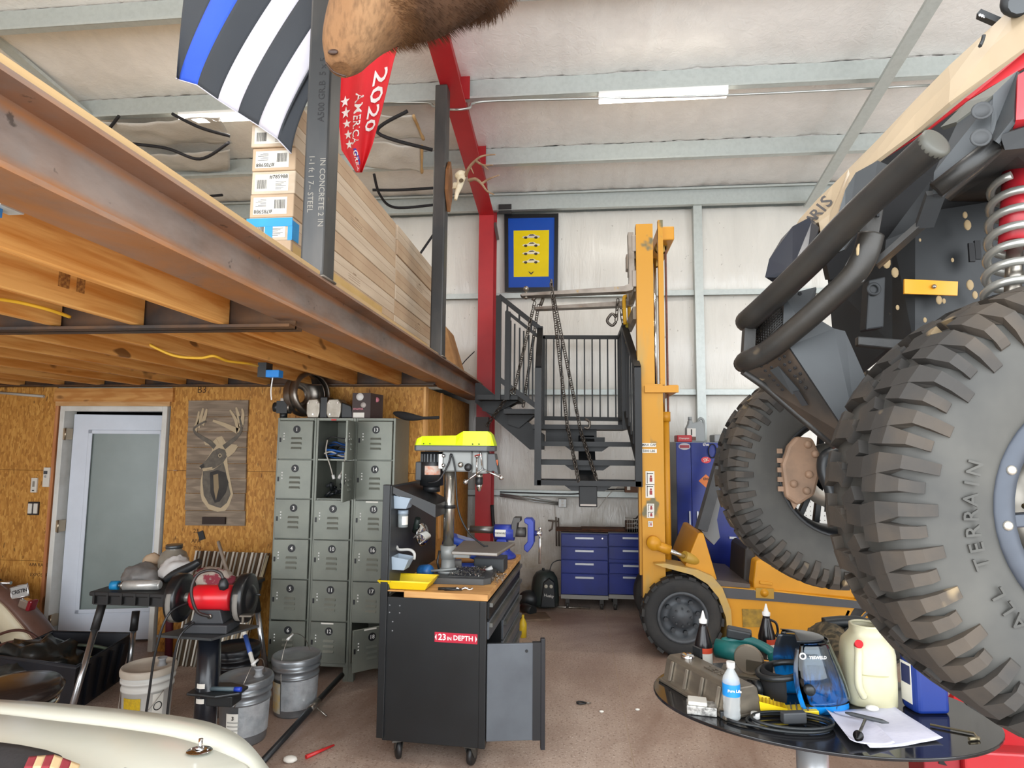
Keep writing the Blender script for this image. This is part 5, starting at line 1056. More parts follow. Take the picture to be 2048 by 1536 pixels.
c = at(10, 415, Y=1.25); T = thing('joist_clamp', 'blue tipped metal bracket under the near joist', 'clamp', c)
part(T, 'plate', MB().cbox(c, (.04, .06, .012)), GALV); part(T, 'tip', MB().cbox(c+V((-.015, -.02, -.012)), (.03, .03, .03)), mat('tip_blue', '#2f6fa8', .5))
solo('paper_note', MB().grid(lambda u, v: at(861+20*u+(4*v if u > .5 else 0), 899-46*v, Y=5.8)+V((0, .03*math.sin(u*3), 0)), 6, 8), mat('note_paper', '#e6e1d6', .7), 'white paper note pinned to the office side wall', 'paper', solid=.002)
bpy.data.objects['paper_note'].location.x += 0
# --- window air conditioner and fuse board on the side wall
T = thing('air_conditioner', 'cream window air conditioner mounted through the side wall', 'air conditioner', at(928, 905, Y=6.5))
a, c = at(911, 915, Y=6.45), at(946, 884, Y=6.45)
part(T, 'case', MB().box((WX, 6.45, a.z), (c.x, 6.95, c.z)), mat('ac_cream', '#cfc8ba', .5), bevel=.006)
for k in range(9): part(T, 'grille_slat', MB().box((a.x+.005, 6.444, a.z+.015+.018*k), (a.x+.11, 6.452, a.z+.022+.018*k)), NB)
part(T, 'panel', MB().box((c.x-.075, 6.446, a.z+.02), (c.x-.015, 6.452, c.z-.02)), PAPER)
c = at(965, 862, Y=6.6); solo('beam_bracket', MB().cbox(c, (.14, .08, .3)), mat('bracket_dark', '#2c2724', .6, c2='#3a302a'), 'dark steel bracket below the loft beam at the red column', 'bracket')
c = at(880, 908, Y=5.75); solo('wall_receptacle', MB().cbox(V((WX+.012, 5.75, c.z)), (.024, .07, .11)), IV, 'ivory receptacle on the office side wall above the drill press', 'outlet', bevel=.004)
# ================================================================ rolling work cart with drill press and vise
cyaw = math.radians(-3.2)
cN = at(972, 1180, Y=3.5)                     # near right corner of the work top
CART = thing('work_cart', 'black rolling tool cart with wooden top and open door', 'tool cart', (cN.x, 3.5, 0), cyaw)
BC = mat('cart_black', '#1b1d1f', .42, .05, c2='#161718', scale=4, bump=.04, bscale=120, spots='#4a4b4c', sscale=26, sthr=.75)
GRI = mat('cart_grey', '#5c6167', .45, .2, c2='#52565c', scale=5, spots='#8d9092', sscale=30, sthr=.78)
CL, CDP, ZTOP = 1.28, .585, .945
def cp_(name, b, m_, T=None, **k): return part(T or CART, name, b, m_, world=False, **k)
TOPW = wood('butcher_block', '#b3814a', '#cf9f63', 0, knots=False)
cp_('near_side', MB().box((-CDP, 0, .125), (0, .02, ZTOP-.038)), BC, bevel=.004)
cp_('far_side', MB().box((-CDP, CL-.02, .125), (0, CL, ZTOP-.038)), BC); cp_('back_panel', MB().box((-CDP, .02, .125), (-CDP+.02, CL-.02, ZTOP-.038)), BC); cp_('bottom', MB().box((-CDP+.02, .02, .125), (0, CL-.02, .145)), BC)
cp_('corner_post', MB().box((-.035, -.004, .125), (.004, .03, ZTOP-.038)), BC, bevel=.004); cp_('corner_post', MB().box((-.035, CL-.03, .125), (.004, CL+.004, ZTOP-.038)), BC, bevel=.004)
cp_('work_top', MB().box((-CDP+.11, -.008, ZTOP-.036), (.012, CL+.01, ZTOP)).box((-CDP+.0, -.002, ZTOP-.008), (-CDP+.11, CL+.01, ZTOP)), TOPW, bevel=.004)
for (x, z) in ((-.56, .86), (-.5, .86), (-.56, .82), (-.5, .82), (-.54, .77), (-.54, .72), (-.02, .85), (-.02, .76), (-.03, .68), (-.02, .5), (-.03, .2)): cp_('rivet', MB().lathe([(.005, 0), (.003, .002), (0, .003)], (x, 0, z), (0, -1, 0), 8), mat('rivet_grey', '#77797b', .4, .6))
sg = cp_('depth_sign', MB().box((-.29, -.003, .675), (-.045, 0, .728)), mat('sign_red', '#b8223a', .4)); 
cp_('lettering', MB().text('23', .047, frame((-.246, -.0035, .7015), (1, 0, 0), (0, 0, 1)), bold=.02).text('IN', .026, frame((-.205, -.0035, .696), (1, 0, 0), (0, 0, 1)), bold=.02).text('DEPTH', .037, frame((-.126, -.0035, .7015), (1, 0, 0), (0, 0, 1)), bold=.02), MATS['number_white'], sg, kind='stuff')
for s_, x in ((-1, -.281), (1, -.054)): cp_('arrow', MB().add([(x+s_*.008, -.0035, .7015), (x-s_*.002, -.0035, .719), (x-s_*.002, -.0035, .684)], [(0, 1, 2)]), MATS['number_white'], sg, solid=.0005)
# drawers on the aisle side
def drawer(y0, y1, z0, z1):
    d = cp_('drawer', MB().box((-.01, y0, z0), (.012, y1, z1)), GRI if z1 < .8 else BC, bevel=.003, seg=1)
    cp_('pull', MB().box((.012, y0+.01, z1-.03), (.03, y1-.01, z1-.008)), mat('pull_grey', '#6e6e6a', .4, .4, c2='#55544f'), d)
drawer(.04, CL-.04, .80, .895); drawer(.04, CL-.04, .69, .785)
for k in range(4): drawer(.52, CL-.04, .155+.13*k, .275+.13*k)
cp_('cabinet_shelf', MB().box((-CDP+.02, .03, .4), (-.02, .5, .415)), BC); cp_('divider', MB().box((-CDP+.02, .5, .145), (.0, .515, .68)), BC)
# open door
M = Matrix.Translation((.006, .02, 0)) @ Euler((0, 0, math.radians(14))).to_matrix().to_4x4()
dd = cp_('door', MB().box((0, -.012, .16), (.30, .008, .675), M), GRI, bevel=.003)
cp_('door_trim', MB().box((.255, -.016, .16), (.305, .01, .68), M), NB, dd); cp_('door_handle', MB().box((.30, -.02, .11), (.325, .012, .70), M), mat('handle_black', '#1b1b20', .4), dd, bevel=.003); cp_('lock', MB().cyl(M @ V((.22, -.012, .635)), M @ V((.22, -.018, .635)), .008, n=12), NB, dd)
# casters
for i, (x, y, rz) in enumerate(((-.5, .05, .5), (-.09, .05, -.2), (-.5, CL-.08, 0), (-.09, CL-.08, .2))):
    M = Matrix.Translation((x, y, 0)) @ Euler((0, 0, rz)).to_matrix().to_4x4()
    c = cp_('caster', MB().box((-.045, -.035, .115), (.045, .035, .125), M).prism([(-.035, .12), (.03, .12), (.045, .05), (.02, .04)], -.022, -.018, 'yz', M @ Euler((0, 0, 0)).to_matrix().to_4x4()).prism([(-.035, .12), (.03, .12), (.045, .05), (.02, .04)], .018, .022, 'yz', M), mat('caster_steel', '#55524d', .5, .5))
    cp_('caster_wheel', MB().lathe([(0, -.016), (.04, -.016), (.052, -.012), (.055, 0), (.052, .012), (.04, .016), (0, .016)], M @ V((0, .03, .055)), M.to_3x3() @ V((1, 0, 0)), 22), mat('wheel_black', '#1b1a1a', .5, spots='#d6d2ca', sscale=25, sthr=.72), c)
# back board (peg panel) rising on the wall side, with sloping end gusset
cp_('back_board', MB().box((-CDP-.0, .0, ZTOP), (-CDP+.018, .95, 1.535)), mat('board_black', '#333536', .45, c2='#26282a', scale=4))
cp_('back_post', MB().box((-CDP-.03, -.012, .14), (-CDP+.012, .03, 1.54)), BC, bevel=.003)
cp_('top_shelf', MB().add([(-CDP, .02, 1.535), (-CDP+.25, .12, 1.42), (-CDP+.25, .45, 1.42), (-CDP, .45, 1.535), (-CDP, .02, 1.50), (-CDP+.25, .12, 1.345), (-CDP+.25, .45, 1.345), (-CDP, .45, 1.50)], [(0, 1, 2, 3), (7, 6, 5, 4), (0, 4, 5, 1), (1, 5, 6, 2), (2, 6, 7, 3), (3, 7, 4, 0)]), BC)
CM = Matrix.Translation((cN.x, 3.5, 0)) @ Euler((0, 0, cyaw)).to_matrix().to_4x4()
def cw(x, y, z): return CM @ V((x, y, z))
ZC = ZTOP+.0006
# parts bins etc on the back board
BIN = mat('bin_grey', '#98a6b3', .45)
def bin_(y, z, label):
    T = thing('parts_bin', label, 'bin', cw(-CDP+.019, y, z), cyaw, group='grey bins on the cart back board')
    o = MB(); w0, w1, h_ = .045, .058, .075
    outer = [(0, -w0, 0), (.07, -w0, 0), (.07, w0, 0), (0, w0, 0), (0, -w1, h_), (.10, -w1, h_*.82), (.10, w1, h_*.82), (0, w1, h_)]
    part(T, 'bin', o.add(outer, [(0, 3, 2, 1), (0, 1, 5, 4), (1, 2, 6, 5), (2, 3, 7, 6), (3, 0, 4, 7)]), BIN, world=False, solid=.003)
    part(T, 'contents', MB().add([(.004, -w0, h_*.5), (.08, -w0, h_*.5), (.08, w0, h_*.5), (.004, w0, h_*.5)], [(0, 1, 2, 3)]), mat('bin_contents', '#6c5a4a', .8, c2='#a59b8e', scale=60), world=False)
bin_(.10, 1.40, 'grey parts bin high on the cart back board'); bin_(.09, 1.05, 'grey parts bin low on the cart back board above the yellow tray')
T = thing('clear_jar', 'clear plastic jar with a paper label on the cart back board', 'jar', cw(-CDP+.05, .12, 1.285), cyaw)
part(T, 'jar', MB().cyl((0, 0, 0), (0, 0, .075), .03, n=18), mat('jar_plastic', '#8f9698', .3), world=False); part(T, 'cap', MB().cyl((0, 0, .0755), (0, 0, .1), .032, n=18), BIN, world=False); part(T, 'label', MB().lathe([(.0306, .015), (.0306, .065)], (0, 0, 0), n=10, a0=-1.4, a1=.6, start=(1, 0, 0)), PAPER, world=False)
T = thing('j_hook', 'white curved hook screwed to the cart back board', 'hook', cw(-CDP+.019, .13, 1.13), cyaw)
part(T, 'hook', MB().tube(spline([(.0, -.02, .04), (.01, -.0, .02), (.07, .01, .02), (.10, .01, -.0), (.10, .01, -.035)], 5), .009, 8), mat('hook_white', '#b7b5b0', .4), world=False)
T = thing('wire_brush', 'angle grinder wire wheel guard hanging on the cart back board', 'tool', cw(-CDP+.02, .42, 1.2), cyaw)
part(T, 'disc', MB().lathe([(0, 0), (.03, .01), (.07, .006), (.075, -.004), (0, -.004)], (.06, 0, 0), (1, -.25, .1), 24), CHR, world=False); part(T, 'handle', MB().cyl((.02, -.03, .02), (.05, -.07, .11), .018, n=10), mat('green_black', '#27332f', .5), world=False)
for k in range(6): part(T, 'wire', MB().tube(spline([(.05, -.05-.02*k, -.0), (.09, -.06-.02*k, .03), (.13, -.05-.02*k, 0), (.09, -.05-.02*k, -.035)], 4), .004, 5), mat('wire_silver', '#c9c6c0', .3, .8), world=False)
part(T, 'wire_spine', MB().cyl((.06, -.02, -.02), (.10, -.17, -.03), .004, n=6), MATS['wire_silver'], world=False)
# yellow tray
T = thing('yellow_tray', 'yellow plastic parts tray on the cart corner', 'tray', cw(-.46, .10, ZC), cyaw)
YT = mat('tray_yellow', '#e8c81e', .35, spots='#a68a2c', sscale=30, sthr=.7)
o = MB().add([(-.14, -.08, .004), (.1, -.08, .004), (.1, .08, .004), (-.14, .08, .004), (-.17, -.11, .05), (.13, -.11, .05), (.13, .10, .05), (-.17, .10, .05)], [(0, 3, 2, 1), (0, 1, 5, 4), (1, 2, 6, 5), (2, 3, 7, 6), (3, 0, 4, 7)])
part(T, 'tray', o, YT, world=False, solid=.004); part(T, 'rim', MB().tube([(-.17, -.11, .05), (.13, -.11, .05), (.13, .10, .05), (-.17, .10, .05)], .005, 6, closed=True), YT, world=False)
part(T, 'shavings', MB().grid(lambda u, v: (-.13+.22*u, -.07+.14*v, .012+.006*noise.noise((u*9, v*7, 0))), 16, 12), mat('shavings_tan', '#9b8a5e', .8, c2='#c4bb9c', scale=70), world=False, kind='stuff')
# drill press
DP = thing('drill_press', 'lime green and grey bench drill press on the cart', 'drill press', cw(-.27, .38, ZC), cyaw+.06)
dq = lambda n, b, m_, T=None, **k: part(T or DP, n, b, m_, world=False, **k)
DGY = mat('press_grey', '#8a8c8a', .45, .2); LIM = mat('press_lime', '#c9e012', .3); DPB = mat('press_black', '#1d1e20', .4); ST2 = mat('column_steel', '#a8a49c', .25, .9)
dq('base', MB().prism([(-.11, -.18), (.20, -.18), (.24, -.14), (.24, .14), (.20, .18), (-.11, .18), (-.13, .1), (-.13, -.1)], 0, .035, 'xy').box((-.02, -.13, .035), (.2, -.07, .038)), mat('base_grey', '#4d4e4e', .5, .2), bevel=.008)
dq('base_slot', MB().box((-.03, -.1, .0355), (.18, -.075, .0375)), NB)
dq('column_foot', MB().cyl((-.05, 0, .035), (-.05, 0, .05), .07).lathe([(.06, .05), (.045, .065), (.04, .17), (.0, .17)], (-.05, 0, 0)), DGY); dq('foot_collar', MB().cyl((-.05, 0, .036), (-.05, 0, .055), .062), DPB)
dq('column', MB().cyl((-.05, 0, .16), (-.05, 0, .72), .034, n=24), ST2); dq('table_collar', MB().cyl((-.05, 0, .43), (-.05, 0, .45), .042), DPB)
dq('table_bracket', MB().cyl((-.05, 0, .12), (-.05, 0, .2), .05).box((-.02, -.03, .13), (.09, .03, .17)), DGY); dq('clamp_handle', MB().tube([(-.1, -.03, .17), (-.11, -.04, .1), (-.1, -.04, .06)], .007, 6), DPB)
dq('work_table', MB().add([(.0, -.16, .17), (.28, -.16, .165), (.36, .15, .185), (.02, .15, .19), (.0, -.16, .19), (.28, -.16, .185), (.36, .15, .205), (.02, .15, .21)], [(0, 3, 2, 1), (4, 5, 6, 7), (0, 1, 5, 4), (1, 2, 6, 5), (2, 3, 7, 6), (3, 0, 4, 7)]), mat('table_steel', '#8b8680', .4, .6), bevel=.006)
H0 = .66
dq('head', MB().box((-.09, -.05, H0), (.10, .05, H0+.13)).box((.10, -.055, H0-.01), (.20, .055, H0+.13)), DGY, bevel=.01)
dq('motor', MB().cyl((-.17, .02, H0-.09), (-.17, .02, H0+.125), .075, n=22).cyl((-.17, .02, H0-.13), (-.17, .02, H0-.09), .055, n=22), DPB); dq('capacitor_box', MB().box((-.27, -.02, H0-.06), (-.225, .06, H0+.06)), mat('cap_grey', '#3d4043', .5), bevel=.008)
for k in range(7): dq('cooling_slot', MB().cbox((-.17+.076*math.sin(-1.0+.28*k), .02-.076*math.cos(-1.0+.28*k), H0+.085), (.008, .004, .05), (0, 0, -1.0+.28*k)), mat('slot_grey', '#55585a', .5))
dq('rating_label', MB().lathe([(.0765, -.02), (.0765, .035)], (-.17, .02, H0), n=8, a0=-.7, a1=.7, start=(.3, -1, 0)), mat('label_orange', '#b9a89c', .5, c2='#c2622c', scale=30))
dq('motor_bracket', MB().box((-.11, -.06, H0+.02), (-.085, .06, H0+.11)), ST2)
for z in (.04, .1): dq('bolt', MB().sphere((-.08, -.058, H0+z), .013, 8, 6), CHR)
dq('guard_base', MB().prism([(-.265, -.07), (-.25, -.1), (.20, -.1), (.245, -.06), (.245, .06), (.20, .1), (-.25, .1), (-.265, .07)], H0+.13, H0+.165, 'xy'), mat('guard_grey', '#54575a', .4), bevel=.006)
sec = [(-.262, .075, .165), (-.25, .07, .205), (-.22, .06, .222), (.0, .062, .228), (.045, .068, .255), (.2, .07, .255), (.222, .066, .235), (.243, .075, .165)]
b = MB()
for x, w_, z in sec: b.v += [V((x, -w_-.02, H0+.165)), V((x, -w_, H0+z)), V((x, w_, H0+z)), V((x, w_+.02, H0+.165))]
for i in range(len(sec)-1):
    for j in range(3): b.f.append((4*i+j, 4*i+4+j, 4*i+5+j, 4*i+1+j)); b.s.append(False)
b.f += [(0, 1, 2, 3), (31, 30, 29, 28)]; b.s += [False]*2
dq('belt_guard', b, LIM, bevel=.008, seg=3)
for x in (-.2, -.16, .11, .15): dq('screw', MB().sphere((x, -.096, H0+.175), .0045, 6, 4), DPB)
dq('switch_panel', MB().prism([(.20, 0), (.235, .02), (.27, -.005), (.245, .125), (.20, .125)], -.06, .06, 'xz', Matrix.Translation((0, 0, H0-.01))), mat('panel_grey', '#4b4e51', .5), bevel=.004); dq('emergency_tag', MB().cbox((.255, -.03, H0+.06), (.012, .02, .035)), mat('tag_orange', '#e0641e', .4))
dq('depth_knob', MB().lathe([(0, .03), (.022, .03), (.025, .015), (.01, 0)], (.08, -.055, H0+.03), (0, -1, 0), 16), DPB); dq('lock_boss', MB().lathe([(0, .02), (.015, .02), (.017, 0)], (.03, -.055, H0+.045), (0, -1, 0), 14), ST2)
dq('depth_rod', MB().cyl((.135, -.07, H0-.02), (.135, -.07, H0+.1), .006, n=8).cyl((.135, -.07, H0+.09), (.135, -.07, H0+.105), .01, n=8), CHR); dq('red_pointer', MB().tube([(.12, -.072, H0+.1), (.15, -.072, H0+.11), (.165, -.072, H0+.105)], .004, 6), mat('pointer_red', '#c23a2a', .5))
dq('quill', MB().cyl((.14, 0, H0-.05), (.14, 0, H0), .022), ST2); dq('chuck', MB().lathe([(0, -.105), (.012, -.1), (.016, -.085), (.024, -.075), (.024, -.035), (.018, -.03), (0, -.03)], (.14, 0, H0), n=18), DPB); dq('chuck_nose', MB().lathe([(0, -.125), (.01, -.12), (.02, -.09), (.02, -.08), (0, -.08)], (.14, 0, H0-.0), n=14), CHR)
for a in (-.4, 1.7, 3.8): dq('feed_handle', MB().cyl((.17, -.06, H0+.02), (.17+.13*math.cos(a), -.08, H0+.02+.13*math.sin(a)), .006, n=8).sphere((.17+.13*math.cos(a), -.08, H0+.02+.13*math.sin(a)), .016, 10, 8), CHR)
dq('power_cord', MB().tube(spline([(-.17, -.07, H0-.07), (-.1, -.09, H0-.05), (-.045, -.07, H0+.05), (-.03, -.06, H0+.11), (0, -.07, H0+.0), (.02, -.07, H0-.22), (.08, -.06, .30), (.17, -.02, .21), (.2, .0, .20)], 7), .006, 6), DPB)
# metal shavings on base
b = MB(); RS2 = random.Random(4)
for i in range(900):
    x, y = RS2.uniform(0, .33), RS2.gauss(.0, .09); 
    if abs(y) > .17: continue
    z = (.036 if x < .2 and abs(y) < .14 else .001)+RS2.random()*.012; a = RS2.uniform(0, 6.3); l = RS2.uniform(.004, .011); d = V((math.cos(a)*l, math.sin(a)*l, RS2.uniform(-.002, .008))); n_ = V((-math.sin(a), math.cos(a), .5))*.0022
    p = V((x-.02, y, z+.003)); b.add([p-n_, p+n_, p+d+n_, p+d-n_], [(0, 1, 2, 3)])
dq('metal_shavings', b, mat('swarf', '#c9c7c2', .25, .9), kind='stuff')
# blue case behind, tin, clamps, bit
T = thing('blue_tool_case', 'blue plastic tool case leaning behind the drill press', 'case', cw(-.30, .80, ZC), cyaw+.3)
M = Matrix.Translation((0, 0, .005)) @ Euler((0, .30, 0)).to_matrix().to_4x4() @ Matrix.Translation((0, 0, .06))
BLC = mat('case_blue', '#2b4fae', .4, c2='#3558b8'); part(T, 'shell', MB().box((-.2, -.12, 0), (.2, .12, .05), M), BLC, world=False, bevel=.015); part(T, 'shell', MB().box((-.2, -.12, .055), (.2, .12, .105), M), BLC, world=False, bevel=.02)
part(T, 'label', MB().box((-.12, -.09, .1052), (.17, .09, .106), M), mat('case_label', '#9aa3bd', .5, c2='#7685b5', scale=40), world=False); part(T, 'handle', MB().tube([M @ V(p) for p in ((.2, -.05, .05), (.235, -.04, .05), (.235, .04, .05), (.2, .05, .05))], .012, 8), BLC, world=False)
T = thing('blue_spool', 'blue drill motor with ridges lying on the cart top', 'tool', cw(-.45, .33, ZC+.05), cyaw)
part(T, 'body', MB().lathe([(0, -.045), (.035, -.045), (.042, -.035), (.042, .03), (.03, .045), (0, .045)], (0, 0, -.008), (1, -.4, .15), 18), mat('spool_blue', '#1c4f86', .4, c2='#2a69a6', scale=30), world=False); part(T, 'shaft', MB().cyl((.04, -.016, 0), (.2, -.02, .02), .008, n=8), DGY, world=False)
solo('grey_vise_block', MB().cbox(cw(-.31, .55, ZC+.04), (.07, .06, .08), (0, 0, .2)), mat('cast_grey', '#7c7873', .5, .3), 'small grey machined block on the cart behind the drill column', 'block', bevel=.005)
T = thing('red_clamp', 'red and white handled clamp lying by the drill column', 'clamp', cw(-.2, .5, ZC), cyaw)
part(T, 'grip', MB().cyl((0, -.05, .012), (.1, -.01, .03), .012, n=8), mat('clamp_red', '#b3282c', .4), world=False); part(T, 'handle', MB().cyl((.1, -.01, .03), (.14, .0, .05), .013, n=8), MATS['number_white'], world=False)
solo('dark_box', MB().cbox(cw(-.1, .66, ZC+.045), (.2, .16, .09), (0, 0, cyaw)), mat('box_charcoal', '#35383b', .5), 'charcoal plastic box under the drill table on the cart', 'box', bevel=.006)
solo('blue_tray', MB().cbox(cw(-.25, .62, ZC+.02), (.15, .1, .04), (0, 0, .1)), BLC, 'low blue tray beside the charcoal box on the cart', 'tray', bevel=.004)
T = thing('drill_bit', 'large dark twist drill bit on the front of the work top', 'drill bit', cw(-.22, .06, ZC+.008), cyaw+.16)
part(T, 'shank', MB().cyl((-.07, 0, 0), (.03, 0, 0), .008, n=10), DPB, world=False); part(T, 'flute', MB().tube([(.03+.01*k, .004*math.sin(k*1.2), .004*math.cos(k*1.2)) for k in range(11)], .007, 8), CHR, world=False)
solo('steel_chisel', MB().cyl(cw(-.25, .04, ZC+.006), cw(-.15, .055, ZC+.006), .006, .004, n=8), DPB, 'short black punch beside the drill bit on the work top', 'punch')
# bench vise at the far corner
VS = thing('bench_vise', 'blue bench vise on the far corner of the cart', 'vise', cw(-.10, 1.12, ZC), cyaw)
vq = lambda n, b, m_, **k: part(VS, n, b, m_, world=False, **k)
VB = mat('vise_blue', '#2c3fa0', .35, c2='#26368c'); VG = mat('vise_iron', '#5a5856', .5, .5)
vq('base', MB().lathe([(0, 0), (.095, 0), (.10, .012), (.09, .03), (.055, .055), (.05, .09), (0, .09)], n=24), VB); vq('neck', MB().prism([(-.065, .05), (.05, .05), (.03, .14), (-.04, .14)], -.045, .045), VB, bevel=.008)
vq('body', MB().cyl((-.06, 0, .185), (.085, 0, .185), .058, n=22), VB); vq('slide_bar', MB().cyl((-.25, 0, .20), (-.06, 0, .20), .026, n=18), mat('slide_steel', '#7d7a76', .35, .8)); vq('slide_nut', MB().cyl((-.27, 0, .2), (-.25, 0, .2), .012, n=8), CHR)
vq('fixed_jaw', MB().prism([(.07, .15), (.10, .16), (.115, .26), (.135, .27), (.135, .30), (.085, .30), (.07, .25)], -.05, .05), VG, bevel=.004); vq('bridge', MB().cyl((.085, 0, .19), (.17, 0, .19), .036, n=16), VG)
vq('moving_jaw', MB().prism([(.165, .07), (.19, .05), (.215, .08), (.235, .12), (.235, .27), (.215, .295), (.165, .295), (.165, .265), (.19, .25), (.19, .13), (.165, .10)], -.05, .05), VB, bevel=.006)
vq('screw_boss', MB().cyl((.235, 0, .185), (.29, 0, .185), .02, n=12), CHR); vq('handle', MB().cyl((.275, 0, -.035), (.278, 0, .215), .009, n=10).sphere((.278, 0, .22), .012, 8, 6), CHR)
lb = vq('label', MB().lathe([(.0585, -.05), (.0585, .03)], (0, 0, .185), (1, 0, 0), 8, a0=-.45, a1=.45, start=(0, -1, 0)), PAPER)
part(lb, 'print', MB().text('FORWARD', .018, frame((-.01, -.0605, .185), (1, 0, 0), (0, 0, 1)), bold=.02), INK, world=False)
# long black pipe on the floor beside the lockers
a, c = at(684, 1350, Y=4.5), at(505, 1545, Z=.02)
T = thing('floor_pipe', 'long dark steel pipe leaning from the lockers to the floor', 'pipe', c)
part(T, 'pipe', MB().cyl(a, c, .019, n=14), mat('pipe_dark', '#38393b', .35, .6)); part(T, 'pipe_joint', MB().cyl(a.lerp(c, .33), a.lerp(c, .43), .022, n=14), STEEL); part(T, 'side_pin', MB().cyl(a.lerp(c, .38), a.lerp(c, .38)+V((.1, -.03, -.05)), .006, n=8), STEEL)
solo('orange_level', MB().bar(cw(-.5, .98, ZC+.001), cw(-.5, .985, ZC+.40), .03, .055), mat('level_orange', '#d6622a', .5), 'orange level standing upright behind the drill press', 'level', bevel=.004)
solo('black_strap', MB().tube(spline([V((at(984, 1010, Y=7.06).x, 7.065, at(984, 1010, Y=7.06).z)), at(988, 1060, Y=7.02), at(1000, 1120, Y=6.98), V((at(1008, 1200, Y=6.9).x, 6.9, 0.02))], 6), .022, 6), STR, 'black strap hanging down the red column to the floor', 'strap')
# ================================================================ left corner: car, buckets, grinder, folding table
CREAM = mat('car_cream', '#ecefe2', .22, 0, c2='#e4e7d6', scale=2, spots='#d3cfb8', sscale=3, sthr=.72)
car = thing('classic_car', 'cream painted classic car hood corner with a chrome hood pin', 'car', (-1.7, 1.2, 0))
E_ = [at(x, y, Z=.86) for x, y in ((-260, 1384), (-120, 1391), (0, 1400), (110, 1407), (250, 1420), (360, 1434), (430, 1449), (480, 1474), (515, 1508), (536, 1545), (560, 1640))]
S_ = [at(x, y, Z=.905) for x, y in ((-260, 1412), (-120, 1420), (0, 1430), (110, 1443), (230, 1457), (335, 1473), (395, 1488), (440, 1505), (478, 1522), (505, 1545), (530, 1640))]
es, ss = spline(E_, 5), spline(S_, 5); n_ = len(es); cen = V((-1.75, .9, 0))
rows = []
for i in range(n_):
    out = V((es[i].x-cen.x, es[i].y-cen.y, 0)).normalized(); mid = es[i].lerp(ss[i], .5)+V((0, 0, .012))
    inn = ss[i].lerp(V((cen.x, cen.y, .95)), .5); inn.z = .935
    rows.append(([es[i]+out*.03+V((0, 0, -.62)), es[i]+out*.06+V((0, 0, -.35)), es[i]+out*.045+V((0, 0, -.1)), es[i]+out*.02+V((0, 0, -.03)), es[i], mid, ss[i]+V((0, 0, .0))], [ss[i]+V((0, 0, .001))-out*.004, ss[i]-out*.012+V((0, 0, .006)), ss[i].lerp(inn, .35)+V((0, 0, .018)), inn+V((0, 0, .02)), V((cen.x, cen.y, .965))]))
def strip(idx):
    b = MB(); m_ = len(rows[0][idx])
    for r in rows: b.v += [p.copy() for p in r[idx]]
    for i in range(n_-1):
        for j in range(m_-1): b.f.append((i*m_+j, i*m_+j+1, (i+1)*m_+j+1, (i+1)*m_+j)); b.s.append(True)
    return b
part(car, 'fender', strip(0), CREAM, solid=.004); part(car, 'hood', strip(1), CREAM, solid=.004)
part(car, 'front_wheel', MB().lathe([(.2, -.09), (.3, -.1), (.325, -.06), (.325, .06), (.3, .1), (.2, .09)], (-1.3, 1.25, .325), (0, 1, 0), 30), RUBB)
part(car, 'body_tub', MB().box((-2.6, .2, .22), (-1.05, 1.55, .80)), mat('under_black', '#191919', .8))
hp_ = at(399, 1501, Z=.925)
T = part(car, 'hood_pin', MB().lathe([(0, .003), (.012, .004), (.03, .003), (.034, 0)], hp_, (.0, .12, 1), 20), CHR, label='chrome hood pin plate')
part(T, 'pin', MB().cyl(hp_, hp_+V((0, .004, .03)), .006, n=10).tube(spline([hp_+V((-.01, 0, .004)), hp_+V((0, -.012, .01)), hp_+V((.012, 0, .004))], 4), .003, 6), CHR)
for dx, dy in ((-.024, 0), (.024, 0), (0, .018)): part(T, 'screw', MB().sphere(hp_+V((dx, dy, .003)), .003, 6, 4), CHR)
part(car, 'pinstripe', MB().tube([at(x, y, Z=.934) for x, y in ((140, 1521), (200, 1530), (260, 1541), (300, 1550))], .004, 6), NB)
# jacket lying on the hood
T = thing('black_jacket', 'black jacket with a striped patch lying on the cream car hood', 'jacket', at(60, 1525, Z=.95))
def jk(u, v):
    xs = [(-120, 1476), (-40, 1482), (40, 1492), (90, 1502), (120, 1512), (135, 1530), (150, 1552)]
    k = u*6; i = min(int(k), 5); f = k-i; x = xs[i][0]+(xs[i+1][0]-xs[i][0])*f; y = xs[i][1]+(xs[i+1][1]-xs[i][1])*f
    p = at(x-40*v, y+120*v, Z=.957+.02*math.sin(PI*v)+.008*noise.noise((u*5, v*4, 2))); return p
part(T, 'cloth', MB().grid(jk, 28, 12), mat('jacket_cloth', '#3b3a3c', .9, bump=.4, bscale=40), solid=.006)
for k in range(6):
    part(T, 'patch_stripe', MB().grid(lambda u, v, k=k: at(48+17*(k+u)+10*v, 1536-(22+(k+u)*1.4)*v+8*max(0, (k+u)-3), Z=.985+.004*v), 4, 6), mat('patch_red', '#8f3038', .9) if k % 2 == 0 else mat('patch_cream', '#d3b68a', .9), solid=.003)
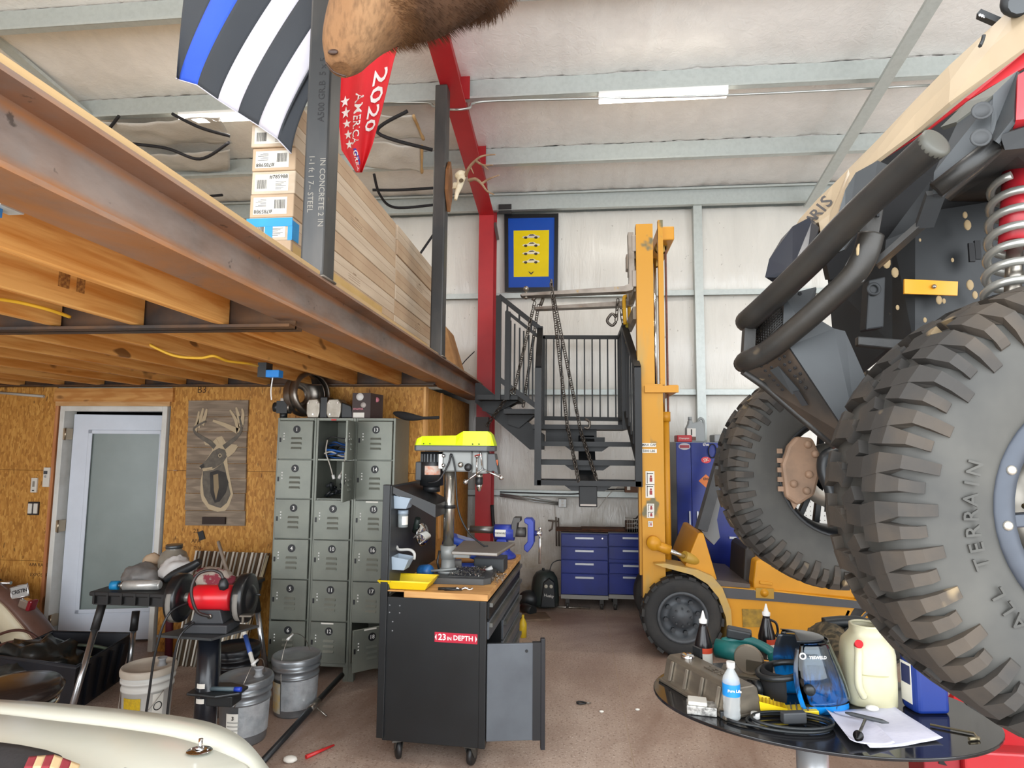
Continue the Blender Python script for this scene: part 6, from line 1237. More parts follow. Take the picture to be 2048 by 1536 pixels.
# --- buckets
def bucket(x, y, Y, m_, name, label, tilt=0, lidm=None, spout=True, lab=None):
    c = at(x, y, Y=Y); T = thing(name, label, 'bucket', (c.x, Y, 0))
    prof = [(0, 0), (.128, 0), (.132, .01), (.143, .235), (.150, .237), (.150, .25), (.144, .252), (.146, .283), (.155, .285), (.155, .30), (.147, .302), (.148, .335)]
    part(T, 'pail', MB().lathe(prof, (0, 0, 0), n=36), m_, world=False)
    part(T, 'lid', MB().lathe([(.160, .325), (.162, .35), (.156, .365), (.148, .367), (.143, .352), (.05, .352), (0, .352)], (0, 0, 0), n=36), lidm or m_, world=False)
    if spout: part(T, 'spout', MB().lathe([(.03, .352), (.022, .36), (.02, .385), (.03, .40), (.028, .40), (.017, .385), (0, .385)], (.06, .04, 0), n=16), mat('spout_grey', '#8f9092', .4), world=False)
    return T
WB_ = mat('pail_white', '#dcdbd5', .35); GB = mat('pail_silver', '#8d9093', .3, .55, c2='#7b7e81', scale=7)
T = bucket(298, 1337, 3.82, WB_, 'white_bucket', 'white five gallon bucket with a yellow label', lidm=mat('lid_dusty', '#c9c0b2', .5, c2='#b5a999'))
def wrap(T, name, a0, a1, z0, z1, m_, r=.1435, w=False): return part(T, name, MB().lathe([(r-.004+(z0)*.035, z0), (r-.004+z1*.035, z1)], (0, 0, 0), n=10, a0=a0, a1=a1, start=(1, 0, 0)), m_, world=w)
lb = wrap(T, 'label', -2.0, -1.2, .03, .21, mat('label_yellow', '#d7b312', .5, c2='#b8962a', scale=50), .1415); lb2 = wrap(T, 'warning_label', -.75, -.3, .02, .225, PAPER, .1415)
part(T, 'warning_symbol', MB().lathe([(.021, 0), (.026, .0005), (.026, .002), (.021, .002)], (.124, -.073, .15), (.87, -.5, 0), 20), NB, world=False); part(T, 'warning_block', MB().lathe([(.145, .03), (.147, .09)], (0, 0, 0), n=6, a0=-.72, a1=-.33, start=(1, 0, 0)), mat('warn_navy', '#2b2f45', .5), world=False)
part(T, 'bail', MB().tube(spline([(.15, -.06, .24), (.1, -.15, .14), (-.02, -.175, .1), (-.1, -.12, .08), (-.15, -.04, .24)], 6), .0025, 6), STEEL, world=False)
T = bucket(492, 1350, 3.72, GB, 'silver_bucket', 'silver bucket with a white shipping label in front of the grinder stand', lidm=GB)
lb = wrap(T, 'label', -1.8, -1.15, .05, .2, PAPER, .142); part(T, 'label_print', MB().text('3', .03, frame((.01, -.1478, .175), (1, 0, 0), (0, 0, 1)), bold=.03), INK, world=False)
for k in range(5): part(T, 'label_line', MB().lathe([(.1432+k*.0006, .06+.022*k), (.1432+k*.0006, .066+.022*k)], (0, 0, 0), n=6, a0=-1.75, a1=-1.25, start=(1, 0, 0)), mat('line_grey', '#9c9a94', .6), world=False)
part(T, 'bail', MB().tube(spline([(.02, -.155, .24), (.06, -.12, .38), (.075, -.05, .46), (.08, .05, .44), (.05, .155, .25)], 6), .0025, 6), STEEL, world=False); part(T, 'grip', MB().cyl((.073, -.07, .455), (.08, -.02, .468), .008, n=8), WHP, world=False)
wrapm = mat('shrink_wrap', '#b5b8ba', .12, .3, c2='#9a9da0', scale=14, bump=.6, bscale=24); wrap(T, 'shrink_wrap', -1.3, .2, .06, .235, wrapm, .143)
T = bucket(594, 1306, 4.13, GB, 'silver_bucket', 'silver bucket with shrink wrap standing by the lockers', lidm=GB, spout=False)
lb = wrap(T, 'label', -2.5, -1.85, .03, .22, mat('label_pale', '#b9b4a6', .5, c2='#d0a53a', scale=12), .1425); wrap(T, 'shrink_wrap', -1.8, .2, .05, .235, wrapm, .143)
part(T, 'bail', MB().tube(spline([(-.03, -.155, .22), (-.045, -.12, .38), (-.03, -.04, .5), (.03, .05, .45), (.06, .15, .25)], 6), .0025, 6), STEEL, world=False); part(T, 'grip', MB().cyl((-.04, -.07, .475), (-.025, -.02, .50), .008, n=8), WHP, world=False)
T = bucket(472, 1312, 4.25, mat('pail_black', '#16181d', .35), 'black_bucket', 'black bucket behind the grinder stand', spout=False)
# --- bench grinder on its pedestal
gp = at(420, 1258, Y=3.2); GZ0 = gp.z
ps = thing('grinder_stand', 'black pedestal stand with tool tray under the bench grinder', 'stand', (gp.x, 3.2, 0))
part(ps, 'column', MB().cyl((gp.x, 3.2, .01), (gp.x, 3.2, GZ0-.012), .056, n=24), mat('stand_black', '#15181f', .25)); part(ps, 'foot', MB().lathe([(0, 0), (.19, 0), (.19, .012), (.06, .03), (.056, .05)], (gp.x, 3.2, 0), n=26), mat('stand_black', '#15181f', .25))
part(ps, 'top_plate', MB().add([(gp.x-.21, 3.07, GZ0-.012), (gp.x+.10, 3.05, GZ0-.012), (gp.x+.22, 3.30, GZ0-.012), (gp.x-.10, 3.33, GZ0-.012), (gp.x-.21, 3.07, GZ0), (gp.x+.10, 3.05, GZ0), (gp.x+.22, 3.30, GZ0), (gp.x-.10, 3.33, GZ0)], [(0, 3, 2, 1), (4, 5, 6, 7), (0, 1, 5, 4), (1, 2, 6, 5), (2, 3, 7, 6), (3, 0, 4, 7)]), mat('plate_dark', '#3a3c3d', .5, .3))
tz = at(420, 1377, Y=3.2).z
part(ps, 'tool_tray', MB().prism([(-.07, -.07), (.10, -.09), (.20, -.03), (.20, .06), (.08, .10), (-.07, .08)], tz-.015, tz, 'xy', Matrix.Translation((gp.x, 3.2, 0))).box((gp.x+.03, 3.15, tz-.07), (gp.x+.17, 3.25, tz-.015)), BLKP, bevel=.006)
for z in (tz+.03, tz-.045): part(ps, 'sticker', MB().lathe([(.0567, z-.012), (.0567, z+.012)], (gp.x, 3.2, 0), n=6, a0=-2.0, a1=-1.2, start=(1, 0, 0)), PAPER)
solo('marker_pen', MB().cyl((gp.x+.03, 3.17, tz+.011), (gp.x+.17, 3.18, tz+.011), .011, n=10), mat('pen_slate', '#55646b', .5), 'grey marker pen with a blue cap on the grinder tool tray', 'marker')
part(bpy.data.objects['marker_pen'], 'cap', MB().cyl((gp.x+.165, 3.18, tz+.011), (gp.x+.2, 3.182, tz+.011), .012, n=10), mat('cap_blue', '#2040b8', .4))
g = thing('bench_grinder', 'red bench grinder with black wheel guards on the pedestal', 'grinder', (gp.x+.01, 3.19, GZ0), .12)
gq = lambda n, b, m_, **k: part(g, n, b, m_, world=False, **k)
GRD = mat('grinder_red', '#cf1420', .3, c2='#b5343a', scale=3); GBK = mat('guard_black', '#17181a', .28); GDK = mat('base_dark', '#36373a', .55)
gq('base', MB().prism([(-.11, -.075), (.12, -.085), (.12, .085), (-.11, .075)], .001, .045, 'xy').prism([(-.08, .045), (.09, .045), (.07, .115), (-.06, .115)], -.06, .06), GDK, bevel=.006)
ax = .165
gq('motor', MB().lathe([(0, -.12), (.045, -.12), (.06, -.105), (.066, -.09), (.066, .09), (.06, .10), (0, .10)], (.01, 0, ax), (1, 0, 0), 28), GRD)
for s_, x, r in ((-1, -.17, .125), (1, .17, .125)):
    gq('wheel_guard', MB().lathe([(0, -.03), (r*.7, -.032), (r*.97, -.026), (r, -.015), (r, .025), (r*.9, .032), (0, .034)], (x, 0, ax), (s_, 0, 0), 32), GBK)
    gq('guard_hub', MB().lathe([(r*.55, .032), (r*.42, .046), (r*.2, .055), (0, .056)], (x, 0, ax), (s_, 0, 0), 24), GBK)
    gq('grinding_wheel', MB().lathe([(0, -.012), (r*.86, -.012), (r*.86, .012), (0, .012)], (x-.0, -.022, ax-.006), (1, 0, 0), 24), mat('stone_grey', '#77736d', .9))
    gq('arbor', MB().cyl((s_*.11, 0, ax), (s_*.16, 0, ax), .025, n=14), mat('arbor_grey', '#8f8b84', .4, .5))
gq('tool_rest', MB().box((.20, -.13, .1), (.26, -.09, .108)).box((.2, -.1, .06), (.21, -.09, .108)), STEEL); gq('spark_pin', MB().cyl((.21, 0, ax+.02), (.26, -.02, ax+.02), .005, n=8), DPB)
gq('lamp_neck', MB().tube(spline([(.02, -.062, .085), (-.03, -.10, .12), (-.06, -.11, .22), (-.04, -.1, .30), (.02, -.09, .325), (.07, -.085, .31), (.09, -.085, .275)], 8), .008, 8), mat('cable_brown', '#2c2523', .4)); gq('lamp_socket', MB().lathe([(0, .0), (.022, .01), (.026, .03), (.018, .055), (.01, .065), (0, .065)], (.095, -.085, .22), (-.1, 0, 1), 14), DPB); gq('grommet', MB().lathe([(.006, 0), (.013, .004), (.006, .006)], (.02, -.063, .085), (0, -1, 0), 12), STEEL)
gq('power_cord', MB().tube(spline([(-.09, -.02, .15), (-.15, -.14, .12), (-.19, -.17, -.05), (-.21, -.17, -.25), (-.22, -.17, -.36)], 8), .006, 6), DPB); gq('plug', MB().cyl((-.22, -.17, -.35), (-.215, -.17, -.41), .013, .017, n=10), DPB)
for dx in (-.004, .006): gq('prong', MB().cyl((-.215+dx, -.17, -.41), (-.213+dx, -.17, -.43), .002, n=6), CHR)
gq('second_cord', MB().tube(spline([(-.05, -.08, .06), (-.09, -.15, .0), (-.11, -.16, -.2), (-.12, -.16, -.4), (-.115, -.15, -.52)], 8), .006, 6), DPB)
# --- folding work table and its clutter
tx0, ty0, tz0 = at(178, 1183, Y=4.0).x, 4.0, at(178, 1183, Y=4.0).z
TB = thing('folding_table', 'black plastic folding work table with aluminium legs', 'table', (tx0+.45, 4.3, 0))
TBK = mat('table_black', '#1d1c1c', .5, bump=.1)
tx1 = tx0+.95
part(TB, 'table_top', MB().box((tx0, ty0, tz0-.03), (tx1, ty0+.6, tz0)), TBK, bevel=.008); part(TB, 'apron', MB().box((tx0+.02, ty0+.02, tz0-.09), (tx1-.02, ty0+.04, tz0-.03)), TBK); part(TB, 'apron', MB().box((tx0+.02, ty0+.56, tz0-.09), (tx1-.02, ty0+.58, tz0-.03)), TBK)
for k in range(9): part(TB, 'rib', MB().box((tx0+.03+.1*k, ty0-.003, tz0-.08), (tx0+.045+.1*k, ty0+.02, tz0-.005)), TBK)
for (x, y, dx, dy) in ((tx0+.06, ty0+.07, -.16, -.1), (tx0+.16, ty0+.54, -.04, .08), (tx1-.06, ty0+.07, .1, -.1), (tx1-.06, ty0+.54, .1, .08)):
    a, c = V((x, y, tz0-.05)), V((x+dx, y+dy, 0))
    if x < tx0+.1: c = at(134, 1450, Z=0)
    elif x < tx0+.2: a = at(272, 1222, Y=4.5); c = at(254, 1366, Z=0)
    m_ = a.lerp(c, .28)
    lg = part(TB, 'leg', MB().cyl(m_, c, .02, n=14), mat('leg_alu', '#b5b6b8', .25, .9)); part(lg, 'leg_sleeve', MB().cyl(a, m_, .027, n=14), TBK)
zt_ = tz0+.001
T = thing('aerosol_can', 'white aerosol can with a blue cap lying on the folding table', 'can', at(265, 1173, Y=4.1))
a, c = at(248, 1174, Y=4.06), at(318, 1170, Y=4.1); a.z = c.z = zt_+.034
part(T, 'can', MB().cyl(a, c, .033, n=20).cyl(c, c+(c-a).normalized()*.012, .033, .025, n=20), mat('can_silver', '#a9aaa8', .3, .4, c2='#d3d1cb', scale=10)); d = (a-c).normalized(); part(T, 'shoulder', MB().cyl(a, a+d*.02, .033, .024, n=18), STEEL); part(T, 'cap', MB().cyl(a+d*.035, a+d*.085, .03, n=18), mat('cap_cyan', '#1d83b8', .4)); part(T, 'valve', MB().cyl(a+d*.02, a+d*.036, .015, n=12), STEEL)
def blob(name, x, y, Y, sx, sy, sz, m_, label, cat, seed=0, amp=.25):
    c = at(x, y, Y=Y); b = MB().sphere((0, 0, 0), 1, 26, 16)
    b.v = [V((p.x*sx, p.y*sy, p.z*sz))*(1+amp*noise.noise(p*1.7+V((seed, 0, 0)))+amp*.5*noise.noise(p*4.2+V((0, seed, 0)))) for p in b.v]
    zmin = zt_; b.v = [V((p.x+c.x, p.y+Y, max(p.z+c.z, zmin))) for p in b.v]
    return solo(name, b, m_, label, cat)
blob('plastic_bag', 286, 1152, 4.35, .15, .12, .09, mat('bag_grey', '#6d6a68', .4, c2='#85817d', scale=9, bump=.6, bscale=12), 'grey crumpled plastic bag on the folding table', 'bag', 1)
T = thing('glass_jar', 'large glass jar with a dark lid standing on the folding table', 'jar', at(345, 1150, Y=4.45))
c = at(347, 1120, Y=4.45); part(T, 'jar', MB().lathe([(0, zt_), (.09, zt_), (.10, zt_+.03), (.105, zt_+.14), (.085, zt_+.19), (.055, zt_+.21), (.055, zt_+.225)], (c.x, 4.45, 0), n=26), mat('jar_smoke', '#8a8377', .12, c2='#6f675b', scale=4)); part(T, 'lid', MB().cyl((c.x, 4.45, zt_+.222), (c.x, 4.45, zt_+.25), .058, n=22), mat('lid_steel', '#5d6062', .35, .6))
blob('white_helmet_bag', 352, 1140, 4.25, .11, .08, .09, mat('bag_white', '#c4c0bc', .5, spots='#9c3a40', sscale=9, sthr=.66), 'white plastic bag with red print beside the glass jar', 'bag', 4, .3)
blob('striped_rag', 425, 1155, 4.3, .15, .1, .07, mat('rag_cloth', '#b5a79a', .9, c2='#8a3440', scale=11, lo=.5, hi=.56), 'bunched striped rag on the folding table behind the grinder', 'rag', 9, .3)
solo('shop_light', MB().tube(spline([at(330, 1160, Y=4.15), at(350, 1148, Y=4.15), at(385, 1132, Y=4.15), at(400, 1122, Y=4.15)], 5), .025, 10, rs=[.02+.012*math.sin(i*.2) for i in range(16)]), BLKP, 'black handheld vacuum nozzle on the folding table', 'tool')  # black vacuum-like nozzle, gives no light
blob('carton_scrap', 303, 1130, 4.5, .08, .05, .09, CARD, 'brown cardboard scrap behind the grey bag', 'cardboard', 3, .1)
# --- corrugated sheet leaning on the wall
cs = thing('corrugated_panel', 'corrugated metal roofing panel leaning on the office wall', 'metal panel', at(450, 1350, Y=4.95))
b = MB(); b2 = MB()
q0, q1, q2, q3 = at(346, 1352, Y=4.82), at(478, 1352, Y=4.80), at(541, 1106, Y=5.04), at(391, 1101, Y=5.06)
q0.z = max(q0.z, .0)
def cq(u, v): return q0.lerp(q1, u).lerp(q3.lerp(q2, u), v)
N = 8
for k in range(N):
    u0 = k/N; prof = [(0, 0), (.30, 0), (.36, .022), (.56, .022), (.62, 0), (.72, 0), (.76, .022), (.90, .022), (.94, 0), (1, 0)]
    for j in range(len(prof)-1):
        bb = MB(); nrm = V((0, -1, 0)); ua, ub = u0+prof[j][0]/N, u0+prof[j+1][0]/N; da, db = prof[j][1], prof[j+1][1]
        vs = [cq(ua, 0)+nrm*da, cq(ub, 0)+nrm*db, cq(ub, 1)+nrm*db, cq(ua, 1)+nrm*da]
        (b if j in (0, 3) else b2).add(vs, [(0, 1, 2, 3)])
part(cs, 'pan', b, mat('sheet_white', '#e6e0d2', .4, 0), solid=.001); part(cs, 'rib', b2, mat('sheet_bronze', '#5a4a3a', .3, .7, c2='#8b7b62', scale=3, stretch=(1, 1, .2)), solid=.001, kind='stuff')
solo('white_pole', MB().cyl(at(437, 1084, Y=4.62), at(509, 1336, Y=3.90), .013, n=12), mat('pvc_white', '#cfcac0', .4), 'white plastic pole leaning behind the grinder', 'pole')
part(bpy.data.objects['white_pole'], 'blue_wrap', MB().cyl(at(437, 1084, Y=4.62).lerp(at(509, 1336, Y=3.90), .78), at(437, 1084, Y=4.62).lerp(at(509, 1336, Y=3.90), .9), .0145, n=12), mat('wrap_blue', '#2c4f9a', .5))
a, c = at(535, 1110, Y=5.0), at(478, 1300, Y=4.9)
solo('metal_trim', MB().bar(a, c, .05, .02), mat('trim_gold', '#a8997c', .3, .7), 'bronze metal trim strip leaning beside the corrugated panel', 'trim')
# --- dark tub, bag, stool, motorcycle
tb = thing('black_tub', 'large black plastic tub on the floor by the door', 'tub', (-4.0, 4.3, 0))
TK = mat('tub_black', '#15171d', .45, c2='#1c1f26')
zr = .32; tp = [at(-10, 1312, Z=zr), at(152, 1334, Z=zr), at(264, 1268, Z=zr), at(105, 1264, Z=zr)]; mid = sum(tp, V((0, 0, 0)))/4
bt = [V((mid.x+(p.x-mid.x)*.88, mid.y+(p.y-mid.y)*.88, 0.0)) for p in tp]; inn_ = [p.lerp(mid, .03) for p in tp]; inb = [V((p.x, p.y, .03)) for p in [b_.lerp(V((mid.x, mid.y, 0)), .03) for b_ in bt]]
b = MB().add(tp+bt+inn_+inb, [(4, 7, 6, 5)]+[(i, i+4, (i+1) % 4+4, (i+1) % 4) for i in range(4)]+[(i, (i+1) % 4, (i+1) % 4+8, i+8) for i in range(4)]+[(i+8, (i+1) % 4+8, (i+1) % 4+12, i+12) for i in range(4)]+[(12, 13, 14, 15)])
part(tb, 'shell', b, TK); part(tb, 'rim', MB().tube([p+V((0, 0, 0)) for p in tp], .012, 8, closed=True), TK)
for k in range(1, 5): a = tp[1].lerp(tp[2], k/5); c = bt[1].lerp(bt[2], k/5); part(tb, 'rib', MB().bar(a+V((.01, 0, -.03)), c+V((.01, 0, .02)), .02, .015), TK)
T = thing('black_sack', 'black plastic sack bulging out of the tub', 'bag', (mid.x-.1, mid.y-.1, .03))
b = MB().sphere((0, 0, 0), 1, 26, 16); b.v = [V((mid.x-.15+p.x*.3, mid.y-.05+p.y*.24, .2+p.z*.16))+p*(.09*noise.noise(p*3)) for p in b.v]; part(T, 'sack', b, mat('sack_black', '#1b1d1c', .3, bump=.8, bscale=14))
solo('yellow_rope', MB().tube(spline([mid+V((.1, .1, -.12)), mid+V((.16, .18, -.13)), mid+V((.22, .2, -.12)), mid+V((.25, .12, -.13))], 6), .018, 8), mat('rope_yellow', '#a89a28', .6), 'yellow strap bundle inside the black tub', 'strap')
solo('green_hose', MB().tube(spline([mid+V((-.2, -.12, -.02)), mid+V((-.05, .0, .0)), mid+V((.1, .12, -.03)), mid+V((.2, .2, -.08))], 7), .011, 8), mat('hose_green', '#4a5242', .5), 'dull green hose draped over the sack in the tub', 'hose')
sc_ = at(28, 1368, Z=.56); st_ = thing('shop_stool', 'round black padded shop stool behind the car', 'stool', (sc_.x, sc_.y, 0))
part(st_, 'cushion', MB().lathe([(0, .05), (.12, .048), (.19, .035), (.215, .005), (.205, -.03), (.17, -.045), (0, -.045)], (sc_.x, sc_.y, .525), n=36), mat('stool_vinyl', '#2b2422', .22)); part(st_, 'chrome_band', MB().lathe([(.18, -.08), (.195, -.075), (.195, -.045), (.18, -.042)], (sc_.x, sc_.y, .525), n=36), CHR)
for k in range(4): a = k*PI/2+.7; part(st_, 'leg', MB().cyl((sc_.x+.12*math.cos(a), sc_.y+.12*math.sin(a), .47), (sc_.x+.2*math.cos(a), sc_.y+.2*math.sin(a), 0), .012, n=10), CHR)
part(st_, 'foot_ring', MB().tube([(sc_.x+.175*math.cos(k*PI/10), sc_.y+.175*math.sin(k*PI/10), .18) for k in range(20)], .008, 6, closed=True), CHR)
my = 4.82; mo = thing('motorcycle', 'brown and cream motorcycle rear fender with plate reading CRISTIN', 'motorcycle', (at(0, 1300, Y=my).x, my, 0))
pth = spline([at(-70, 1180, Y=my), at(-20, 1178, Y=my), at(20, 1196, Y=my), at(58, 1236, Y=my), at(92, 1280, Y=my), at(120, 1330, Y=my), at(135, 1390, Y=my)], 5); BRN = mat('fender_brown', '#6b4f45', .3, c2='#5e443a'); CRP = mat('fender_cream', '#cfc4a8', .35)
cen2 = at(-60, 1420, Y=my)
def fsec(m_, name, a0, a1, rad, lw):
    b = MB(); k_ = 8
    for p in pth:
        inw = (cen2-p).normalized()
        for j in range(k_+1): a = a0+(a1-a0)*j/k_; b.v.append(p+V((0, -math.cos(a)*lw, 0))-inw*math.sin(a)*rad)
    for i in range(len(pth)-1):
        for j in range(k_): b.f.append((i*(k_+1)+j, i*(k_+1)+j+1, (i+1)*(k_+1)+j+1, (i+1)*(k_+1)+j)); b.s.append(True)
    part(mo, name, b, m_, solid=.004)
fsec(BRN, 'fender', 0, PI, .07, .10)
b = MB()
for p in pth: inw = (cen2-p).normalized(); b.v += [p+V((0, -.1, 0)), p+V((0, -.105, 0))+inw*.075, p+V((0, -.1, 0))+inw*.22]
for i in range(len(pth)-1):
    for j in range(2): b.f.append((i*3+j, i*3+j+1, (i+1)*3+j+1, (i+1)*3+j)); b.s.append(True)
part(mo, 'fender_skirt', b, CRP, solid=.006)
part(mo, 'chrome_strip', MB().tube([p+V((0, -.098, 0)) for p in pth], .007, 8), mat('strip_tan', '#a8927e', .3, .6))
part(mo, 'wheel', MB().lathe([(.2, -.06), (.30, -.065), (.33, 0), (.30, .065), (.2, .06)], (cen2.x, my, .33), (0, 1, 0), 30), RUBB)
c = at(39, 1183, Y=my-.06); Mx = frame(c, (1, 0, .25), (-.2, 0, 1))
lp = part(mo, 'licence_plate', MB().box((-.075, -.045, -.004), (.075, .045, 0), Mx), mat('plate_pale', '#a9a7a4', .5)); part(lp, 'plate_frame', MB().tube([Mx @ V(p) for p in ((-.078, -.048, 0), (.078, -.048, 0), (.078, .048, 0), (-.078, .048, 0))], .006, 6, closed=True), CHR); part(lp, 'plate_number', MB().text('CRISTIN', .042, Mx @ Matrix.Translation((0, 0, .0015)), bold=.015, sp=.9), NB)
c = at(55, 1208, Y=my-.06); part(mo, 'light_housing', MB().cbox(c, (.11, .07, .07), (0, .3, 0)), CHR, bevel=.012); part(mo, 'tail_light', MB().cbox(c+V((.05, -.01, -.004)), (.035, .075, .085), (0, .3, 0)), mat('lens_red', '#7c1420', .15), bevel=.01)
part(mo, 'rack_bar', MB().cyl(at(-30, 1164, Y=my), at(22, 1166, Y=my), .014, n=12), CHR)
for y in (1262, 1284): part(mo, 'exhaust_tube', MB().tube(spline([at(-20, y+14, Y=my-.25), at(20, y, Y=my-.25), at(50, y, Y=my-.25), at(75, y+14, Y=my-.25), at(84, y+30, Y=my-.25)], 6), .011, 8), mat('tube_maroon', '#4a2a22', .4))
solo('red_mat_roll', MB().cyl(at(338, 1300, Y=4.95)+V((0, 0, -.3)), at(338, 1215, Y=4.95), .03, n=12), mat('roll_maroon', '#5a1e28', .6), 'narrow maroon roll standing against the office wall', 'roll')
bpy.data.objects['red_mat_roll'].location.z = 0
# --- bits on the floor
for i, (x, y, s_, m_, nm_, lb) in enumerate(((1203, 1425, .012, PAPER, 'paper_scrap', 'white paper scrap on the floor beside the glass table'), (1275, 1421, .012, PAPER, 'paper_scrap', 'white paper scrap on the floor right of the slab joint'), (580, 1525, .03, PAPER, 'paper_scrap', 'crumpled white scrap on the floor below the pipe'))):
    c = at(x, y, Z=0); b = MB().sphere((c.x, c.y, s_*.6), s_, 8, 6, (1.4, 1, .6)); solo(nm_, b, m_, lb, 'litter')
c = at(640, 1502, Z=0); solo('red_screwdriver', MB().cyl(at(612, 1514, Z=.012), at(668, 1490, Z=.012), .012, .006, n=8), mat('driver_red', '#c32a2a', .4), 'red screwdriver lying on the floor', 'screwdriver')
c = at(1165, 1408, Z=0); T = thing('pliers', 'small pair of black handled pliers on the floor', 'pliers', c)
for s_ in (-1, 1): part(T, 'handle', MB().tube(spline([c+V((-.04, s_*.004, .008)), c+V((-.02, s_*.02, .008)), c+V((.02, s_*.006, .008))], 4), .005, 6), BLKP)
part(T, 'jaw', MB().cyl(c+V((.02, 0, .008)), c+V((.06, .005, .008)), .006, .003, n=6), STEEL)
a = at(540, 1395, Z=0); solo('wood_shim', MB().bar(a+V((0, 0, .01)), a+V((.03, -.22, .01)), .03, .018), mat('shim_pale', '#c9c2b4', .7), 'pale wooden shim on the floor beside the silver bucket', 'shim')
# ================================================================ lifted off-road vehicle, glass table, lift
U = lambda x, y, Y: at(x, y, Y=Y)
PLB = mat('plastic_black', '#1d1f21', .55, 0, c2='#26282a', scale=6, bump=.06, bscale=50, spots='#75695a', sscale=28, sthr=.74)
PLG = mat('plastic_grey', '#3a3d3f', .5, 0, c2='#303234', scale=5, bump=.05)
TUBM = mat('bumper_tube', '#1d1d1d', .45, .1, c2='#2f2b26', scale=5, bump=.12, bscale=70, spots='#4a4135', sscale=12, sthr=.68)
MUD = mat('muddy_plate', '#2a2724', .7, c2='#54463a', scale=4, bump=.15, spots='#8a7659', sscale=18, sthr=.66)
TAN = mat('hood_tan', '#a08e75', .35); REDP = mat('utv_red', '#c8343a', .3)
TIRE = mat('tyre_muddy', '#2c2926', .75, c2='#483d31', scale=5, lo=.42, hi=.72, bump=.2, bscale=45, spots='#7d6b50', sscale=7, sthr=.66)
SIDEW = mat('tyre_side', '#363532', .7, c2='#474540', scale=5, bump=.06)
utv = thing('off_road_vehicle', 'muddy black and tan off-road buggy raised on a lift with big tyres', 'vehicle', (1.6, 1.9, 1.25))
def up_(name, b, m_, T=None, **k): return part(T or utv, name, b, m_, **k)
# hood
prs = [((1572, 492, 1.80), (1588, 478, 1.76)), ((1602, 440, 1.75), (1618, 452, 1.70)), ((1640, 398, 1.70), (1640, 446, 1.66)), ((1668, 372, 1.66), (1652, 508, 1.62)), ((1700, 340, 1.62), (1700, 368, 1.58)), ((1757, 283, 1.56), (1757, 322, 1.52)), ((1830, 206, 1.50), (1830, 268, 1.46)), ((1900, 135, 1.45), (1900, 208, 1.40)), ((1980, 62, 1.40), (1980, 150, 1.36)), ((2060, -12, 1.36), (2060, 92, 1.32)), ((2300, -200, 1.3), (2300, -60, 1.26))]
b = MB(); K = 5
for (cx_, bx_) in prs:
    c, l = U(*cx_), U(*bx_); d_ = .28; fc = c+V((c.x/c.y, 1, (c.z-EYE)/c.y))*d_-V((0, 0, .02)); top = c.lerp(fc, .5)+V((0, 0, -.012)); fl = fc+V((0, .05, -.12))
    b.v += [l, l.lerp(c, .55)+V((0, -.006, 0)), c, top, fc, fl]
for i in range(len(prs)-1):
    for j in range(5): b.f.append((6*i+j, 6*i+6+j, 6*i+7+j, 6*i+1+j)); b.s.append(False)
hood = up_('hood', b, TAN, solid=.01)
# red side stripe under the hood edge and a black slab put in for the dark void behind
up_('side_stripe', MB().slab([U(1757, 322, 1.53), U(1850, 262, 1.47), U(1930, 196, 1.41), U(2060, 95, 1.345), U(2060, 128, 1.345), U(1940, 197, 1.41), U(1850, 265, 1.47)][::-1], .012), REDP)
up_('hood_inner', MB().slab([U(1640, 470, 1.86), U(1760, 318, 1.8), U(2060, 130, 1.7), U(2060, 420, 1.8), U(1660, 560, 1.9)][::-1], .05), mat('inner_black', '#141315', .7))
# lettering on the nose
p0, p1 = U(1592, 478, 1.725), U(1652, 408, 1.655); upd = U(1606, 432, 1.69)-U(1624, 456, 1.69)
lt = mat('decal_dark', '#3a3431', .5)
for ch, f in zip('POLARIS', [i/6 for i in range(7)]):
    o = p0.lerp(p1, f)+V((-.004, -.016, 0)); part(hood, 'lettering', MB().text(ch, .03+.014*f, frame(o, p1-p0, upd), bold=.02), lt)
up_('headlight', MB().slab([U(1545, 564, 1.72), U(1553, 528, 1.74), U(1577, 488, 1.74), U(1600, 463, 1.71), U(1633, 446, 1.66), U(1638, 455, 1.65), U(1632, 500, 1.64), U(1600, 548, 1.66), U(1565, 565, 1.70)], .03), mat('headlight_smoke', '#2c2f36', .2))
# fender mouldings
up_('fender_cheek', MB().add([U(1652, 514, 1.60), U(1692, 380, 1.57), U(1713, 346, 1.55), U(1757, 322, 1.51), U(1800, 340, 1.47), U(1740, 430, 1.53), U(1690, 500, 1.58)], [(0, 6, 5, 2, 1), (5, 4, 3, 2)]), PLG, solid=.008)
up_('fender_lip', MB().add([U(1884, 257, 1.37), U(1935, 208, 1.34), U(2038, 145, 1.27), U(1988, 194, 1.28), U(1915, 247, 1.33)], [(0, 4, 1), (1, 4, 3, 2)]), mat('plastic_light', '#5a5a54', .5), solid=.01)
up_('fender_plate', MB().slab([U(1866, 388, 1.34), U(1868, 345, 1.34), U(1915, 245, 1.33), U(1990, 192, 1.28), U(1994, 240, 1.28), U(1984, 280, 1.285), U(1882, 388, 1.34)][::-1], .02), PLG)
for (x, y) in ((1964, 221), (1962, 275)): up_('plate_hole', MB().lathe([(.0, -.001), (.013, -.001), (.017, .003), (.019, 0)], U(x, y, 1.268), (-.3, -1, 0), 16), mat('hole_grey', '#2c2d2e', .5))
up_('fender_flare', MB().add([U(1990, 192, 1.28), U(2038, 145, 1.27), U(2030, 240, 1.24), U(1994, 285, 1.255), U(1984, 280, 1.29)], [(0, 4, 3, 2, 1)]), PLG, solid=.012)
up_('red_side_panel', MB().slab([U(2036, 150, 1.25), U(2120, 100, 1.23), U(2120, 230, 1.21), U(2032, 240, 1.235)][::-1], .03), REDP)
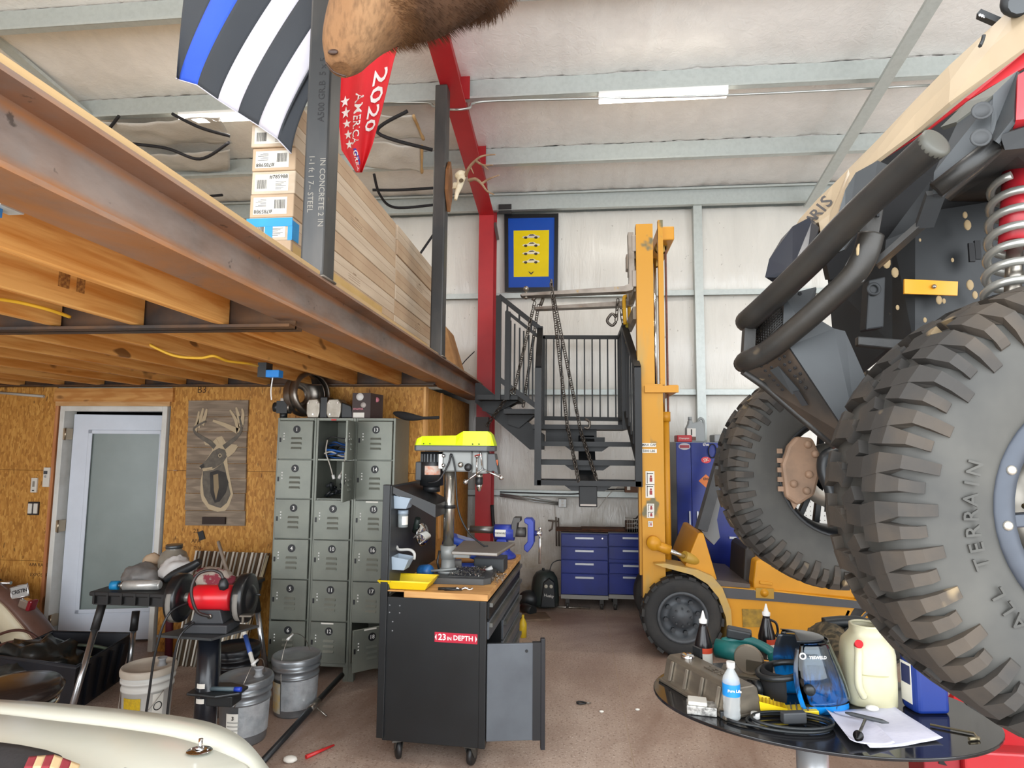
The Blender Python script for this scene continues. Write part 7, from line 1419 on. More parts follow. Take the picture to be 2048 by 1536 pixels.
up_('rocker_trim', MB().slab([U(2000, 270, 1.25), U(2110, 235, 1.21), U(2110, 290, 1.23), U(2010, 300, 1.26)][::-1], .03), PLB)
up_('wheel_well', MB().add([U(1885, 388, 1.36), U(2010, 292, 1.29), U(2120, 262, 1.26), U(2120, 400, 1.8), U(1900, 398, 1.8)], [(0, 4, 3, 2, 1)]), MUD, solid=.012)
up_('frame_tube', MB().cyl(U(1872, 380, 1.33), U(1990, 288, 1.28), .018, n=16), TUBM)
# inner liner wall with orange reflector
up_('liner', MB().add([U(1660, 560, 1.95), U(1790, 470, 1.78), U(1830, 430, 1.74), U(2150, 380, 1.74), U(2150, 760, 1.70), U(1830, 700, 1.70), U(1790, 690, 1.78), U(1680, 780, 1.95)], [(0, 7, 6, 1), (1, 6, 5, 2), (2, 5, 4, 3)]), PLB, solid=.02)
rf_ = up_('reflector', MB().slab([U(1809, 558, 1.672), U(1916, 563, 1.672), U(1915, 591, 1.672), U(1809, 587, 1.672)][::-1], .006), mat('reflector_amber', '#e39a12', .35))
part(rf_, 'rivet', MB().sphere(U(1868, 573, 1.668), .006, 8, 6), STEEL)
for x, y, s_ in ((1790, 545, .012), (1773, 525, .014), (1940, 570, .012), (1950, 590, .009), (1878, 600, .010), (1888, 602, .006), (1935, 450, .012), (1930, 430, .008), (1850, 640, .006), (1795, 615, .006), (1905, 520, .005), (1840, 480, .004)):
    up_('dried_mud', MB().sphere(U(x, y, 1.678), s_, 8, 5, (.8, .25, 1.2)), mat('mud_dry', '#a08a68', .9))
up_('liner_post', MB().slab([U(1738, 560, 1.66), U(1772, 552, 1.66), U(1768, 655, 1.66), U(1732, 660, 1.66)][::-1], .04), PLB, bevel=.004); up_('liner_bracket', MB().slab([U(1716, 672, 1.62), U(1830, 680, 1.6), U(1828, 702, 1.6), U(1716, 690, 1.62)][::-1], .03), TUBM, bevel=.003)
up_('bracket_hole', MB().lathe([(0, 0), (.009, 0)], U(1758, 684, 1.618), (0, -1, 0), 12), mat('inner_black', '#141315', .7), solid=.001); up_('post_emboss', MB().lathe([(.010, 0), (.014, .004), (.018, 0)], U(1748, 578, 1.655), (0, -1, 0), 14), PLB)
for x, y in ((1955, 500), (1943, 505)): up_('liner_slot', MB().cbox(U(x, y, 1.678), (.014, .006, .05)), MATS['inner_black'])
# chassis behind and under (continues to the right)
c0_, c1_ = U(1830, 640, 1.95), U(2300, 640, 1.6)
up_('chassis', MB().box((1.15, 1.72, 1.80), (3.4, 2.2, 2.15)).box((1.3, 1.45, 2.3), (3.4, 2.35, 2.75)), PLB, bevel=.03)
up_('skid_belly', MB().box((1.1, 1.6, 1.74), (3.4, 2.25, 1.76)), MUD)
# bumper tubes
t1 = [U(1493, 640, 1.98), U(1497, 640, 1.76), U(1540, 602, 1.66), U(1620, 525, 1.53), U(1700, 441, 1.42), U(1790, 357, 1.31), U(1873, 284, 1.22)]
t1s = spline(t1, 6); TR = .031
up_('bumper_tube', MB().tube([V((t1s[0].x, 3.84-t1s[0].y+.1, t1s[0].z))]+t1s, TR, 18), TUBM); e_ = (t1s[-1]-t1s[-3]).normalized(); up_('tube_cap', MB().lathe([(TR, -.012), (TR+.001, 0), (TR*.75, .003), (0, .003)], t1s[-1], e_, 18), mat('tube_end_grey', '#47463f', .5))
t2 = spline([U(1492, 724, 1.95), U(1493, 722, 1.74), U(1535, 702, 1.66), U(1600, 650, 1.58), U(1660, 597, 1.52), U(1705, 553, 1.48), U(1730, 510, 1.46), U(1742, 470, 1.455)], 6)
up_('bumper_tube', MB().tube([V((t2[0].x, 3.84-t2[0].y+.1, t2[0].z))]+t2, .028, 18), TUBM)
up_('bumper_upright', MB().bar(U(1498, 660, 1.75), U(1495, 712, 1.74), .03, .03), TUBM)
up_('mount_plate', MB().slab([U(1722, 424, 1.45), U(1768, 418, 1.44), U(1752, 500, 1.45), U(1728, 565, 1.46), U(1688, 570, 1.48), U(1690, 530, 1.47), U(1712, 490, 1.46)][::-1], .012), TUBM, bevel=.003)
up_('plate_slot', MB().cbox(U(1755, 427, 1.436), (.006, .006, .016)), MATS['inner_black']); up_('mud_patch', MB().sphere(U(1722, 503, 1.445), .014, 8, 5, (.8, .3, 1.5)), mat('mud_dry', '#a08a68', .9))
up_('brace_plate', MB().bar(U(1752, 530, 1.5), U(1848, 445, 1.45), .05, .012), TUBM); up_('brace_plate', MB().bar(U(1848, 452, 1.44), U(1872, 385, 1.36), .036, .014), PLG); up_('brace_web', MB().slab([U(1772, 480, 1.55), U(1832, 420, 1.52), U(1862, 360, 1.45), U(1868, 395, 1.44), U(1842, 452, 1.5), U(1768, 520, 1.55)][::-1], .01), PLB)
# grille and skid plates
up_('grille_frame', MB().slab([U(1568, 590, 1.66), U(1632, 574, 1.64), U(1626, 612, 1.62), U(1600, 642, 1.62), U(1566, 660, 1.64)][::-1], .01), PLG); up_('grille_hole', MB().lathe([(0, 0), (.005, 0)], U(1600, 587, 1.645), (-.2, -1, 0), 10), MATS['inner_black'], solid=.001)
g0, g1, g2, g3 = U(1508, 660, 1.80), U(1566, 602, 1.70), U(1566, 646, 1.68), U(1510, 700, 1.78)
gb = MB()
for k in range(13): gb.tube([g0.lerp(g1, k/12), g3.lerp(g2, k/12)], .0028, 5)
for k in range(9): gb.tube([g0.lerp(g3, k/8), g1.lerp(g2, k/8)], .0028, 5)
up_('grille_mesh', gb, TUBM, kind='stuff')
up_('grille_side', MB().slab([U(1566, 600, 1.70), U(1572, 592, 1.67), U(1570, 655, 1.66), U(1562, 650, 1.69)][::-1], .01), PLB)
up_('skid_side', MB().slab([U(1578, 692, 1.62), U(1640, 640, 1.61), U(1668, 657, 1.61), U(1690, 662, 1.61), U(1738, 770, 1.58), U(1712, 862, 1.56), U(1698, 872, 1.56)][::-1], .01), mat('skid_grey', '#2a2d2f', .5, c2='#222426', scale=6, spots='#a59c88', sscale=40, sthr=.76))
up_('skid_front', MB().add([U(1487, 742, 1.76), U(1548, 712, 1.66), U(1582, 694, 1.63), U(1702, 872, 1.57), U(1716, 900, 1.6), U(1672, 890, 1.68), U(1600, 830, 1.74), U(1530, 770, 1.78)], [(0, 7, 2, 1), (7, 6, 3, 2), (6, 5, 4, 3)]), MUD, solid=.012)
up_('skid_rim', MB().tube([U(1487, 742, 1.755), U(1530, 772, 1.775), U(1600, 832, 1.735), U(1672, 892, 1.675)], .012, 8), TUBM)
def skq(u, v): return U(1530, 728, 1.68).lerp(U(1590, 790, 1.66), u)+(U(1590, 690, 1.655)-U(1530, 728, 1.68))*v*0
for r in range(2):
    for k in range(6):
        f = k/5; p = U(1524, 729, 1.70).lerp(U(1566, 776, 1.705), f)+(U(1536, 722, 1.68)-U(1524, 729, 1.70))*r; up_('skid_hole', MB().lathe([(0, 0), (.0045, 0)], p+V((-.006, -.012, -.006)), (-.6, -.6, -.5), 8), MATS['inner_black'], solid=.001)
        p = U(1560, 715, 1.655).lerp(U(1612, 772, 1.64), f)+(U(1570, 710, 1.65)-U(1560, 715, 1.655))*r; up_('skid_hole', MB().lathe([(0, 0), (.0045, 0)], p+V((-.006, -.014, -.006)), (-.6, -.6, -.5), 8), MATS['inner_black'], solid=.001)
up_('skid_insert', MB().slab([p_+V((-.008, -.014, -.008)) for p_ in (U(1544, 735, 1.68), U(1560, 727, 1.66), U(1602, 775, 1.65), U(1588, 783, 1.665))], .004), mat('insert_black', '#26282a', .4)); up_('skid_slot', MB().slab([p_+V((-.008, -.018, -.008)) for p_ in (U(1588, 778, 1.66), U(1600, 776, 1.65), U(1618, 804, 1.65), U(1606, 806, 1.66))], .004), MATS['inner_black'])
# shock absorber with coil spring
sa_, sb_ = U(2034, 395, 1.5), U(2024, 612, 1.45); ax_ = (sb_-sa_); L_ = ax_.length; z_ = ax_.normalized(); x_ = z_.orthogonal().normalized(); y_ = z_.cross(x_)
sh = up_('shock_body', MB().cyl(sa_-z_*.1, sa_+ax_*.45, .031, n=18), mat('shock_red', '#a3202a', .35)); up_('shock_rod', MB().cyl(sa_+ax_*.4, sb_, .016, n=14), STEEL)
up_('coil_spring', MB().tube([sa_-z_*.03+z_*(L_*1.02*i/150)+(x_*math.cos(i*2*PI/24)+y_*math.sin(i*2*PI/24))*.05 for i in range(151)], .0095, 10), mat('spring_silver', '#a8a69f', .3, .6)); up_('spring_seat', MB().cyl(sb_-z_*.005, sb_+z_*.03, .058, n=22), PLB)
up_('control_arm', MB().cyl(sb_+z_*.02, V((1.02, 1.75, 1.78)), .03, n=12).cyl(V((.96, 1.36, 1.62)), V((1.05, 1.75, 1.74)), .028, n=12).cyl(V((.96, 1.36, 1.74)), V((1.12, 1.75, 1.9)), .024, n=12), PLB)
# wiper-like blade with glowing white dots, and mirror at the windscreen
up_('antenna_blade', MB().bar(U(1957, 28, 1.42), U(2008, 50, 1.40), .022, .012), PLB)
for k in range(5): up_('led', MB().sphere(U(1960+4.5*k, 30+1.6*k, 1.408), .0028, 6, 4), emit('led_white', '#ffffff', 2))
up_('antenna_base', MB().bar(U(2008, 50, 1.40), U(2030, 56, 1.39), .012, .03), PLB); up_('side_mirror', MB().sphere(U(2036, 6, 1.35), .04, 14, 10, (.9, .5, .8)), PLB); up_('mirror_glass', MB().lathe([(0, 0), (.022, .001)], U(2040, 6, 1.318), (-.2, -1, -.2), 12), PLG); up_('hood_clip', MB().tube([U(1960, 92, 1.36), U(1965, 82, 1.37), U(1968, 70, 1.36)], .004, 6), PLB)
# --- wheels
def big_wheel(c, inner_view, txt, phi0, rt, letter):
    cx, cy, cz = c; R, Wd = .42, .27
    wl = up_('wheel', MB().lathe([(.205, -.10), (.225, -.118), (.24, -.124), (.29, -.135), (.33, -.134), (.375, -.122), (.398, -.10), (.404, -.05), (.405, 0), (.404, .05), (.398, .10), (.375, .122), (.33, .134), (.29, .135), (.24, .124), (.225, .118), (.205, .10)], c, (0, 1, 0), 72), SIDEW)
    tr = MB(); NL = 30
    for k in range(NL):
        for s_ in (-1, 1):
            for half in (0, 1):
                a0 = 2*PI*(k+(.5 if s_ > 0 else 0)+.5*half)/NL; wd_ = 2*PI/NL*(.44 if half == 0 else .40); lo = .325 if half == 0 else .345
                prof = [(.012, .421), (.07, .421), (.108, .413), (.136, .388), (.142, .36), (.138, lo)] if half == 0 else [(.075, .420), (.108, .412), (.134, .387), (.139, .36), (.136, lo)]
                inn2 = [(w_, r-.022) if i < 3 else (w_-.012, r-.012) for i, (w_, r) in enumerate(prof)]; inn2[-1] = (prof[-1][0]-.006, prof[-1][1]-.004)
                vs = []; n_p = len(prof)
                for (w_, r), (wi, ri) in zip(prof, inn2):
                    sk = (-.05 if half == 0 else .04)*(.14-w_)/.14+(.012*math.sin(w_*60))
                    for (ww, rr_) in ((w_, r), (wi, ri)):
                        for e in (-.5, .5):
                            a = a0+sk*s_+e*wd_*(1.0-.35*(w_ > .12)); vs.append((cx+rr_*math.cos(a), cy+s_*ww, cz+rr_*math.sin(a)))
                fs = []
                for i in range(n_p-1):
                    o, q = 4*i, 4*i+4; fs += [(o, o+1, q+1, q), (o, q, q+2, o+2), (o+1, o+3, q+3, q+1)]
                fs += [(0, 2, 3, 1), (4*n_p-4, 4*n_p-3, 4*n_p-1, 4*n_p-2)]
                tr.add(vs, fs if s_ < 0 else [f[::-1] for f in fs])
    for k in range(NL*2):
        a = 2*PI*k/(NL*2); d = V((math.cos(a), 0, math.sin(a))); tn = V((-d.z, 0, d.x)); M = Matrix((tn, V((0, 1, 0)), d)).transposed().to_4x4(); M.translation = V(c); off = .025 if k % 2 else -.025
        tr.box((-.014, off-.025, .40), (.014, off+.025, .4205), M @ Euler((0, 0, .5 if k % 2 else -.5)).to_matrix().to_4x4())
    part(wl, 'tread', tr, TIRE, kind='stuff')
    n_t = len(txt)
    for i, ch in enumerate(txt):
        if ch == ' ': continue
        a = phi0-(i-(n_t-1)/2)*letter*.78/rt; d = V((math.cos(a), 0, math.sin(a))); tn = V((d.z, 0, -d.x))
        part(wl, 'sidewall_letter', MB().text(ch, letter, frame(V((cx, cy-.1345-.001, cz))+d*rt, tn, d), bold=.01, depth=.004), SIDEW)
    return wl
nc, fc_ = (.932, 1.255, 1.672), (.985, 2.53, 1.672)
w1 = big_wheel(nc, False, 'ALL TERRAIN', math.radians(192), .272, .034); w2 = big_wheel(fc_, True, 'TENSOR', math.radians(303), .278, .06)
RIMM = mat('rim_graphite', '#3d424b', .4, .3, c2='#343840'); RIMK = mat('rim_black', '#191a1c', .4, .3)
def rimset(c, s_, ring):   # s_: side of the wheel face (-1 towards the camera)
    cx, cy, cz = c
    up_('rim_barrel', MB().lathe([(.225, -.118), (.212, -.112), (.2, -.09), (.192, -.03), (.192, .03), (.2, .09), (.212, .112), (.225, .118)], c, (0, 1, 0), 48), RIMK, solid=.004)
    fy = cy+s_*.10
    if ring:
        rg = up_('beadlock_ring', MB().lathe([(.190, .012), (.196, .024), (.224, .024), (.23, .012), (.224, .0), (.19, .0)], (cx, fy, cz), (0, s_, 0), 48), RIMM)
        for k in range(14): a = 2*PI*k/14+.1; part(rg, 'ring_bolt', MB().sphere((cx+.21*math.cos(a), fy+s_*.025, cz+.21*math.sin(a)), .0085, 10, 6, (1, .6, 1)), mat('bolt_silver', '#b9b3a8', .3, .7))
        for k in range(14): a = 2*PI*(k+.5)/14+.1
    for k in range(6):
        for e in (-.13, .13):
            a = 2*PI*k/6+.25; p0_ = V((cx+.05*math.cos(a+e*2), fy+s_*.0, cz+.05*math.sin(a+e*2))); p1_ = V((cx+.196*math.cos(a+e*1.35), fy+s_*.006, cz+.196*math.sin(a+e*1.35))); up_('spoke', MB().bar(p0_, p1_, .022, .026, (0, 1, 0)), RIMM if ring else RIMK, bevel=.003)
    up_('hub', MB().lathe([(0, .02), (.03, .02), (.055, .01), (.06, -.03), (.0, -.03)], (cx, fy, cz), (0, s_, 0), 24), RIMK)
    if ring: up_('valve_stem', MB().cyl((cx-.165, fy, cz+.01), (cx-.165, fy-.03, cz+.01), .005, n=8), mat('brass', '#a89468', .3, .8))
    up_('brake_disc', MB().lathe([(.07, -.004), (.125, -.004), (.125, .004), (.07, .004)], (cx, cy-s_*.02, cz), (0, 1, 0), 32), mat('disc_steel', '#8b857c', .35, .7))
rimset(nc, -1, True); rimset(fc_, 1, False)
# far wheel: caliper, knuckle and axle seen from inside
CAL = mat('caliper_cast', '#8a6f5a', .6, .2, c2='#75604f', scale=12, bump=.15)
cc = U(1606, 940, 2.42)
cal = up_('brake_caliper', MB().prism([(-.075, -.10), (-.03, -.13), (.03, -.09), (.05, -.02), (.055, .06), (.03, .12), (-.03, .125), (-.06, .09), (-.085, .02)], 2.39, 2.46, 'xz', Matrix.Translation((cc.x, 0, cc.z))), CAL, bevel=.012)
for dx, dz in ((.01, .095), (.035, .06), (.01, -.015), (-.045, -.05), (.0, -.075)): part(cal, 'bolt', MB().lathe([(0, .012), (.01, .012), (.014, .004), (.015, 0)], (cc.x+dx, 2.39, cc.z+dz), (0, -1, 0), 12), CAL)
for k in range(5): part(cal, 'fin', MB().cbox((cc.x-.088, 2.425, cc.z+.07-.035*k), (.02, .05, .018)), CAL)
up_('caliper_tab', MB().slab([U(1572, 985, 2.42), U(1598, 970, 2.42), U(1600, 1000, 2.42), U(1586, 1018, 2.42)], .012), CAL)
up_('knuckle', MB().tube(spline([U(1690, 905, 2.38), U(1655, 915, 2.38), U(1650, 945, 2.38), U(1664, 985, 2.37), U(1662, 1025, 2.36)], 6), .026, 12, rs=[.032-.0004*i for i in range(25)]), mat('knuckle_black', '#2a2c2e', .35, .3))
up_('axle_shaft', MB().cyl((fc_[0], 2.5, 1.67), (1.0, 1.95, 1.83), .022, n=12).cyl((nc[0], 1.28, 1.67), (1.0, 1.85, 1.83), .022, n=12), PLB); up_('lower_arm', MB().cyl(U(1664, 1020, 2.36), (1.05, 2.0, 1.78), .022, n=12).cyl(U(1690, 905, 2.38), (1.1, 2.05, 1.92), .022, n=12), PLB)
# --- red lift under the vehicle
lf_ = thing('vehicle_lift', 'red steel lift carrying the off-road vehicle beside the glass table', 'lift', (2.2, 2.9, 0))
LR = mat('lift_red', '#b3161d', .35, c2='#a5333a', scale=3)
bz = .5; pA = at(1928, 1502, Z=bz)
part(lf_, 'base', MB().box((pA.x, pA.y, 0), (2.9, 3.25, bz)), LR, bevel=.01)
pB = at(1852, 1506, Z=bz-.02); part(lf_, 'side_box', MB().box((pB.x, pB.y+.02, 0), (pA.x, 3.1, bz-.04)), mat('lift_red_dark', '#8e2028', .5), bevel=.008)
part(lf_, 'ramp_cover', MB().add([(pA.x, pA.y+.08, bz), (2.9, pA.y+.08, bz), (2.9, 3.2, bz+.16), (pA.x+.12, 3.2, bz+.16), (pA.x, 3.2, bz), (2.9, 3.2, bz)], [(0, 1, 2, 3), (0, 3, 4), (1, 5, 2), (3, 2, 5, 4), (0, 4, 5, 1)]), LR)
part(lf_, 'gusset_hole', MB().slab([at(1880, 1513, Y=pB.y+.015), at(1878, 1528, Y=pB.y+.015), at(1895, 1532, Y=pB.y+.015)], .004), mat('inner_black', '#141315', .7))
part(lf_, 'post', MB().box((2.6, 2.75, bz), (2.85, 3.0, 2.6)), LR); part(lf_, 'arm', MB().box((1.9, 1.8, 1.62), (2.75, 1.95, 1.737)).box((2.65, 1.8, 1.62), (2.8, 2.8, 1.737)), LR)
# ================================================================ oval glass table and what lies on it
tc = V((.955, 2.70, 0)); tyaw = math.radians(-8.8); TZ = .76; ta_, tb_ = .63, .435
ot = thing('glass_table', 'oval black glass table on a chrome pedestal', 'table', (tc.x, tc.y, 0), tyaw)
el_ = [(ta_*math.cos(k*2*PI/72), tb_*math.sin(k*2*PI/72)) for k in range(72)]
t = NT('black_glass'); t.set(.06); t.col(t.ramp(t.noise(3, 4, .6), [(.4, '#121314'), (.7, '#26262a')])); t.l(t.ramp(t.noise(6, 4, .6), [(.35, .04), (.75, .22)]), t.b.inputs['Roughness'])
part(ot, 'glass_top', MB().prism(el_, TZ-.012, TZ, 'xy'), t.m, world=False, bevel=.003)
pc = at(1632, 1515, Y=2.62); lx, ly = (pc.x-tc.x), (2.62-tc.y)
part(ot, 'collar', MB().cyl((lx, ly, TZ-.055), (lx, ly, TZ-.012), .07, n=28), mat('collar_alu', '#b3b5b6', .35, .7), world=False); part(ot, 'pedestal', MB().cyl((lx, ly, .03), (lx, ly, TZ-.055), .058, n=28), mat('pedestal_alu', '#c3c5c7', .25, .65), world=False); part(ot, 'foot', MB().lathe([(0, 0), (.3, 0), (.3, .012), (.08, .03), (.058, .06)], (lx, ly, 0), n=36), CHR, world=False)
Z = TZ+.0008
def tp_(x, y): return at(x, y, Z=Z)
# valve cover
a, c = tp_(1322, 1362), tp_(1452, 1440); vy = math.atan2(c.y-a.y, c.x-a.x); Lv = (c-a).length
vc = thing('valve_cover', 'dusty cast aluminium valve cover with a filler cap', 'engine part', a, vy)
VM = mat('valve_alu', '#6b6358', .4, .5, c2='#857b6c', scale=6, stretch=(1, 1, 3), bump=.08)
sec = [(0, .0), (-.0, .018), (.012, .02), (.03, .095), (.045, .108), (.14, .108), (.155, .095), (.172, .02), (.185, .018), (.185, 0)]
part(vc, 'cover', MB().prism(sec, .0, Lv, 'yz'), VM, world=False, bevel=.006); part(vc, 'flange', MB().box((-.008, -.008, 0), (Lv+.008, .193, .012)), VM, world=False, bevel=.003)
for k in range(4): part(vc, 'rib', MB().prism([(.008, .02), (.026, .095), (.018, .095), (.0, .02)], Lv*(.12+.24*k), Lv*(.12+.24*k)+.012, 'yz'), mat('rib_bright', '#b5aea2', .3, .8), world=False)
part(vc, 'filler_cap', MB().lathe([(.028, .0), (.03, .012), (.024, .016), (0, .016)], (.07, .09, .108), n=18), CHR, world=False); part(vc, 'cap_tab', MB().cbox((.06, .15, .125), (.05, .012, .035)), BLKP, world=False)
part(vc, 'raised_letters', MB().text('ZETEC', .045, frame((Lv*.62, .095, .109), (1, 0, 0), (0, 1, 0)), bold=.01, depth=.006), VM, world=False)
# nozzle bottles
def oil(x, y, label, hnd):
    p = tp_(x, y); T = thing('oil_bottle', label, 'bottle', p, group='black nozzle bottles on the glass table')
    part(T, 'bottle', MB().lathe([(0, 0), (.036, 0), (.04, .006), (.04, .10), (.037, .115), (.018, .185), (.016, .2), (0, .2)], n=26), mat('bottle_black', '#1a1618', .25), world=False); part(T, 'nozzle', MB().lathe([(.018, .2), (.019, .215), (.012, .22), (.008, .235), (.003, .255), (0, .256)], n=16), MATS['number_white'], world=False)
    part(T, 'label', MB().lathe([(.0406, .008), (.0406, .072)], n=10, a0=-1.9, a1=-.5, start=(1, 0, 0)), PAPER, world=False); part(T, 'label_band', MB().lathe([(.0407, .072), (.0407, .096)], n=10, a0=-1.9, a1=-.5, start=(1, 0, 0)), mat('label_red', '#cf4a2c', .5), world=False)
    if hnd: part(T, 'handle', MB().tube(spline([(.018, 0, .18), (.045, 0, .165), (.052, 0, .125), (.04, 0, .10)], 5), .006, 8), MATS['bottle_black'], world=False)
oil(1408, 1335, 'black oil bottle with pointed nozzle beside the valve cover', False); oil(1535, 1316, 'black oil bottle with a side handle behind the welding helmet', True)
# water bottle
p = tp_(1464, 1438); T = thing('water_bottle', 'clear plastic water bottle with a blue label', 'bottle', p)
PET = mat('pet_clear', '#eef4f8', .05); PET.node_tree.nodes['Principled BSDF'].inputs['Alpha'].default_value = .32
part(T, 'bottle', MB().lathe([(0, .001), (.026, .001), (.031, .008)]+[(.0315-.0016*(k % 2), .02+.011*k) for k in range(5)]+[(.032, .085), (.032, .135), (.03, .15), (.013, .18), (.013, .19)], n=28), PET, world=False)
part(T, 'cap', MB().cyl((0, 0, .186), (0, 0, .207), .0155, n=20), MATS['number_white'], world=False); lb = part(T, 'label', MB().lathe([(.0324, .088), (.0324, .132)], n=28), mat('label_azure', '#1f86d0', .4), world=False); part(lb, 'label_print', MB().text('Pure Life', .014, frame((.004, -.0335, .112), (1, 0, 0), (0, 0, 1)), bold=.02), MATS['number_white'], world=False)
# small ornate box, bottle cap
p = tp_(1403, 1424); T = thing('trinket_box', 'small silver patterned box at the table edge', 'box', p, -.15)
part(T, 'case', MB().box((-.055, -.035, 0), (.055, .035, .032)), mat('silver_pattern', '#b9b7b2', .35, .4, c2='#4e4d4b', scale=70), world=False, bevel=.003); part(T, 'lid', MB().box((-.05, -.03, .032), (.02, .03, .046)), mat('lid_paper', '#cdc9c0', .5), world=False, bevel=.003)
p = tp_(1511, 1436); solo('bottle_cap', MB().lathe([(0, 0), (.015, 0), (.0165, .001), (.0165, .019), (.015, .02), (0, .02)], p, n=20), MATS['number_white'], 'loose white bottle cap on the glass table', 'cap')
# cordless saw
p = tp_(1490, 1345); sw = thing('cordless_saw', 'teal cordless circular saw with a black battery', 'power tool', p, -.35)
TEA = mat('tool_teal', '#1d6a66', .45, c2='#17585a')
sq = lambda n, b, m_, **k: part(sw, n, b, m_, world=False, **k)
sq('motor_housing', MB().cyl((-.13, .05, .075), (.02, .03, .075), .042, n=20), TEA); sq('handle', MB().tube(spline([(-.1, .06, .10), (-.02, .07, .125), (.06, .05, .115), (.12, .03, .09), (.14, .02, .05)], 6), .022, 12), TEA); sq('battery', MB().cbox((-.03, .08, .145), (.11, .07, .045), (0, .1, .1)), BLKP, bevel=.008)
sq('blade_guard', MB().lathe([(0, -.012), (.06, -.012), (.066, 0), (.06, .014), (0, .014)], (.02, -.02, .066), (.15, 1, 0), 30, smooth=False), mat('guard_tan', '#8d8273', .4, .4)); sq('base_plate', MB().box((-.1, -.06, .0), (.14, .06, .006)), mat('shoe_tan', '#8f8370', .4, .5)); sq('blade_cover', MB().cbox((.06, -.035, .045), (.10, .02, .05)), glass('cover_clear', '#cfcfc9', .08)); sq('front_grip', MB().cyl((.11, .02, .07), (.16, .0, .10), .024, n=14), TEA)
part(sw, 'lettering', MB().text('makita', .022, frame((-.06, .005, .085), (1, -.12, 0), (0, 0, 1)), bold=.02), MATS['number_white'], world=False)
# welding helmet
p = tp_(1604, 1407); hm = thing('welding_helmet', 'black and blue welding face shield lying on its side', 'helmet', p, .05)
def shell(u, v, g=0):   # u: height 0..1, v: around -1..1
    a = v*PI/2; xf = .175-.085*u**1.4+g; xb = -.035-.03*math.sin(PI*u)-.01*u; w_ = .105+.012*math.sin(PI*u)+g*.4-.02*u
    return V((xb+(xf-xb)*math.cos(a)**.75 if abs(v) < .999 else xb, -w_*math.sin(a), .262*u))
t = NT('flame_shell'); t.set(.18); sp = t.n('SeparateXYZ'); t.l(t.co(), sp.inputs[0]); nz_ = t.noise(16, 4, .6, t.co((1, 1, .35), (0, .7, 0)), 1.5)
mr = t.n('MapRange'); mr.inputs[1].default_value = .21; mr.inputs[2].default_value = .0; t.l(sp.outputs[2], mr.inputs[0]); mu = t.n('Math', operation='MULTIPLY'); t.l(mr.outputs[0], mu.inputs[0]); t.l(t.ramp(nz_, [(.35, .25), (.6, 1.0)]), mu.inputs[1])
t.col(t.ramp(mu.outputs[0], [(.05, '#23272d'), (.25, '#1d3d63'), (.5, '#1585d6')])); FLM = t.m
part(hm, 'shell', MB().grid(lambda u, v: shell(v*.92, u*2-1), 36, 24), FLM, world=False, solid=.004)
part(hm, 'visor', MB().grid(lambda u, v: shell(.12+.86*v, (u*2-1)*.98, .012), 30, 18), glass('visor_clear', '#b9cbd8', .03), world=False, solid=.003)
part(hm, 'crown', MB().grid(lambda u, v: shell(1, u*2-1).lerp(V((-.02, 0, .275)), v), 24, 8), mat('crown_black', '#2a2e33', .25), world=False, solid=.003)
part(hm, 'logo', MB().text('YESWELD', .016, frame((.02, -.117, .215), (1, .12, -.02), (0, 0, 1)), bold=.02), MATS['number_white'], world=False); part(hm, 'logo_ring', MB().lathe([(.008, 0), (.013, 0), (.013, .002), (.008, .002)], (-.035, -.112, .218), (-.1, -1, 0), 16), MATS['number_white'], world=False)
part(hm, 'pivot_knob', MB().lathe([(.02, 0), (.02, .014), (.012, .018), (0, .018)], (-.02, -.122, .10), (-.1, -1, 0), 16), BLKP, world=False)
part(hm, 'head_band', MB().tube([V((-.075+.09*math.cos(a), .08*math.sin(a), .125+.02*math.cos(a))) for a in [k*PI/10 for k in range(20)]], .012, 8, closed=True), BLKP, world=False); part(hm, 'neck_pad', MB().lathe([(.07, -.05), (.078, 0), (.07, .05)], (-.075, 0, .08), n=16, a0=PI*.55, a1=PI*1.45, start=(1, 0, 0)), mat('pad_black', '#141416', .9), world=False, solid=.012); part(hm, 'ratchet', MB().cyl((-.16, 0, .06), (-.185, 0, .055), .026, n=16), BLKP, world=False)
# camo cap and black bag behind
p = tp_(1668, 1322); b = MB().sphere((0, 0, 0), 1, 28, 16); b.v = [V((p.x+q.x*.11, p.y+.02+q.y*.10, max(Z, Z+.075+q.z*.095)))+q*(.02*noise.noise(q*2.5)) for q in b.v]; b.v = [V((q.x, q.y, max(q.z, Z))) for q in b.v]
t = NT('camo_mesh'); t.set(.9); cc_ = t.ramp(t.noise(16, 3, .6, None, 1), [(.38, '#2c2a22'), (.48, '#4c4434'), (.56, '#6b5c45'), (.64, '#3b3526')]); t.col(cc_); t.bump(t.noise(200, 2), .5, .002)
solo('camo_cap', b, t.m, 'brown camouflage cap lying behind the welding helmet', 'cap')
p = tp_(1704, 1326); b = MB().tube(spline([p+V((-.10, .06, .16)), p+V((0, .05, .175)), p+V((.09, .04, .165)), p+V((.1, .05, .06))], 6), .03, 12); b.v = [V((q.x, q.y, max(q.z, Z))) for q in b.v]
T = thing('black_camera_bag', 'black padded strap bag behind the camouflage cap', 'bag', p)
part(T, 'strap', b, BLKP); b = MB().sphere((p.x+.03, p.y+.0, Z+.0855), .085, 18, 12, (1.2, .5, 1)); part(T, 'pouch', b, mat('bag_black', '#191a1b', .7))
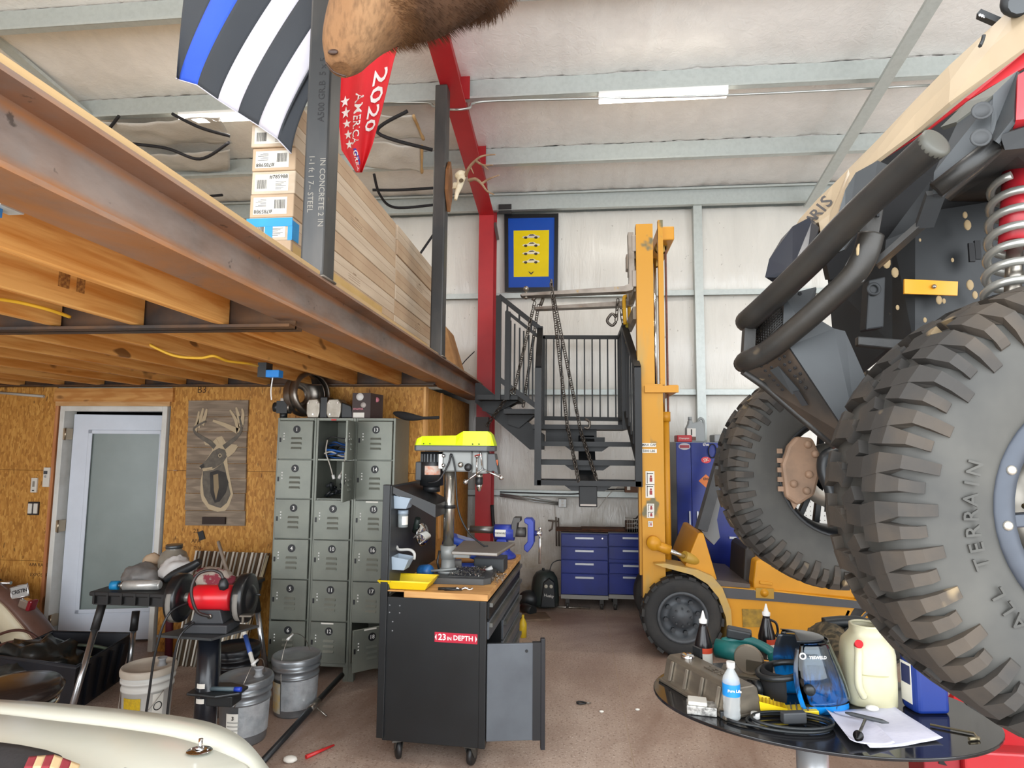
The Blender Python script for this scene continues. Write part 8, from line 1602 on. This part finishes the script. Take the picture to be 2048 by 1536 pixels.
# green and orange packet, drill index, cable coil
p = tp_(1648, 1368); T = thing('abrasive_packet', 'orange and green packet standing behind the helmet', 'packet', p, .3)
part(T, 'box', MB().box((-.03, -.02, 0), (.03, .02, .105)), mat('packet_orange', '#d8572a', .5), world=False, bevel=.003); part(T, 'green_panel', MB().add([(-.03, -.0205, .045), (.03, -.0205, .075), (.03, -.0205, .105), (-.03, -.0205, .105)], [(0, 1, 2, 3)]), mat('packet_green', '#1f8a72', .5), world=False, solid=.0006)
p = tp_(1568, 1424); T = thing('drill_index', 'yellow plastic drill bit case lying open', 'case', p, -.1)
part(T, 'tray', MB().add([(-.09, -.035, .003), (.0, -.035, .003), (.0, .035, .003), (-.09, .035, .003), (-.095, -.04, .045), (.005, -.04, .028), (.005, .04, .028), (-.095, .04, .045)], [(0, 3, 2, 1), (0, 1, 5, 4), (1, 2, 6, 5), (2, 3, 7, 6), (3, 0, 4, 7)]), YT, world=False, solid=.003); part(T, 'lid', MB().cbox((.06, 0, .012), (.11, .07, .018), (0, -.06, .2)), YT, world=False, bevel=.003)
for k in range(7): part(T, 'slot_rib', MB().box((-.085+.013*k, .028, .004), (-.082+.013*k, .036, .035)), mat('rib_gold', '#b8921c', .5), world=False)
for k in range(4): part(T, 'bit', MB().cyl((.02+.02*k, -.03, .026), (.03+.02*k, .03, .026), .003, n=6), STEEL, world=False)
cl_ = thing('cable_coil', 'coiled black cable with a flat plug on the glass table', 'cable', tp_(1575, 1455)); p = tp_(1578, 1450)
for k in range(2): part(cl_, 'coil', MB().tube([p+V((.15*math.cos(a)*(1-.04*k)+.012*k, .075*math.sin(a)*(1-.06*k), .007+.011*k)) for a in [j*PI/16 for j in range(32)]], .0055, 7, closed=True), BLKP)
part(cl_, 'loose_end', MB().tube(spline([p+V((-.1, -.05, .008)), p+V((-.17, -.03, .008)), p+V((-.21, -.005, .008)), p+V((-.22, .02, .012))], 6), .005, 7), BLKP); part(cl_, 'plug', MB().cbox(p+V((-.225, .03, .014)), (.03, .02, .024)), BLKP, bevel=.003); part(cl_, 'connector', MB().cbox(p+V((.02, .01, .025)), (.09, .03, .04), (0, 0, .2)), DKG, bevel=.005)
# papers
def sheet_(cs_, name, label, dz, curl):
    q_ = [at(x, y, Z=Z+dz) for x, y in cs_]
    return solo(name, MB().grid(lambda u, v: q_[0].lerp(q_[1], u).lerp(q_[3].lerp(q_[2], u), v)+V((0, 0, curl*(abs(u-.5)*2)**3+.003*noise.noise((u*3, v*3, dz*90)))), 14, 14), mat('sheet_white_paper', '#dadaea', .7, c2='#cfcfe2', scale=30, stretch=(1, 14, 1), lo=.5, hi=.62), label, 'paper', solid=.0008)
sheet_([(1740, 1500), (1886, 1480), (1780, 1412), (1664, 1424)], 'paper_sheet', 'white printed sheet under the pencil on the glass table', .004, .008)
sheet_([(1700, 1486), (1790, 1492), (1738, 1440), (1652, 1424)], 'paper_sheet', 'curled white sheet under the spiral bit', .012, .012)
a, c = at(1690, 1425, Z=Z+.032), at(1778, 1446, Z=Z+.028)
solo('carpenter_pencil', MB().tube([a, a.lerp(c, .15), a.lerp(c, .85), c], .008, 8, rs=[.003, .008, .008, .002]), DKG, 'dark flat tool lying across the white sheets', 'pencil')
a, c = at(1730, 1440, Z=Z+.032), at(1712, 1482, Z=Z+.035); d = c-a
T = thing('spiral_bit', 'black spiral step bit on the curled sheet', 'drill bit', c)
part(T, 'shank', MB().cyl(a, a.lerp(c, .6), .005, n=10), mat('bit_steel', '#5d5b58', .35, .7)); part(T, 'cone', MB().lathe([(0, -.035)]+[(.008+.0028*(k//2), -.033+.009*((k+1)//2)) for k in range(8)]+[(.006, .006), (0, .006)], a.lerp(c, .75), a-c, 18), mat('bit_black', '#1c1b1c', .25, .6))
solo('tissue_wad', MB().sphere(tp_(1745, 1428)+V((0, 0, .022)), .018, 10, 8, (1.4, .8, .6)), PAPER, 'small crumpled tissue on the white sheets', 'tissue')
T = thing('tee_wrench', 'long thin steel wrench with a bent end near the table rim', 'wrench', tp_(1900, 1455)); part(T, 'shaft', MB().tube([at(1860, 1449, Z=Z+.006), at(1948, 1466, Z=Z+.006), at(1957, 1478, Z=Z+.006)], .004, 8), mat('wrench_brass', '#8d8268', .4, .7)); part(T, 'jaw', MB().cyl(at(1938, 1478, Z=Z+.006), at(1958, 1476, Z=Z+.006), .006, n=8), MATS['wrench_brass'])
# jugs
p = tp_(1738, 1402); jg = thing('measuring_jug', 'translucent yellowed plastic jug with a wide open mouth', 'jug', p, -.1)
JM = mat('jug_natural', '#d0cbae', .4, c2='#c2bc9a', scale=4, spots='#6d6648', sscale=22, sthr=.74); JM.node_tree.nodes['Principled BSDF'].inputs['Subsurface Weight'].default_value = .35; JM.node_tree.nodes['Principled BSDF'].inputs['Subsurface Radius'].default_value = (.05, .05, .03)
def jug_sec(z, sx, sy, n=28): return [V((sx*math.copysign(abs(math.cos(a))**.6, math.cos(a)), sy*math.copysign(abs(math.sin(a))**.6, math.sin(a)), z)) for a in [k*2*PI/n for k in range(n)]]
b = MB(); secs = [(.0, .085, .075), (.008, .093, .083), (.1, .095, .085), (.2, .094, .084), (.235, .086, .078), (.258, .066, .062), (.272, .056, .056), (.30, .056, .056)]
for z, sx, sy in secs: b.v += jug_sec(z, sx, sy)
for i in range(len(secs)-1):
    for k in range(28): b.f.append((28*i+k, 28*i+(k+1) % 28, 28*i+28+(k+1) % 28, 28*i+28+k)); b.s.append(True)
b.f.append(tuple(range(27, -1, -1))); b.s.append(False)
part(jg, 'jug', b, JM, world=False, solid=.003); part(jg, 'mouth_rim', MB().tube([(.056*math.cos(k*PI/14), .056*math.sin(k*PI/14), .30) for k in range(28)], .005, 8, closed=True), JM, world=False)
part(jg, 'handle', MB().tube(spline([(-.055, -.07, .235), (-.06, -.095, .21), (-.066, -.10, .15), (-.066, -.10, .09), (-.045, -.088, .045)], 7), .014, 12), JM, world=False); part(jg, 'spout', MB().tube(spline([(.05, .05, .24), (.085, .05, .28), (.098, .05, .31)], 5), .022, 12), JM, world=False); part(jg, 'red_cap', MB().cyl((-.055, -.075, .235), (-.058, -.10, .25), .015, n=14), mat('cap_red', '#c8262e', .4), world=False); part(jg, 'liquid_line', MB().lathe([(.0965, .125), (.0965, .128)], n=28), mat('line_olive', '#b5ae7e', .5), world=False)
p = tp_(1850, 1418); bj = thing('blue_jug', 'blue plastic oil jug with a white label below the near tyre', 'jug', p, .15)
BJ = mat('jug_blue', '#14307c', .35); part(bj, 'body', MB().prism([(-.06, -.055), (.06, -.055), (.07, -.03), (.07, .05), (-.06, .05), (-.07, .02), (-.07, -.03)], 0, .215, 'xy'), BJ, world=False, bevel=.014, seg=3); part(bj, 'shoulder', MB().lathe([(.05, .2), (.03, .245), (.02, .25), (.02, .275), (0, .275)], (-.01, 0, 0), n=16), BJ, world=False)
part(bj, 'label', MB().box((-.0715, -.03, .03), (-.07, .03, .18)), PAPER, world=False); part(bj, 'label_print', MB().box((-.0722, -.025, .10), (-.0714, .025, .17)), mat('label_navy', '#27305a', .5), world=False)
